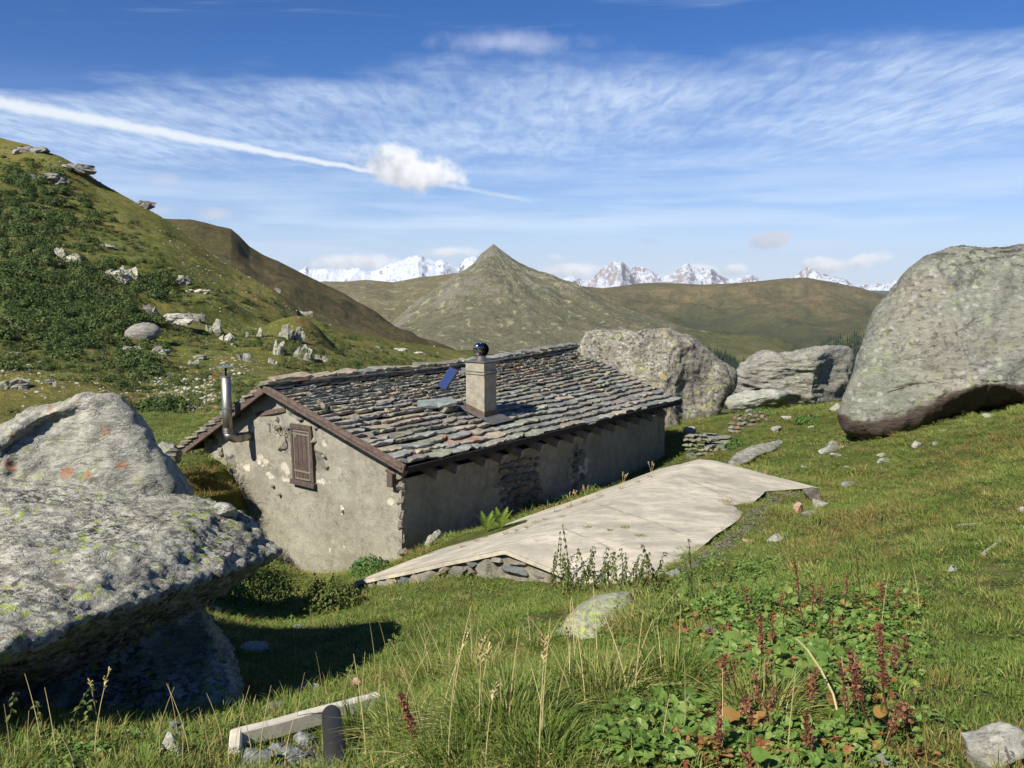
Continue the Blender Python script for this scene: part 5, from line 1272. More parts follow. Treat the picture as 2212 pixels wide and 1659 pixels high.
# right edge in the grass (front to back)
edge = EDGE
et = np.array([0, .12, .26, .42, .56, .70, .84, .92, 1.0])
nt_, ns_ = 150, 90
T_ = np.linspace(0, 1, nt_); E3 = np.stack([np.interp(T_, et, [e_[i] for e_ in edge]) for i in range(3)], -1)
wob_ = fbm(xyz(T_ * 9, T_ * 0, 4.0), 1.0, 4, .6, 3) * 0.05; E3[:, 0] += wob_
A3 = cA0 + (cA1 - cA0) * T_[:, None]; R3_ = cR0 + (cR1 - cR0) * T_[:, None]
S_ = np.linspace(0, 1, ns_); G_ = np.zeros((nt_, ns_, 3))
split = 0.42
for j, s_ in enumerate(S_):
    if s_ < split: G_[:, j] = A3 + (R3_ - A3) * (s_ / split)
    else: G_[:, j] = R3_ + (E3 - R3_) * ((s_ - split) / (1 - split))
base_ = G_.copy()
for _ in range(30):
    Z = G_.copy(); Z[:, 1:-1, 2] = (G_[:, :-2, 2] + 2 * G_[:, 1:-1, 2] + G_[:, 2:, 2]) / 4; G_ = Z
fr = np.clip(T_ * 5, 0, 1)[:, None]; G_[..., 2] = base_[..., 2] * (1 - fr) + (G_[..., 2] + 0.03) * fr
G_[..., 2] += 0.02 * fbm(G_, 0.8, 3, .5, 14)
PXc, PYc = pix(G_); crack = np.zeros(PXc.shape)
for line in (((1520, 1040), (1560, 1052), (1620, 1066), (1650, 1070)), ((1470, 1030), (1525, 1052), (1575, 1075), (1612, 1092)), ((1290, 1088), (1360, 1110), (1420, 1130), (1490, 1158)), ((1215, 1140), (1265, 1160), (1300, 1175), (1330, 1188)), ((1100, 1152), (1150, 1150)), ((970, 1170), (1130, 1115), (1270, 1060))):
    for (xa, ya), (xb, yb) in zip(line[:-1], line[1:]):
        t = np.clip(((PXc - xa) * (xb - xa) + (PYc - ya) * (yb - ya)) / ((xb - xa) ** 2 + (yb - ya) ** 2), 0, 1)
        dd_ = np.hypot(PXc - xa - t * (xb - xa), PYc - ya - t * (yb - ya)); crack = np.maximum(crack, np.clip(1.2 - dd_ / (1.3 + 0.8 * fbm(G_, 2.0, 3, .6, 5)), 0, 1) * 0.45)
cis = empty('cistern', tuple(cA0 + (0, 0, -.6))); tag(cis, 'low stone cistern with a long cream coloured coated roof beside the hut', 'cistern')
Vt = G_.reshape(-1, 3); o = mk('coated_roof', Vt, gridf(nt_, ns_), m_cream, smooth=True, attrs={'crack': crack.ravel()})
if o.data.polygons[5000].normal.z < 0: o.data.flip_normals()
under(o, cis)
# thickness of the front edge and left side wall
mb = MB()
for pts in (G_[0], G_[:, 0]):
    V = []; 
    for q in pts: V += [q + (0, 0, -.003), q + (0.0, 0.0, -.055)]
    mb.add(V, [(2 * i, 2 * i + 1, 2 * i + 3, 2 * i + 2) for i in range(len(pts) - 1)])
o = mb.build('roof_edge', m_cream); recalc(o); under(o, cis)
m_mortar = simple('old_mortar', (0.25, 0.225, 0.17), 0.4, 12, 0.95, 0.02, alt=(0.13, 0.115, 0.085))
mb = MB(); inn = D1 * 0.07
for pts, dz_ in ((G_[0] + inn, 1.3), (G_[:, 0] - D2 * .10, 1.6), (G_[:, -1] * 1.0, .5)):
    V = []
    for q in pts: V += [q + (0, 0, -.05), q + (0, 0, -dz_)]
    mb.add(V, [(2 * i, 2 * i + 1, 2 * i + 3, 2 * i + 2) for i in range(len(pts) - 1)])
o = mb.build('mortar_wall', m_mortar); recalc(o); under(o, cis)
# masonry stones of the front gable, fitted row on row
r_ = np.random.default_rng(77); placed = []
named = [(985, 1230, 46, 36), (1050, 1232, 62, 50), (1115, 1236, 86, 30), (925, 1234, 70, 34), (895, 1236, 50, 40), (870, 1244, 40, 30), (1072, 1212, 36, 16), (1020, 1205, 34, 18), (1170, 1240, 60, 26), (955, 1204, 50, 16), (1120, 1210, 60, 18), (845, 1238, 40, 22), (820, 1256, 42, 20), (800, 1268, 30, 14), (1000, 1255, 30, 12)]
for (a_, b_, c_, d_) in named:
    e_ = np.interp(a_, [765, 1090, 1312], [1258, 1190, 1280]); placed.append((a_, max(b_, e_ + 7 + d_ * .5), c_, d_))
tries = 0
while len(placed) < 95 and tries < 4000:
    tries += 1
    px = r_.uniform(775, 1230); 
    topy = np.interp(px, [765, 1090, 1312], [1260, 1194, 1282]) + 12; boty = np.interp(px, [765, 850, 1000, 1230], [1290, 1285, 1262, 1275])
    if boty < topy: continue
    py = r_.uniform(topy, boty); w = r_.uniform(14, 34); h = r_.uniform(8, 16)
    if any(abs(px - a_) < (w + c_) * .42 and abs(py - b_) < (h + d_) * .42 for a_, b_, c_, d_ in placed): continue
    placed.append((px, py, w, h))
front_dir = (cR0 - cA0); front_dir = front_dir * np.array((1, 1, 0)); front_dir /= np.linalg.norm(front_dir)
rz_f = math.atan2(front_dir[1], front_dir[0])
for i, (px, py, w, h) in enumerate(placed):
    a_, b_, z_ = None, None, None
    # meet the front plane (through cA0, along -D2)
    dr = P(px, py, 10.0); t = (cA0 @ D1) / (dr @ D1); q = dr * t
    kk = q[1] / F
    c = [(0.34, 0.30, 0.23), (0.30, 0.28, 0.22), (0.36, 0.30, 0.22), (0.25, 0.24, 0.20), (0.17, 0.19, 0.19)][int(r_.integers(5))]
    if i == 5: c = (0.12, 0.15, 0.165)
    stone('stone', q + D1 * .05, (w * kk / 2 * 1.12, .09, h * kk / 2 * 1.05), (0, r_.normal(0, .15), rz_f), cis, c)

# white L shaped kerb and the black pipe
m_kerb = simple('white_mortar', (0.62, 0.57, 0.46), 0.2, 9, 0.85, 0.006, alt=(0.50, 0.45, 0.36))
K0 = P(497, 1572, 4.25); K1 = P(812, 1494, 4.85); K2 = K0 + (P(512, 1625, 3.95) - K0) * 1.0
def strip(mb, p, q, w, h, side):
    p, q = np.array(p), np.array(q); n = max(2, int(np.linalg.norm(q - p) / .06)); V = []
    dirn = (q - p) / np.linalg.norm(q - p); sd = np.cross(dirn, (0, 0, 1.0)); sd /= np.linalg.norm(sd); sd *= side
    for i in range(n + 1):
        c = p + (q - p) * i / n + np.array((0, 0, 1)) * .012 * fbm((p + (q - p) * i / n)[None], 3, 3, .5, 5)[0]; ww = w * (1 + .12 * fbm((p + (q - p) * i / n)[None], 5, 3, .5, 8)[0])
        V += [c, c + sd * ww, c + sd * (ww + .01) - (0, 0, h), c - (0, 0, h)]
    Fs = [(4 * i + a_, 4 * i + (a_ + 1) % 4, 4 * i + 4 + (a_ + 1) % 4, 4 * i + 4 + a_) for i in range(n) for a_ in range(4)] + [(0, 1, 2, 3), (4 * n, 4 * n + 1, 4 * n + 2, 4 * n + 3)]
    mb.add(V, Fs)
mb = MB(); strip(mb, K0, K1, .06, .085, 1); strip(mb, K0 + (0, 0, .001), K0 + np.array((.05, -.20, -.02)), .06, .12, -1)
o = mb.build('kerb', m_kerb); recalc(o); bevel(o, .008); tag(o, 'white mortar kerb of a small trough lying in the foreground grass', 'kerb')
m_pipe, nt, p = newmat('black_painted_steel'); v = pos(nt); n2 = noise(nt, v, 60, 5, .7)
rust = mr(nt, noise(nt, v, 9, 5, .6), .58, .64); rust = mt(nt, 'MULTIPLY', rust, mr(nt, sep(nt, v)[1], 3.9, 3.75))
col = mix(nt, rust, mix(nt, mr(nt, n2, .4, .6), (0.020, 0.018, 0.016), (0.030, 0.027, 0.024)), (0.10, 0.03, 0.02))
fin(nt, p, col, .55, bump(nt, n2, .6, .002), spec=.35)
q0, q1 = P(716, 1545, 4.15), P(728, 1672, 3.35); dr = (q1 - q0) / np.linalg.norm(q1 - q0)
mb = MB(); mb.tube([q0 - dr * .045, q0 - dr * .04, q0 - dr * .025, q0, q1 + dr * .4], [.025, .035, .044, .048, .048], 24)
o = mb.build('steel_pipe', m_pipe, smooth=True); tag(o, 'black steel pipe with a rusty patch pointing at the white kerb', 'pipe')
# bare branches lying in the meadow
m_stick = simple('bare_stick', (0.36, 0.32, 0.24), .3, 30)
for i, (a_, b_, lab) in enumerate((((2125, 1202), (2172, 1168), 'grey dead branch lying in the meadow at the right'), ((2068, 1140), (2120, 1138), 'thin pale stick lying above the grey branch'), ((1178, 1250), (1240, 1272), 'pale stick leaning on the masonry under the cream roof'))):
    p0, p1 = Gd(*a_), Gd(*b_); mb = MB(); mid_ = (p0 + p1) / 2 + (0, 0, .03)
    mb.tube([p0 + (0, 0, .02), mid_, p1 + (0, 0, .03)], [.02 if i == 0 else .012, .013, .006], 6); o = mb.build('branch', m_stick); tag(o, lab, 'branch')

# ------------------------------------------------------------------ rocks of the left hillside
HR = [ # px, py(centre), w, h, label, mat
 (90, 383, 78, 26, 'long grey rock ledge high on the left hillside under the crest', m_hg), (60, 322, 60, 20, 'dark notched crag on the hillside crest at the far left', m_hg), (150, 358, 90, 18, 'jagged crag running down the hillside crest', m_hg),
 (300, 436, 50, 24, 'lone crag on the hillside crest above the dark ridge', m_hg), (143, 553, 36, 34, 'white split rock among dark shrubs on the left hillside', m_hp), (166, 556, 22, 26, 'ragged grey rock right beside the white split rock', m_hr),
 (240, 592, 62, 40, 'largest white rock outcrop on the left hillside', m_hp), (278, 590, 34, 36, 'cream white rock joined to the right of the largest white outcrop', m_hp), (396, 606, 34, 28, 'grey rock ledge on the hillside rib right of the white outcrop', m_hr),
 (420, 628, 46, 14, 'pale sloping rock slab below the grey rib ledge', m_hp), (370, 690, 80, 22, 'long pale cliff band above the balanced oval boulder', m_hp), (415, 682, 40, 26, 'grey end of the long pale cliff band', m_hr), (330, 668, 34, 40, 'shadowed rock cleft left of the pale cliff band', m_hg),
 (305, 718, 74, 40, 'balanced oval grey boulder on the left hillside', m_hg), (280, 752, 40, 26, 'pale rock supporting the balanced oval boulder', m_hr), (335, 758, 40, 18, 'rock ledge right under the balanced oval boulder', m_hr),
 (462, 708, 40, 34, 'fan shaped white rock left of the leaning rock ribs', m_hr), (488, 728, 30, 22, 'broken white rock under the fan shaped one', m_hp), (560, 714, 16, 36, 'narrow upright white rock on the lower hillside', m_hp), (537, 722, 12, 20, 'small leaning grey rock left of the narrow upright one', m_hg),
 (617, 717, 34, 44, 'pale cliff of leaning ribs on the lower hillside', m_hr), (641, 722, 34, 46, 'ribbed white cliff beside the dark rock shoulder', m_hr), (598, 752, 26, 40, 'white rock rib under the leaning cliff', m_hp), (652, 762, 38, 40, 'slanting ribbed rocks at the foot of the dark shoulder', m_hr),
 (588, 777, 20, 26, 'small pointed rock above the ridge of the roof', m_hr), (697, 772, 22, 26, 'lone ribbed rock right of the dark shoulder', m_hr), (528, 768, 30, 34, 'shrub topped rock above the flue pipe', m_hr),
 (20, 590, 14, 10, "tiny white rock at the left edge of the hillside", m_hp), (86, 566, 14, 10, "small white rock in the dark shrubs left of the split rock", m_hp), (105, 580, 12, 12, "small white rock just below the split rock's left side", m_hp), (225, 530, 32, 10, "pale flat slab in grass above the largest outcrop", m_hr), (420, 785, 26, 14, 'grey boulder on the lower hillside left of the flue pipe', m_hg), (428, 772, 34, 12, "thin pale slab above the grey boulder by the flue pipe", m_hr), (25, 830, 70, 30, 'big pale rock at the left edge of the valley meadow', m_hr), (110, 825, 36, 18, 'pale rock right of the one at the left edge', m_hg),
 (330, 790, 14, 10, "small white rock in the grass left of the scree", m_hp), (350, 770, 12, 10, "smaller white rock beside the grass under the oval boulder", m_hp), (20, 720, 8, 8, "tiny white rock low at the left edge", m_hp), (505, 745, 16, 9, "small white stone left of the shrub topped rock", m_hp), (860, 755, 30, 8, "long white stone low on the brown slope above the ridge of the roof", m_hp), (815, 748, 14, 8, "small grey stone on the brown slope above the roof", m_hg), (905, 762, 22, 6, "white stone nearest the chimney cowl on the brown slope", m_hp), (760, 745, 12, 6, "small rock beside the lone ribbed rock", m_hr), (650, 590, 8, 7, "tiny rock on the skyline above the ribbed cliff", m_hr),
 (655, 668, 34, 20, 'rough rock edge at the hillside skyline above the ribbed cliff', m_hr), (600, 625, 20, 12, "rock on the brown rib of the upper slope", m_hr), (330, 760, 10, 8, "tiny pale rock between oval boulder and scree", m_hp)]
for i, (px, py, w, h, lab, mt_) in enumerate(HR):
    q = hs.at(px, py + h * .35); k = q[1] / F; r = np.random.default_rng(400 + i)
    half = np.array((w * k / 2, w * k / 2 * .6, h * k * .56)) * (1.3 if w >= 18 and i != 13 else 1)
    nck = 1 if (i == 13 or w < 18) else int(4 + w / 9); VV = []; FF = []; of_ = 0
    for c_ in range(nck):
        bm = bmesh.new(); bmesh.ops.create_icosphere(bm, subdivisions=4 if nck == 1 and w > 25 else 3, radius=1.0)
        V = np.array([v_.co for v_ in bm.verts]); Fs = [[v_.index for v_ in f.verts] for f in bm.faces]; bm.free()
        if i != 13: V = facet(V, np.zeros(3), i * 31 + c_, 12, .30, .72, 1.0)
        V /= np.abs(V).max(0)
        n_ = fbm(V * np.array((2.6, 1, 0.7)) + i + c_, 1.3, 5, .6, i, True); V = V * (1 + (0.10 if i == 13 else 0.28) * n_)[:, None]
        if nck > 1:
            s_ = r.uniform(.35, .62); tl_ = r.normal(0, .35); V = V * np.array((s_ * .8, s_, s_ * 1.25))
            V = V @ np.array(((math.cos(tl_), 0, math.sin(tl_)), (0, 1, 0), (-math.sin(tl_), 0, math.cos(tl_))))
            cx_ = r.uniform(-.62, .62); V = V + np.array((cx_, r.uniform(-.3, .3), r.uniform(-.55, .5) * (1 - abs(cx_))))
        VV.append(V * half); FF += [[j + of_ for j in f] for f in Fs]; of_ += len(V)
    V = np.concatenate(VV); Fs = FF
    if i == 13: V = V @ np.array(((1, 0, .18), (0, 1, 0), (-.18, 0, 1)))
    o = mk('rock', V, Fs, mt_, smooth=(i == 13)); recalc(o); o.location = tuple(q + (0, half[1] * .35, half[2] * (.5 if i == 13 else .12)))
    tag(o, lab or 'small pale rock scattered on the left hillside', 'rock', None if lab else 'small rocks on the left hillside')
# scree: too many to count
m_scree = simple('scree_stone', (0.38, 0.365, 0.30), .4, .6, .95, .05, alt=(0.30, 0.29, 0.24))
def scree(name, label, zones, seed, smin, smax):
    r = np.random.default_rng(seed); V = []; Fs = []; off = 0
    base = [STONES[i] for i in range(6)]; B = []
    for me in base:
        v_ = np.empty(len(me.vertices) * 3, np.float32); me.vertices.foreach_get('co', v_); B.append((v_.reshape(-1, 3), np.array([tuple(p_.vertices) for p_ in me.polygons])))
    for (cx, cy, rx, ry, n) in zones:
        for _ in range(n):
            px, py = cx + r.normal() * rx, cy + r.normal() * ry; q = hs.at(px, py); k = q[1] / F
            s_ = smin * k * (smax / smin) ** (r.uniform() ** 1.8)
            bv, bf = B[int(r.integers(6))]; a = r.uniform(0, 6.3); c_, s2 = math.cos(a), math.sin(a)
            vv = bv * np.array((s_, s_ * .8, s_ * r.uniform(.35, .7))); vv = vv @ np.array(((c_, s2, 0), (-s2, c_, 0), (0, 0, 1)))
            V.append(vv + q); Fs.append(bf + off); off += len(bv)
    o = mk(name, np.concatenate(V), np.concatenate(Fs), m_scree); tag(o, label, 'scree', kind='stuff'); return o
scree('scree', 'pale scree of broken stones on the lower hillside behind the hut', [(400, 850, 50, 24, 300), (440, 830, 30, 18, 170), (340, 825, 40, 12, 100), (380, 880, 30, 14, 80), (150, 840, 120, 24, 90), (30, 800, 40, 20, 60), (500, 800, 20, 14, 40)], 3, 1.6, 8)
scree('scree', 'scattered small stones all over the left hillside', [(520, 620, 90, 50, 180), (620, 680, 50, 40, 90), (420, 560, 60, 50, 130), (470, 730, 60, 30, 60), (250, 500, 120, 60, 90), (800, 760, 80, 12, 60), (300, 820, 200, 30, 120), (100, 350, 80, 25, 60), (560, 790, 80, 16, 50)], 4, 1.0, 3.2)
# ------------------------------------------------------------------ vegetation
def leaf_mat(name, cols, objv=0.25, posn=None, transl=0.3, rough=0.6, vary=1.0):
    """cols: ramp colours; every leaf takes one of them (random per island mixed with random per instance)"""
    m, nt, p = newmat(name)
    g = nd(nt, 'ShaderNodeNewGeometry'); oi = nd(nt, 'ShaderNodeObjectInfo')
    f = mt(nt, 'ADD', mt(nt, 'MULTIPLY', g.outputs['Random Per Island'], 0.6 * vary), mt(nt, 'MULTIPLY', oi.outputs['Random'], 0.4))
    if posn:
        n = noise(nt, g.outputs['Position'], posn, 4, 0.6)
        f = mt(nt, 'ADD', mt(nt, 'MULTIPLY', f, 0.5), mt(nt, 'MULTIPLY', mr(nt, n, 0.3, 0.7), 0.5))
    col = ramp(nt, f, [(i / (len(cols) - 1), c) for i, c in enumerate(cols)])
    fin(nt, p, col, rough, None, spec=0.25)
    tr = nd(nt, 'ShaderNodeBsdfTranslucent', {'Color': col}); mxs = nt.nodes.new('ShaderNodeMixShader'); mxs.inputs[0].default_value = transl
    out = nt.nodes['Material Output']; nt.links.new(p.outputs[0], mxs.inputs[1]); nt.links.new(tr.outputs[0], mxs.inputs[2]); nt.links.new(mxs.outputs[0], out.inputs[0])
    return m
m_grass = leaf_mat('meadow_grass', [(0.075, 0.125, 0.020), (0.115, 0.18, 0.030), (0.165, 0.225, 0.042), (0.225, 0.24, 0.060), (0.33, 0.28, 0.11)], posn=0.9)
m_grasl = leaf_mat('tussock_grass', [(0.065, 0.12, 0.018), (0.115, 0.18, 0.028), (0.20, 0.245, 0.05), (0.34, 0.33, 0.10), (0.52, 0.44, 0.19)])
m_straw = leaf_mat('dry_straw', [(0.40, 0.31, 0.12), (0.52, 0.42, 0.19), (0.62, 0.54, 0.30)], transl=0.15)
m_gold = leaf_mat('golden_tuft', [(0.14, 0.145, 0.035), (0.27, 0.21, 0.065), (0.40, 0.29, 0.11)])
m_herb = leaf_mat('herb_leaf', [(0.07, 0.13, 0.022), (0.11, 0.19, 0.034), (0.15, 0.245, 0.05), (0.22, 0.29, 0.075), (0.38, 0.36, 0.08)], rough=0.45)
m_herb2 = leaf_mat('autumn_leaf', [(0.13, 0.18, 0.04), (0.26, 0.24, 0.06), (0.30, 0.17, 0.05), (0.24, 0.07, 0.035), (0.15, 0.045, 0.03)], rough=0.5)
m_nettle = leaf_mat('nettle_leaf', [(0.06, 0.095, 0.02), (0.09, 0.13, 0.028), (0.16, 0.18, 0.045), (0.13, 0.10, 0.045)], rough=0.6)
m_bush = leaf_mat('bush_leaf', [(0.055, 0.13, 0.024), (0.085, 0.18, 0.034), (0.13, 0.23, 0.05)], rough=0.5)
m_shrub = leaf_mat('alder_shrub', [(0.045, 0.075, 0.020), (0.078, 0.115, 0.028), (0.12, 0.15, 0.040)], transl=0.2, posn=0.08)
m_shrub2 = leaf_mat('rhododendron_scrub', [(0.055, 0.080, 0.018), (0.09, 0.115, 0.028), (0.13, 0.14, 0.042), (0.16, 0.13, 0.05)], posn=0.06, transl=0.15)
m_fern = leaf_mat('fern_frond', [(0.14, 0.22, 0.025), (0.24, 0.32, 0.04)], transl=0.35)
m_seed = leaf_mat('dock_seed', [(0.12, 0.045, 0.024), (0.19, 0.085, 0.042), (0.28, 0.155, 0.075)], transl=0.1)
m_stem = simple('dock_stem', (0.10, 0.035, 0.02), .4, 20); m_nstem = simple('nettle_stem', (0.09, 0.085, 0.04), .3, 20); m_twig = simple('twig', (0.07, 0.055, 0.035), .3, 10)

def blades(r, n, rad, h0, h1, w, lean=0.5, seg=2, droop=0.3, cen=(0, 0, 0), inner=0.0):
    V = []; Fs = []; c = 0
    for _ in range(n):
        a = r.uniform(0, 2 * np.pi); d_ = rad * math.sqrt(r.uniform(inner, 1)); h = r.uniform(h0, h1)
        bx, by = d_ * math.cos(a), d_ * math.sin(a); la = a + r.normal(0, .7); ln = lean * r.uniform(.1, 1) * h * (0.4 + d_ / (rad + 1e-6))
        tw = r.uniform(0, np.pi); ww = w * r.uniform(.6, 1.2); sx, sy = math.cos(tw) * ww, math.sin(tw) * ww
        for k in range(seg + 1):
            t = k / seg; q = (1 - t) if k == seg else 1 - 0.45 * t
            x = bx + math.cos(la) * ln * t ** 1.7; y = by + math.sin(la) * ln * t ** 1.7; z = h * (t - droop * t * t * min(1, ln / h * 1.2))
            if k < seg: V += [(cen[0] + x - sx * q / 2, cen[1] + y - sy * q / 2, cen[2] + z), (cen[0] + x + sx * q / 2, cen[1] + y + sy * q / 2, cen[2] + z)]
            else: V.append((cen[0] + x, cen[1] + y, cen[2] + z))
        for k in range(seg - 1): Fs.append((c + 2 * k, c + 2 * k + 1, c + 2 * k + 3, c + 2 * k + 2))
        Fs.append((c + 2 * seg - 2, c + 2 * seg - 1, c + 2 * seg)); c += 2 * seg + 1
    return V, Fs
def leafshape(r, L, Wd, lobes=True, cup=0.15):
    """flat leaf of 7 rim points along +x, cupped and slightly waved"""
    rim = [(0, 0), (.12, .38), (.38, .52), (.68, .40), (.9, .2), (1, 0)]
    pts = rim + [(x, -y) for x, y in rim[-2:0:-1]]
    V = [(x * L, y * Wd * r.uniform(.85, 1.15), cup * L * (abs(y) * 2) ** 2 * .8 + r.normal(0, .07) * L - 0.3 * L * x * x) for x, y in pts]
    V.append((.5 * L, 0, -.10 * L))
    n = len(pts); return np.array(V), [(i, (i + 1) % n, n) for i in range(n)]
def rosette(seed, n, L, spread=1.0, hgt=0.0):
    r = np.random.default_rng(seed); V = []; Fs = []; c = 0
    for i in range(n):
        a = r.uniform(0, 6.28); l = L * r.uniform(.55, 1.2); lv, lf = leafshape(r, l, l * r.uniform(.75, 1.05))
        el = r.uniform(-.3, 1.0); d_ = L * spread * r.uniform(.1, 1.3); z = hgt * r.uniform(.3, 1)
        Rm = np.array(Euler((r.normal(0, .3), -el, a)).to_matrix())
        V.append(lv @ Rm.T + np.array((math.cos(a) * d_, math.sin(a) * d_, z))); Fs += [tuple(j + c for j in f) for f in lf]; c += len(lv)
    return np.concatenate(V), Fs

def template_collection(name, meshes):
    c = bpy.data.collections.new(name)
    for i, me in enumerate(meshes):
        o = bpy.data.objects.new('%s_%02d' % (name, i), me); c.objects.link(o)
    return c
def scatter(name, coll, P3, rot, scl, idx, label, cat):
    me = bpy.data.meshes.new(name); n = len(P3); me.vertices.add(n); me.vertices.foreach_set('co', np.asarray(P3, np.float32).ravel())
    a = me.attributes.new('rot', 'FLOAT_VECTOR', 'POINT'); a.data.foreach_set('vector', np.asarray(rot, np.float32).ravel())
    scl = np.asarray(scl, np.float32); scl = np.c_[scl, scl, scl] if scl.ndim == 1 else scl
    a = me.attributes.new('scl', 'FLOAT_VECTOR', 'POINT'); a.data.foreach_set('vector', scl.ravel())
    a = me.attributes.new('idx', 'INT', 'POINT'); a.data.foreach_set('value', np.asarray(idx, np.int32))
    o = bpy.data.objects.new(name, me); COL.objects.link(o)
    ng = bpy.data.node_groups.new(name, 'GeometryNodeTree')
    ng.interface.new_socket('Geometry', in_out='INPUT', socket_type='NodeSocketGeometry'); ng.interface.new_socket('Geometry', in_out='OUTPUT', socket_type='NodeSocketGeometry')
    N = ng.nodes; L = ng.links
    gi = N.new('NodeGroupInput'); go = N.new('NodeGroupOutput'); ip = N.new('GeometryNodeInstanceOnPoints'); ci = N.new('GeometryNodeCollectionInfo')
    ci.inputs['Collection'].default_value = coll; ci.inputs['Separate Children'].default_value = True; ci.inputs['Reset Children'].default_value = True
    def at(nm, ty):
        x = N.new('GeometryNodeInputNamedAttribute'); x.data_type = ty; x.inputs['Name'].default_value = nm; return x.outputs['Attribute']
    L.new(gi.outputs[0], ip.inputs['Points']); L.new(ci.outputs[0], ip.inputs['Instance']); ip.inputs['Pick Instance'].default_value = True
    L.new(at('idx', 'INT'), ip.inputs['Instance Index']); L.new(at('rot', 'FLOAT_VECTOR'), ip.inputs['Rotation']); L.new(at('scl', 'FLOAT_VECTOR'), ip.inputs['Scale'])
    L.new(ip.outputs[0], go.inputs[0])
    md = o.modifiers.new('scatter', 'NODES'); md.node_group = ng
    tag(o, label, cat, kind='stuff'); return o
r_ = np.random.default_rng(2024)
def gm(V, Fs, mat): return mk('template', np.array(V), Fs, mat, link=False)
T_lawn = [gm(*blades(r_, 75, .15, .025, .07, .006, .9, 2), m_grass) for _ in range(4)]
T_long = [gm(*blades(r_, 65, .13, .06, .15, .006, .9, 3), m_grasl) for _ in range(3)]
T_dry = [gm(*blades(r_, 55, .12, .05, .12, .005, .9, 3), m_gold) for _ in range(2)]
T_clov = [gm(*rosette(50 + i, 22, .022, 4.0, .03), m_herb) for i in range(3)]
lawn = template_collection('grass_patch', T_lawn + T_long + T_dry + T_clov)   # 0-3 lawn, 4-6 long, 7-8 dry, 9-11 clover
cis_poly = np.array([q[:2] for q in [cA0, cA1, cR1, *[E3[i] for i in range(len(E3) - 1, -1, -6)], cR0]])
def inside(poly_, x, y):
    r = np.zeros(len(x), bool); n = len(poly_); j = n - 1
    for i in range(n):
        xi, yi = poly_[i]; xj, yj = poly_[j]
        r ^= ((yi > y) != (yj > y)) & (x < (xj - xi) * (y - yi) / (yj - yi + 1e-12) + xi); j = i
    return r
hut_poly = np.array([W(GA, SB, 0)[:2], W(LEN - .3, SB, 0)[:2], W(LEN - .3, bLw, 0)[:2], W(GA, bLw, 0)[:2]])
PX_, S_ = [], []
for (y0, y1, dens, sc_) in ((1.9, 3.6, 190, .75), (3.6, 6, 150, .85), (6, 10, 90, 1.05), (10, 16, 55, 1.35), (16, 30, 26, 1.9)):
    xm = .78 * y1 + 1.0; n = int(dens * (y1 - y0) * 2 * xm); x = r_.uniform(-xm, xm, n); y = r_.uniform(y0, y1, n)
    k = np.abs(x) < .72 * y + 1.0; x, y = x[k], y[k]; PX_.append(np.c_[x, y]); S_.append(np.full(len(x), sc_))
XY = np.concatenate(PX_); SC = np.concatenate(S_); nedge = 320; ke = r_.integers(12, nt_, nedge); XYe = E3[ke, :2] + np.c_[r_.uniform(-.03, .10, nedge), -r_.uniform(-.03, .08, nedge)]; NB = len(XY)
k = ~inside(cis_poly, XY[:, 0], XY[:, 1]) & ~inside(hut_poly, XY[:, 0], XY[:, 1]); XY, SC = XY[k], SC[k]
XY = np.concatenate([XY, XYe]); SC = np.r_[SC, np.full(nedge, .8)]
z = H(XY[:, 0], XY[:, 1])
nA = fbm(xyz(XY[:, 0], XY[:, 1]), .8, 4, .55, 201); nB = fbm(xyz(XY[:, 0], XY[:, 1]), 2.2, 4, .55, 207)
px_, py_ = pix(np.c_[XY, z])
u_ = r_.uniform(size=len(XY)); n_ = len(XY)
idx = r_.integers(0, 4, n_)
longz = ((XY[:, 1] < 5.2) & (px_ < 1500)) | ((np.abs(px_ - 1430) < 120) & (np.abs(py_ - 1330) < 60)) | ((px_ > 1080) & (px_ < 1500) & (py_ > 1430))
idx = np.where(u_ < np.where(longz, .55, .10 + .25 * np.clip(nB * 2, 0, 1)), r_.integers(4, 7, n_), idx)
band = np.abs(py_ - np.interp(px_, [1600, 1900, 2212], [1260, 1120, 940])) < 40
dryp = .07 + .42 * np.clip(nA * 2.2, 0, 1) + np.where(band & (px_ > 1700), .35, 0)
idx = np.where(r_.uniform(size=n_) < dryp, r_.integers(7, 9, n_), idx)
idx = np.where(r_.uniform(size=n_) < .14 + .3 * np.clip(-nA * 2 - .2, 0, 1), r_.integers(9, 12, n_), idx)
# trampled bare soil patches and the stony strip along the roof edge stay thin
bare_ = (nB < -.42) & (r_.uniform(size=n_) < .75)
edge_d = np.min(np.hypot(XY[:, None, 0] - E3[None, ::8, 0], XY[:, None, 1] - E3[None, ::8, 1]), 1)
bare_ |= (edge_d > .10) & (edge_d < .38) & (px_ > 1480) & (r_.uniform(size=n_) < .8)
bare_[-nedge:] = False
pitm = (np.hypot(px_ - 660, (py_ - 1630) * 1.4) < 85) & (XY[:, 1] < 5); bare_ |= pitm & (r_.uniform(size=n_) < .75)
# short turf under the overhanging slab only thinly
kk = ~bare_; rot = np.c_[r_.normal(0, .12, n_), r_.normal(0, .12, n_), r_.uniform(0, 6.28, n_)]
scl = SC * r_.uniform(.75, 1.25, n_) * (1 + .35 * np.clip(nA, -1, 1)); scl = np.where(idx >= 9, scl * 1.1, scl); zsc = scl * np.interp(XY[:, 1], [3, 6, 10, 20], [.85, .65, .5, .34]); scl = np.c_[scl, scl, zsc]
P3_ = np.c_[XY, z - .006]
scatter('grass', lawn, P3_[kk], rot[kk], scl[kk], idx[kk], 'short grazed green grass with yellow and clover patches over the whole meadow', 'grass')
print('grass', kk.sum())

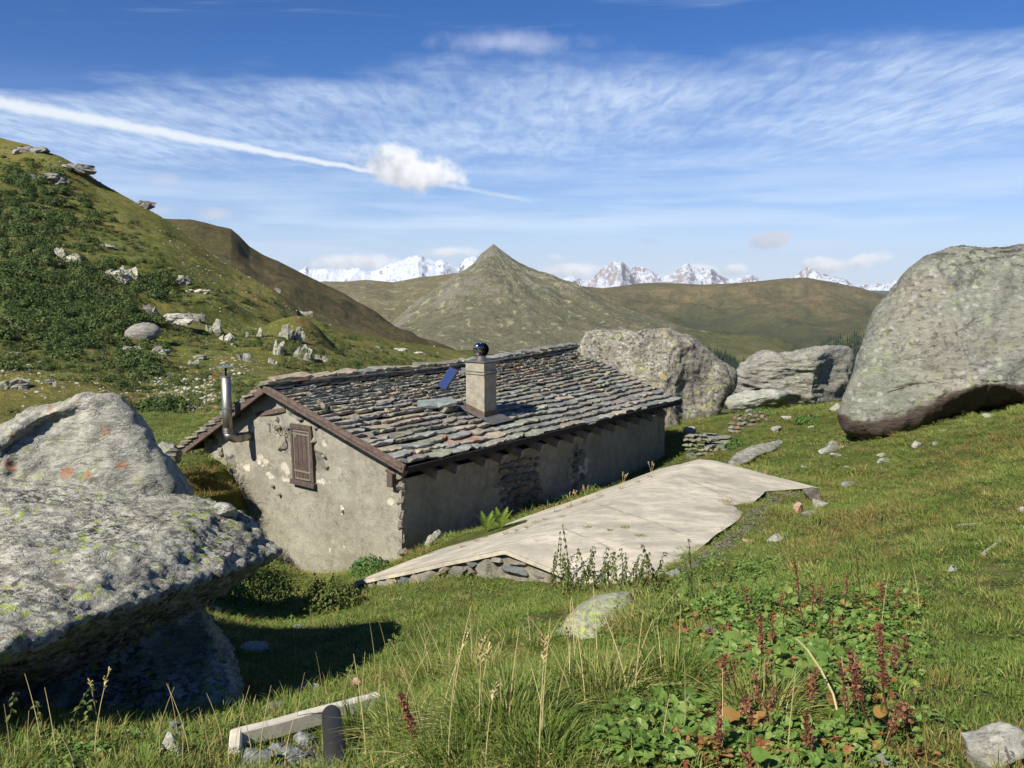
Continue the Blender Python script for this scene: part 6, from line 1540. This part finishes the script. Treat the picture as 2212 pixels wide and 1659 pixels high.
# gravel strip along the right edge of the cream roof
m_grav = simple('gravel_stone', (0.20, 0.175, 0.145), .5, 30, alt=(0.09, 0.075, 0.06))
V = []; Fs = []; off = 0
bv = np.empty(len(STONES[0].vertices) * 3, np.float32); STONES[0].vertices.foreach_get('co', bv); bv = bv.reshape(-1, 3); bf = np.array([tuple(p_.vertices) for p_ in STONES[0].polygons])
for _ in range(900):
    i = int(r_.integers(25, nt_ - 12)); q = E3[i] + np.array((abs(r_.normal(0, .18)) + .02, -abs(r_.normal(0, .12)), 0)); q[2] = H(q[0], q[1]) + .008
    s_ = r_.uniform(.008, .03); V.append(bv * np.array((s_, s_ * .8, s_ * .5)) + q); Fs.append(bf + off); off += len(bv)
for _ in range(500):   # stones between the roof corner and the dock plants, and by the pipe
    q = Gd(r_.uniform(600, 760), r_.uniform(1600, 1659)); s_ = r_.uniform(.006, .025); V.append(bv * s_ + q); Fs.append(bf + off); off += len(bv)
o = mk('gravel', np.concatenate(V), np.concatenate(Fs), m_grav); tag(o, 'brown gravel along the right edge of the cream roof', 'gravel', kind='stuff')

# tussocks with dry stalks
def stalk_mesh(r, h, lean, head):
    mb = MB(); a = r.uniform(0, 6.28); pts = []
    for k in range(6):
        t = k / 5; pts.append((math.cos(a) * lean * h * t ** 1.6, math.sin(a) * lean * h * t ** 1.6, h * (t - .12 * lean * t * t)))
    mb.tube(pts, [.0028 - .0018 * k / 5 for k in range(6)], 4)
    if head:
        for k in range(12):
            t = .78 + .22 * k / 12; q = np.array([np.interp(t, np.linspace(0, 1, 6), [p_[i] for p_ in pts]) for i in range(3)])
            b_ = r.uniform(0, 6.28); d_ = np.array((math.cos(b_) * .012, math.sin(b_) * .012, .012)); mb.box(q + d_ * .6, d_ * .5, np.cross(d_, (0, 0, 1)) * .22 / .3 * .3, np.array((0, 0, .002)))
    return mb
TUS = [(1099, 1590, .26, .28, 520, 9, 'dense grass tussock with the most dry straw in the bottom centre'), (915, 1610, .22, .22, 380, 6, 'grass tussock with a dark red dock stalk beside it'), (1250, 1500, .20, .22, 300, 5, 'dark green tussock above the pinkish stone'),
       (1310, 1510, .20, .22, 320, 5, 'tussock with upright pale straws right of the pinkish stone'), (945, 1470, .22, .20, 320, 7, 'loose yellow green tussock on the bank above the shadow'), (1040, 1470, .24, .24, 340, 9, 'tussock with the tallest straws standing in front of the lawn'),
       (775, 1590, .15, .22, 220, 1, 'fresh green tussock hanging over the black pipe'), (1452, 1490, .18, .26, 340, 2, 'deep green upright tussock left of the dock leaves'), (1640, 1560, .18, .26, 300, 0, 'drooping dark green tussock amid the dead dock stalks'),
       (1180, 1400, .2, .14, 240, 3, 'small tussock in front of the rounded green boulder'), (640, 1590, .14, .10, 200, 1, 'short dark turf edge between kerb and pipe'), (1400, 1350, .3, .13, 420, 2, 'yellowish grassy mound right of the rounded green boulder'),
       (1000, 1650, .22, .16, 320, 2, 'low straw littered tussock at the bottom edge'), (1180, 1640, .2, .16, 300, 2, 'flattened pale tussock right of the dense central one'), (860, 1540, .16, .15, 220, 3, 'small tussock where the white kerb ends')]
for i, (px, py, rad, h, n, ns2, lab) in enumerate(TUS):
    r = np.random.default_rng(700 + i); q = Gd(px, py); t = empty('grass_tussock', tuple(q)); tag(t, lab, 'grass tussock')
    V, Fs = blades(r, n * 2, rad * .75, h * .45, h * 1.1, .0055, 1.15, 4, .55)
    o = mk('blades', V, Fs, m_grasl, t)
    V, Fs = blades(r, int(n * .6), rad * .9, .05, h * .6, .006, 1.6, 3, .8); mk('dead_blades', V, Fs, m_straw, t)
    for k in range(ns2):
        mb = stalk_mesh(r, r.uniform(.26, .46), r.uniform(.05, .5), r.uniform() < .12); s_ = mb.build('stalk', m_straw, t); s_.location = (r.normal(0, rad * .4), r.normal(0, rad * .4), 0)
# single straws at the bottom left and in the lawn
ST_ = [(25, 1655), (60, 1650), (205, 1640), (122, 1640), (335, 1650), (395, 1655), (385, 1600), (410, 1640), (455, 1650), (505, 1655), (545, 1640), (560, 1659), (590, 1650), (615, 1659), (215, 1600), (285, 1655), (90, 1620), (160, 1659), (345, 1659), (480, 1610),
       (735, 1560), (700, 1540), (820, 1520), (885, 1500), (840, 1450), (1330, 1470), (1370, 1480), (1480, 1600), (1430, 1620), (810, 1440), (1020, 1420), (1240, 1440), (1900, 1400), (1985, 1330), (1830, 1590), (640, 1440), (590, 1430), (1560, 1640), (1700, 1650)]
for i, (px, py) in enumerate(ST_):
    r = np.random.default_rng(800 + i); q = Gd(px, py); mb = stalk_mesh(r, r.uniform(.22, .42) * (q[1] / 4) ** .3, r.uniform(.05, .4), i in (2, 14)); o = mb.build('grass_straw', m_straw); o.location = tuple(q)
    tag(o, {2: 'dry straw with a drooping seed plume at the bottom left'}.get(i, 'single dry yellow straw standing up from the foreground grass'), 'grass stalk', 'dry straws in the foreground')

# dead dock stalks with red brown seeds
DK = [((1740, 1382), (1715, 1205), .55, 1, 'tallest dock stalk with a forked rusty head in the middle of the leaf patch'), ((1826, 1335), (1829, 1239), .5, 1, 'short dock stalk with rusty knots behind the leaf patch'), ((1858, 1275), (1843, 1153), .0, 0, 'bare dark stem standing farthest back in the meadow'),
      ((1644, 1460), (1643, 1326), .30, 2, 'upright dock stalk with a thick dense brown seed head'), ((1558, 1530), (1567, 1412), .3, 2, 'dark red broad dock head at the left of the leaf patch'), ((1758, 1385), (1755, 1257), .35, 1, 'slender orange brown dock stalk near the centre'),
      ((1919, 1600), (1900, 1345), .1, 2, 'tall red stemmed dock stalk with the longest seed head at the right'), ((1887, 1600), (1833, 1405), .1, 2, 'leaning dock stalk just left of the red stemmed one'), ((1626, 1600), (1614, 1503), .1, 2, 'short rusty dock head by the drooping tussock'),
      ((1546, 1657), (1556, 1548), .1, 2, 'pale tan dock head at the bottom left of the patch'), ((1756, 1659), (1740, 1538), .1, 2, 'tan brown dock stalk standing before the white faced rock'), ((1620, 1690), (1615, 1625), .0, 2, 'red dock head just rising over the bottom edge'),
      ((1812, 1490), (1815, 1430), .1, 1, 'small pale dock head between the two tall ones'), ((914, 1655), (866, 1500), .25, 2, 'lone dark red dock stalk beside the centre left tussock'), ((1530, 1392), (1534, 1358), .1, 1, 'small dark red dock head near the blue grey stone'),
      ((1566, 1295), (1537, 1262), .3, 1, 'tilted little dock stalk below the nettles'), ((1955, 1452), (1976, 1426), .3, 2, 'fallen dock head leaning right in the short grass'), ((1670, 1420), (1668, 1350), .3, 1, 'thin brown dock stalk right of the dense seed head'), ((1700, 1400), (1690, 1300), .3, 0, 'bare brown stem among the leaves'), ((1785, 1440), (1800, 1340), .4, 0, 'forked bare stem right of the centre')]
for i, (b_, t_, hs_, kind_, lab) in enumerate(DK):
    r = np.random.default_rng(600 + i); q = Gd(*b_); tp = P(t_[0], t_[1], q[1] + r.uniform(-.03, .05)); d_ = tp - q; t = empty('dock_plant', tuple(q)); tag(t, lab, 'dock plant')
    n = 8; pts = [d_ * k / n + np.array((math.sin(k * 1.3 + i) * .006, 0, 0)) * (k > 0) for k in range(n + 1)]
    mb = MB(); mb.tube(pts, [.0048 - .0028 * k / n for k in range(n + 1)], 5)
    for k in range(3 if kind_ != 2 else 2): 
        p0 = d_ * r.uniform(.45, .8); e = p0 + np.array((r.normal(0, .035), r.normal(0, .03), r.uniform(.03, .09))); mb.tube([p0, (p0 + e) / 2 + (0, 0, .005), e], .0016, 4)
    mb.build('stem', m_stem, t)
    if kind_:
        V = []; Fs = []; c = 0; L_ = np.linalg.norm(d_); ns3 = int((330 if kind_ == 2 else 110) * min(1.3, L_ / .35))
        for k in range(ns3):
            tt = r.uniform(.45 if kind_ == 2 else .6, 1.0); clump = .6 + .4 * math.sin(tt * 60 + i); wdt = (.027 if kind_ == 2 else .016) * clump * (1.15 - .7 * (tt - .45) / .55)
            a = r.uniform(0, 6.28); c0_ = d_ * tt + np.array((math.cos(a) * wdt * r.uniform(.2, 1), math.sin(a) * wdt * r.uniform(.2, 1), r.normal(0, .005))); s_ = r.uniform(.004, .0075)
            v1 = r.normal(size=3); v1 /= np.linalg.norm(v1); v2 = np.cross(v1, r.normal(size=3)); v2 /= np.linalg.norm(v2)
            V += [c0_ + v1 * s_, c0_ + v2 * s_, c0_ - v1 * s_, c0_ - v2 * s_]; Fs.append((c, c + 1, c + 2, c + 3)); c += 4
        mk('seed_head', V, Fs, m_seed, t)
    for k in range(3 if kind_ else 0):
        lv, lf = leafshape(r, r.uniform(.035, .07), r.uniform(.03, .05)); a = r.uniform(0, 6.28)
        lv = lv @ np.array(Euler((r.normal(0, .3), -r.uniform(.1, 1), a)).to_matrix()).T + np.array((0, 0, r.uniform(.02, .10))); mk('leaf', lv, lf, m_herb2 if r.uniform() < .6 else m_herb, t)
for i in range(26):
    r = np.random.default_rng(1300 + i); px, py = r.uniform(1540, 1960), r.uniform(1330, 1640); q = Gd(px, py); h = r.uniform(.10, .26); t = empty('dock_plant', tuple(q)); tag(t, 'withered rusty dock stalk among the broad leaves', 'dock plant', 'withered docks among the leaves')
    a = r.uniform(0, 6.28); ln = r.uniform(0, .35); d_ = np.array((math.cos(a) * ln * h, math.sin(a) * ln * h, h)); mb = MB(); mb.tube([(0, 0, 0), d_ * .5 + (0, 0, .004), d_], [.0035, .003, .0015], 4)
    for k in range(3): p0 = d_ * r.uniform(.4, .9); mb.tube([p0, p0 + np.array((r.normal(0, .04), r.normal(0, .03), .04))], .0014, 3)
    mb.build('stem', m_stem, t); V = []; Fs = []; c = 0
    for k in range(90):
        tt = r.uniform(.5, 1.0); c0_ = d_ * tt + r.normal(0, .009, 3); s_ = r.uniform(.004, .008); v1 = r.normal(size=3); v1 /= np.linalg.norm(v1); v2 = np.cross(v1, r.normal(size=3)); v2 /= np.linalg.norm(v2)
        V += [c0_ + v1 * s_, c0_ + v2 * s_, c0_ - v1 * s_, c0_ - v2 * s_]; Fs.append((c, c + 1, c + 2, c + 3)); c += 4
    mk('seed_head', V, Fs, m_seed, t)
# tan hollow stem arching through the patch
mb = MB(); pa = [Gd(1815, 1606)]; yb = pa[0][1]
for (x, y, dy_) in ((1812, 1550, .05), (1800, 1500, .15), (1775, 1450, .3), (1745, 1405, .5), (1718, 1378, .7)): pa.append(P(x, y, yb + dy_))
mb.tube(pa, [.005] * 5 + [.003], 5); o = mb.build('hollow_stem', m_straw); tag(o, 'thick tan hollow stem arching through the dock patch', 'plant stem')

# low leafy herbs around the docks (ground cover nobody could count)
T_ros = [gm(*rosette(70 + i, 9, .047, 1.1, .06), m_herb) for i in range(4)] + [gm(*rosette(80 + i, 8, .042, 1.1, .06), m_herb2) for i in range(2)] + [gm(*rosette(90 + i, 22, .024, 2.2, .06), m_herb) for i in range(2)]
herbs = template_collection('herb_rosette', T_ros)
Q = []; S2 = []; I2 = []
zones = [(1760, 1400, 110, 60, 240, 1.0), (1620, 1420, 90, 60, 150, .95), (1560, 1560, 110, 60, 150, .9), (1720, 1600, 120, 50, 130, .85), (1560, 1290, 90, 40, 140, .8), (1850, 1450, 70, 50, 80, .9), (1430, 1600, 90, 40, 60, .8), (1900, 1320, 60, 30, 60, .7), (1370, 1420, 60, 40, 40, .6), (1640, 1240, 60, 26, 60, .7), (200, 1620, 120, 25, 40, .6)]
for (cx, cy, rx, ry, n, s_) in zones:
    for _ in range(int(n * 1.35)):
        px, py = cx + r_.normal() * rx * .8, min(1700, cy + r_.normal() * ry * .8)
        if px < 1250 and cx > 300: continue
        q = Gd(px, py); 
        if inside(cis_poly, np.array([q[0]]), np.array([q[1]]))[0]: continue
        Q.append(q); S2.append(s_ * r_.uniform(.6, 1.3) * (1 + .04 * q[1])); I2.append(r_.choice(8, p=[.13, .13, .13, .13, .08, .08, .16, .16]) if cy > 1300 else r_.choice([6, 7, 0]))
Q = np.array(Q); scatter('herb_cover', herbs, Q, np.c_[r_.normal(0, .15, len(Q)), r_.normal(0, .15, len(Q)), r_.uniform(0, 6.28, len(Q))], S2, I2, 'broad green leaves with yellow and red ones covering the ground among the dock stalks', 'herbs')
# single large leaves that stand out
for i, (px, py, L_, mt_, lab) in enumerate(((1690, 1520, .15, m_herb, 'large ribbed green leaf low in the drooping tussock'), (1570, 1405, .12, m_herb, 'large flat browning leaf on top of the dark red dock'), (1700, 1530, .07, m_herb2, 'crimson withered leaf beside the large green one'), (1790, 1555, .06, m_herb2, 'crimson curled leaf above the white faced rock'), (1925, 1545, .055, m_herb2, 'red curled leaf at the red stemmed dock'),
                                          (1745, 1455, .12, m_herb, 'rounded bright green leaf in the centre of the patch'), (1705, 1450, .12, m_herb, 'rounded green leaf just left of the centre one'), (1560, 1590, .07, m_herb2, 'orange leaf edged with green near the bottom'), (1985, 1520, .055, m_herb2, 'rust coloured leaf at the right edge of the patch'))):
    r = np.random.default_rng(950 + i); q = Gd(px, py + 12); lv, lf = leafshape(r, L_, L_ * .95); lv = lv @ np.array(Euler((.5, -.3, r.uniform(0, 6))).to_matrix()).T
    o = mk('leaf', lv, lf, mt_, smooth=True); o.location = tuple(q + (0, 0, .09)); tag(o, lab, 'leaf')

# nettles
def nettle(seed, h, dead):
    r = np.random.default_rng(seed); n = 9; a = r.uniform(0, 6.28); ln = r.uniform(.08, .38)
    pts = [np.array((math.cos(a) * ln * (k / n) ** 1.5 * h, math.sin(a) * ln * (k / n) ** 1.5 * h, h * k / n)) for k in range(n + 1)]
    mb = MB(); mb.tube(pts, [.004 - .0022 * k / n for k in range(n + 1)], 5); stem = (mb.V, mb.F)
    V = []; Fs = []; c = 0
    for k in range(2, n + 1):
        for s_ in (0, 1):
            for rep in range(1 if not dead else 3):
                L_ = .058 * (1.15 - .5 * k / n) * r.uniform(.7, 1.1) * (.45 if dead else 1); lv, lf = leafshape(r, L_, L_ * .55)
                az = k * 1.57 + s_ * math.pi + r.normal(0, .3); lv = lv @ np.array(Euler((r.normal(0, .3), r.uniform(.2, 1.2) if not dead else r.uniform(.8, 1.6), az)).to_matrix()).T + pts[k] + r.normal(0, .004, 3)
                V.append(lv); Fs += [tuple(j + c for j in f) for f in lf]; c += len(lv)
    return stem, (np.concatenate(V), Fs)
NT = []
for i in range(6):
    st, lf = nettle(40 + i, .42, i >= 4); NT.append((mk('stem', st[0], st[1], m_nstem, link=False), mk('leaves', lf[0], lf[1], m_nettle, link=False)))
def put_nettle(px, py, top, kind_, lab, group, rz):
    q = Gd(px, py); hh_ = (P(px, top, q[1])[2] - q[2]); t = empty('nettle', tuple(q)); tag(t, lab, 'nettle', group); t.scale = (hh_ / .42 * .5 + .6,) * 2 + (hh_ / .42,); t.rotation_euler = (0, 0, rz)
    for nm, me in zip(('stem', 'leaves'), NT[kind_]):
        o = inst(nm, me, t)
NP = [(1199, 1262, 1152, 4, 'withered nettle leaning left over the masonry corner'), (1210, 1262, 1156, 5, 'withered nettle right beside the left leaning one'), (1232, 1268, 1134, 4, 'tallest withered nettle in front of the cream roof'), (1494, 1300, 1160, 4, 'dark withered nettle at the right end of the nettle row')]
for i, (px, py, tp, kd, lab) in enumerate(NP): put_nettle(px, py, tp, kd, lab, None, i * 1.1)
for i in range(46):
    px = 1190 + (i * 37 % 240) + rng.uniform(-6, 6); py = 1268 + rng.uniform(-4, 26) ; put_nettle(px, py, py - rng.uniform(40, 98), int(rng.integers(4)), 'leafy green nettle in the row before the cream roof', 'nettles before the cream roof', rng.uniform(0, 6))
for i in range(20):
    px = 1480 + rng.uniform(0, 110); py = 1262 + rng.uniform(0, 34); put_nettle(px, py, py - rng.uniform(30, 75), int(rng.integers(4)), 'leafy nettle in the thicket right of the cream roof', 'nettles right of the cream roof', rng.uniform(0, 6))
for i in range(16):
    px = 660 + rng.uniform(0, 100); py = 1300 + rng.uniform(-8, 26); put_nettle(px, py, py - rng.uniform(35, 75), int(rng.integers(4)), 'nettle in the thicket at the left end of the cream roof', 'nettles at the left end of the cream roof', rng.uniform(0, 6))
for i, (px, py, tp) in enumerate(((300, 1560, 1440), (145, 1600, 1500), (170, 1610, 1520), (20, 1600, 1500), (95, 1610, 1530), (200, 1600, 1550), (270, 1570, 1510))):
    q_ = P(px, py, 4.6); put_nettle(px, py, tp, i % 4, 'nettle standing in the shade under the slab boulder', 'nettles under the slab boulder', i)

# bushes and gully plants
def bush(px, py, w, h, lab, mat=m_bush, n=900, lf_=.035, Y=None, seed=0, name='bush', lift=0.0):
    r = np.random.default_rng(seed + 500); q = Gd(px, py) if Y is None else P(px, py, Y); k = q[1] / F; rx, rz_b = w * k / 2, h * k; t = empty(name, tuple(q)); tag(t, lab, name.replace('_', ' '))
    V = []; Fs = []; c = 0
    for _ in range(n):
        d_ = r.normal(size=3); d_ /= np.linalg.norm(d_); d_[2] = abs(d_[2]); rad = r.uniform(.55, 1.0) ** .6 * (1 + .18 * fbm((d_ * 2 + seed)[None], 1.5, 3, .5, seed)[0])
        p_ = np.array((d_[0] * rx, d_[1] * rx * .8, d_[2] * rz_b)) * rad; L_ = lf_ * r.uniform(.6, 1.2)
        lv, lf2 = leafshape(r, L_, L_ * .6); lv = lv @ np.array(Euler((r.normal(0, .5), r.uniform(-.2, .9), math.atan2(d_[1], d_[0]) + r.normal(0, .6))).to_matrix()).T + p_
        V.append(lv); Fs += [tuple(j + c for j in f) for f in lf2]; c += len(lv)
    mk('foliage', np.concatenate(V), Fs, mat, t)
    mb = MB()
    for _ in range(9):
        a = r.uniform(0, 6.28); mb.tube([(0, 0, -.05), (math.cos(a) * rx * .3, math.sin(a) * rx * .3, rz_b * .4), (math.cos(a) * rx * .7, math.sin(a) * rx * .6, rz_b * r.uniform(.5, .85))], [.01, .007, .003], 4)
    mb.build('stem', m_twig, t)
    return t
bush(560, 1312, 190, 96, 'rounded dense green bush against the hut behind the slab boulder tip', n=1700, seed=1, lf_=.04)
bush(715, 1322, 140, 78, 'olive leafy thicket between the green bush and the cream roof', m_nettle, n=900, seed=21, lf_=.045)
bush(500, 1318, 110, 60, 'lower green bush spreading left under the slab boulder', n=700, seed=2, lf_=.04)
bush(800, 1242, 96, 44, 'small green bush between hut wall and the left end of the cream roof', n=700, seed=3, lf_=.05)
bush(745, 1236, 40, 26, 'little leafy sprig left of the small bush', n=120, seed=13, lf_=.04)
bush(950, 1168, 110, 42, 'weedy plants in the shaded gap at the hut corner', m_nettle, n=600, seed=4, lf_=.05)
bush(1040, 1140, 90, 38, 'leafy weeds in the gap beside the two ferns', m_bush, n=420, seed=5, lf_=.05)
bush(1150, 1106, 70, 30, 'dark green weed by the bare stones of the side wall', m_bush, n=260, seed=6, lf_=.05)
bush(1000, 1150, 80, 44, 'tall weed against the shaded wall behind the rough grey rock', m_nettle, n=320, seed=7, lf_=.05)
bush(1440, 1288, 70, 40, 'small weed thicket where the cream roof meets the meadow', m_nettle, n=300, seed=8, lf_=.03)
bush(1745, 912, 60, 20, 'low green weed cushion left of the giant boulder', m_bush, n=300, seed=9, lf_=.06)
bush(1650, 892, 50, 14, 'green weeds above the ruined stone heap', m_bush, n=200, seed=10, lf_=.06)
bush(1590, 965, 50, 18, 'green weeds between the flat outcrop and the slab stack', m_bush, n=260, seed=11, lf_=.06)
for i in range(2):      # ferns
    px, py = ((1052, 1150), (1083, 1142))[i]; q = Gd(px, py); t = empty('fern', tuple(q)); tag(t, ('left yellow green fern in the gap beside the side wall', 'right brighter fern close to the cream roof edge')[i], 'fern')
    for f_ in range(6):
        a = f_ * 1.05 + i; L_ = .42; V = []; Fs = []; c = 0
        for k in range(14):
            tt = k / 14; b0_ = np.array((math.cos(a) * L_ * tt * .45, math.sin(a) * L_ * tt * .45, L_ * tt * (1 - .25 * tt))); wl_ = .075 * math.sin(math.pi * (tt * .85 + .15))
            for s_ in (-1, 1):
                sd = np.array((-math.sin(a), math.cos(a), .1)) * s_ * wl_; u2 = np.array((math.cos(a), math.sin(a), 1)) * .009
                V += [b0_ - u2, b0_ + sd + u2 * .5, b0_ + u2]; Fs.append((c, c + 1, c + 2)); c += 3
        mk('frond', V, Fs, m_fern, t)
# golden grass cushion on the mound left of the hut
for i, (px, py, rad, h, lab) in enumerate(((452, 1062, .42, .30, 'golden brown grass cushion hanging at the left corner of the hut'), (425, 1020, .35, .22, 'yellow green grass hump above the golden cushion'), (405, 1040, .3, .16, 'short golden grass beside the broad boulder'))):
    r = np.random.default_rng(330 + i); q = Gd(px, py); t = empty('grass_cushion', tuple(q)); tag(t, lab, 'grass cushion'); V, Fs = blades(r, 900, rad, h * .4, h, .012, 1.4, 3, .8); mk('blades', V, Fs, m_gold, t)
# tufts growing on and along the cream roof
for i, (px, py, s_) in enumerate(((1118, 1148, .05), (1140, 1140, .05), (1160, 1128, .07), (1180, 1122, .05), (1205, 1106, .06), (1232, 1096, .07), (1266, 1086, .09), (1300, 1072, .07), (1345, 1056, .06), (1380, 1042, .06), (1408, 1031, .08), (1216, 1118, .06), (1050, 1160, .04), (1000, 1182, .04), (1268, 1140, .05), (1318, 1146, .03), (1350, 1141, .06), (1382, 1157, .06), (1565, 1085, .09), (1575, 1090, .06), (930, 1195, .05), (1030, 1170, .05), (1095, 1153, .06))):
    # meet the roof surface
    k = np.argmin((PXc - px) ** 2 + (PYc - py) ** 2); q = G_.reshape(-1, 3)[k]
    r = np.random.default_rng(100 + i); V, Fs = blades(r, 60, s_ * 1.1, .01, s_ * .9, .006, 1.2, 2); o = mk('dry_tuft', V, Fs, m_gold if i not in (16, 17) else m_grasl); o.location = tuple(q); tag(o, 'small dry tuft growing from a crack of the cream roof', 'tuft', 'tufts on the cream roof')
    if i in (6, 10, 8, 5):
        for j in range(3): s2_ = stalk_mesh(r, .28, .35, True).build('seed_stalk', m_straw, o)

# hillside shrubs
def shrub_mesh(seed, n, flat):
    r = np.random.default_rng(seed); V = []; Fs = []; c = 0; cl = r.normal(0, .5, (6, 2))
    for _ in range(n):
        k = cl[int(r.integers(6))]; d_ = r.normal(size=3); d_ /= np.linalg.norm(d_); d_[2] = abs(d_[2]); p_ = np.array((k[0] * .8 + d_[0] * .5, k[1] * .8 + d_[1] * .5, d_[2] * flat * r.uniform(.5, 1)))
        s_ = r.uniform(.035, .08); v1 = np.cross(d_, r.normal(size=3)); v1 /= np.linalg.norm(v1); v2 = np.cross(d_, v1); v1 = v1 + d_ * r.normal(0, .5)
        V += [p_ + v1 * s_, p_ + v2 * s_, p_ - v1 * s_, p_ - v2 * s_]; Fs.append((c, c + 1, c + 2, c + 3)); c += 4
    return V, Fs
T_sh = [gm(*shrub_mesh(i, 800, .75), m_shrub) for i in range(4)] + [gm(*shrub_mesh(10 + i, 480, .38), m_shrub2) for i in range(4)]
shc = template_collection('shrub_clump', T_sh)
Q = []; S2 = []; I2 = []
darkz = [(60, 460, 70, 50, 120), (70, 540, 80, 40, 120), (40, 620, 70, 50, 120), (130, 640, 60, 40, 150), (200, 670, 60, 30, 90), (110, 700, 90, 20, 80), (90, 420, 60, 20, 60), (190, 610, 30, 20, 40), (330, 610, 25, 18, 30), (230, 730, 60, 16, 40), (120, 745, 40, 14, 20), (290, 785, 30, 12, 30), (330, 930, 30, 26, 60), (350, 890, 20, 12, 20), (-150, 600, 120, 120, 160)]
for (cx, cy, rx, ry, n) in darkz:
    for _ in range(int(n * .8)):
        px, py = cx + r_.normal() * rx * .95, cy + r_.normal() * ry * .95
        if px > -20 and py < np.interp(px, [a for a, b in silH], [b for a, b in silH]) + 34: continue
        q = hs.at(px, py); Q.append(q - (0, 0, .2)); S2.append(r_.uniform(1.0, 2.2) * (.5 + q[1] / 260)); I2.append(int(r_.integers(4)) if r_.uniform() < .6 else int(r_.integers(4, 8)))
for _ in range(6500):
    px = r_.uniform(-60, 980); sy = np.interp(px, [a for a, b in silH], [b for a, b in silH]); py = sy + 6 + (920 - sy) * r_.uniform() ** .9
    q = hs.at(px, py); g_ = fbm(q[None], .05, 4, .6, 401)[0]
    if g_ < -.02 + r_.uniform(-.15, .15) or (py < sy + 30 and r_.uniform() < .6): continue
    Q.append(q - (0, 0, .1)); S2.append(r_.uniform(.35, 1.0) * (.45 + q[1] / 230)); I2.append(int(r_.integers(4, 8)) if r_.uniform() < .9 else int(r_.integers(4)))
Q = np.array(Q); scatter('hillside_scrub', shc, Q, np.c_[np.zeros((len(Q), 2)), r_.uniform(0, 6.28, len(Q))], S2, I2, 'dark alder scrub and low heath cushions over the left hillside', 'scrub')
for i, (px, py, w, lab) in enumerate(((245, 566, 50, 'dark shrub right above the largest white outcrop'), (288, 606, 60, 'dark shrub at the lower right of the largest white outcrop'), (286, 480, 22, None), (191, 492, 16, None), (223, 478, 18, None), (214, 495, 18, None), (130, 430, 18, None), (176, 455, 14, None), (345, 560, 22, None), (385, 650, 20, None), (570, 650, 26, 'lone dark shrub high on the brown rib'), (525, 745, 30, 'dark shrub behind the flue pipe'), (630, 745, 26, None), (666, 758, 40, 'large dark shrub on the shaded shoulder'), (606, 790, 34, None), (280, 800, 40, 'dark shrub cluster above the scree'), (120, 762, 34, None), (420, 760, 24, None))):
    q = hs.at(px, py); o = inst('shrub', T_sh[i % 4]); o.location = tuple(q - (0, 0, .2)); s_ = w * q[1] / F / 2; o.scale = (s_, s_, s_ * .9); o.rotation_euler = (0, 0, i)
    tag(o, lab or 'dark rounded shrub standing alone on the left hillside', 'shrub', None if lab else 'lone shrubs on the left hillside')
# ------------------------------------------------------------------ air
m, nt, p = newmat('air'); nt.nodes.remove(p)
vol = nt.nodes.new('ShaderNodeVolumePrincipled'); vol.inputs['Color'].default_value = (0.72, 0.84, 1.0, 1); vol.inputs['Density'].default_value = 1.2e-5; vol.inputs['Anisotropy'].default_value = 0.1
nt.links.new(vol.outputs[0], nt.nodes['Material Output'].inputs['Volume'])
mb = MB(); mb.box((0, 0, 300), (34500, 0, 0), (0, 34500, 0), (0, 0, 640))
o = mb.build('haze', m); recalc(o); tag(o, kind='stuff'); tag(o, 'thin blue air between the meadow and the distant mountains', 'haze')
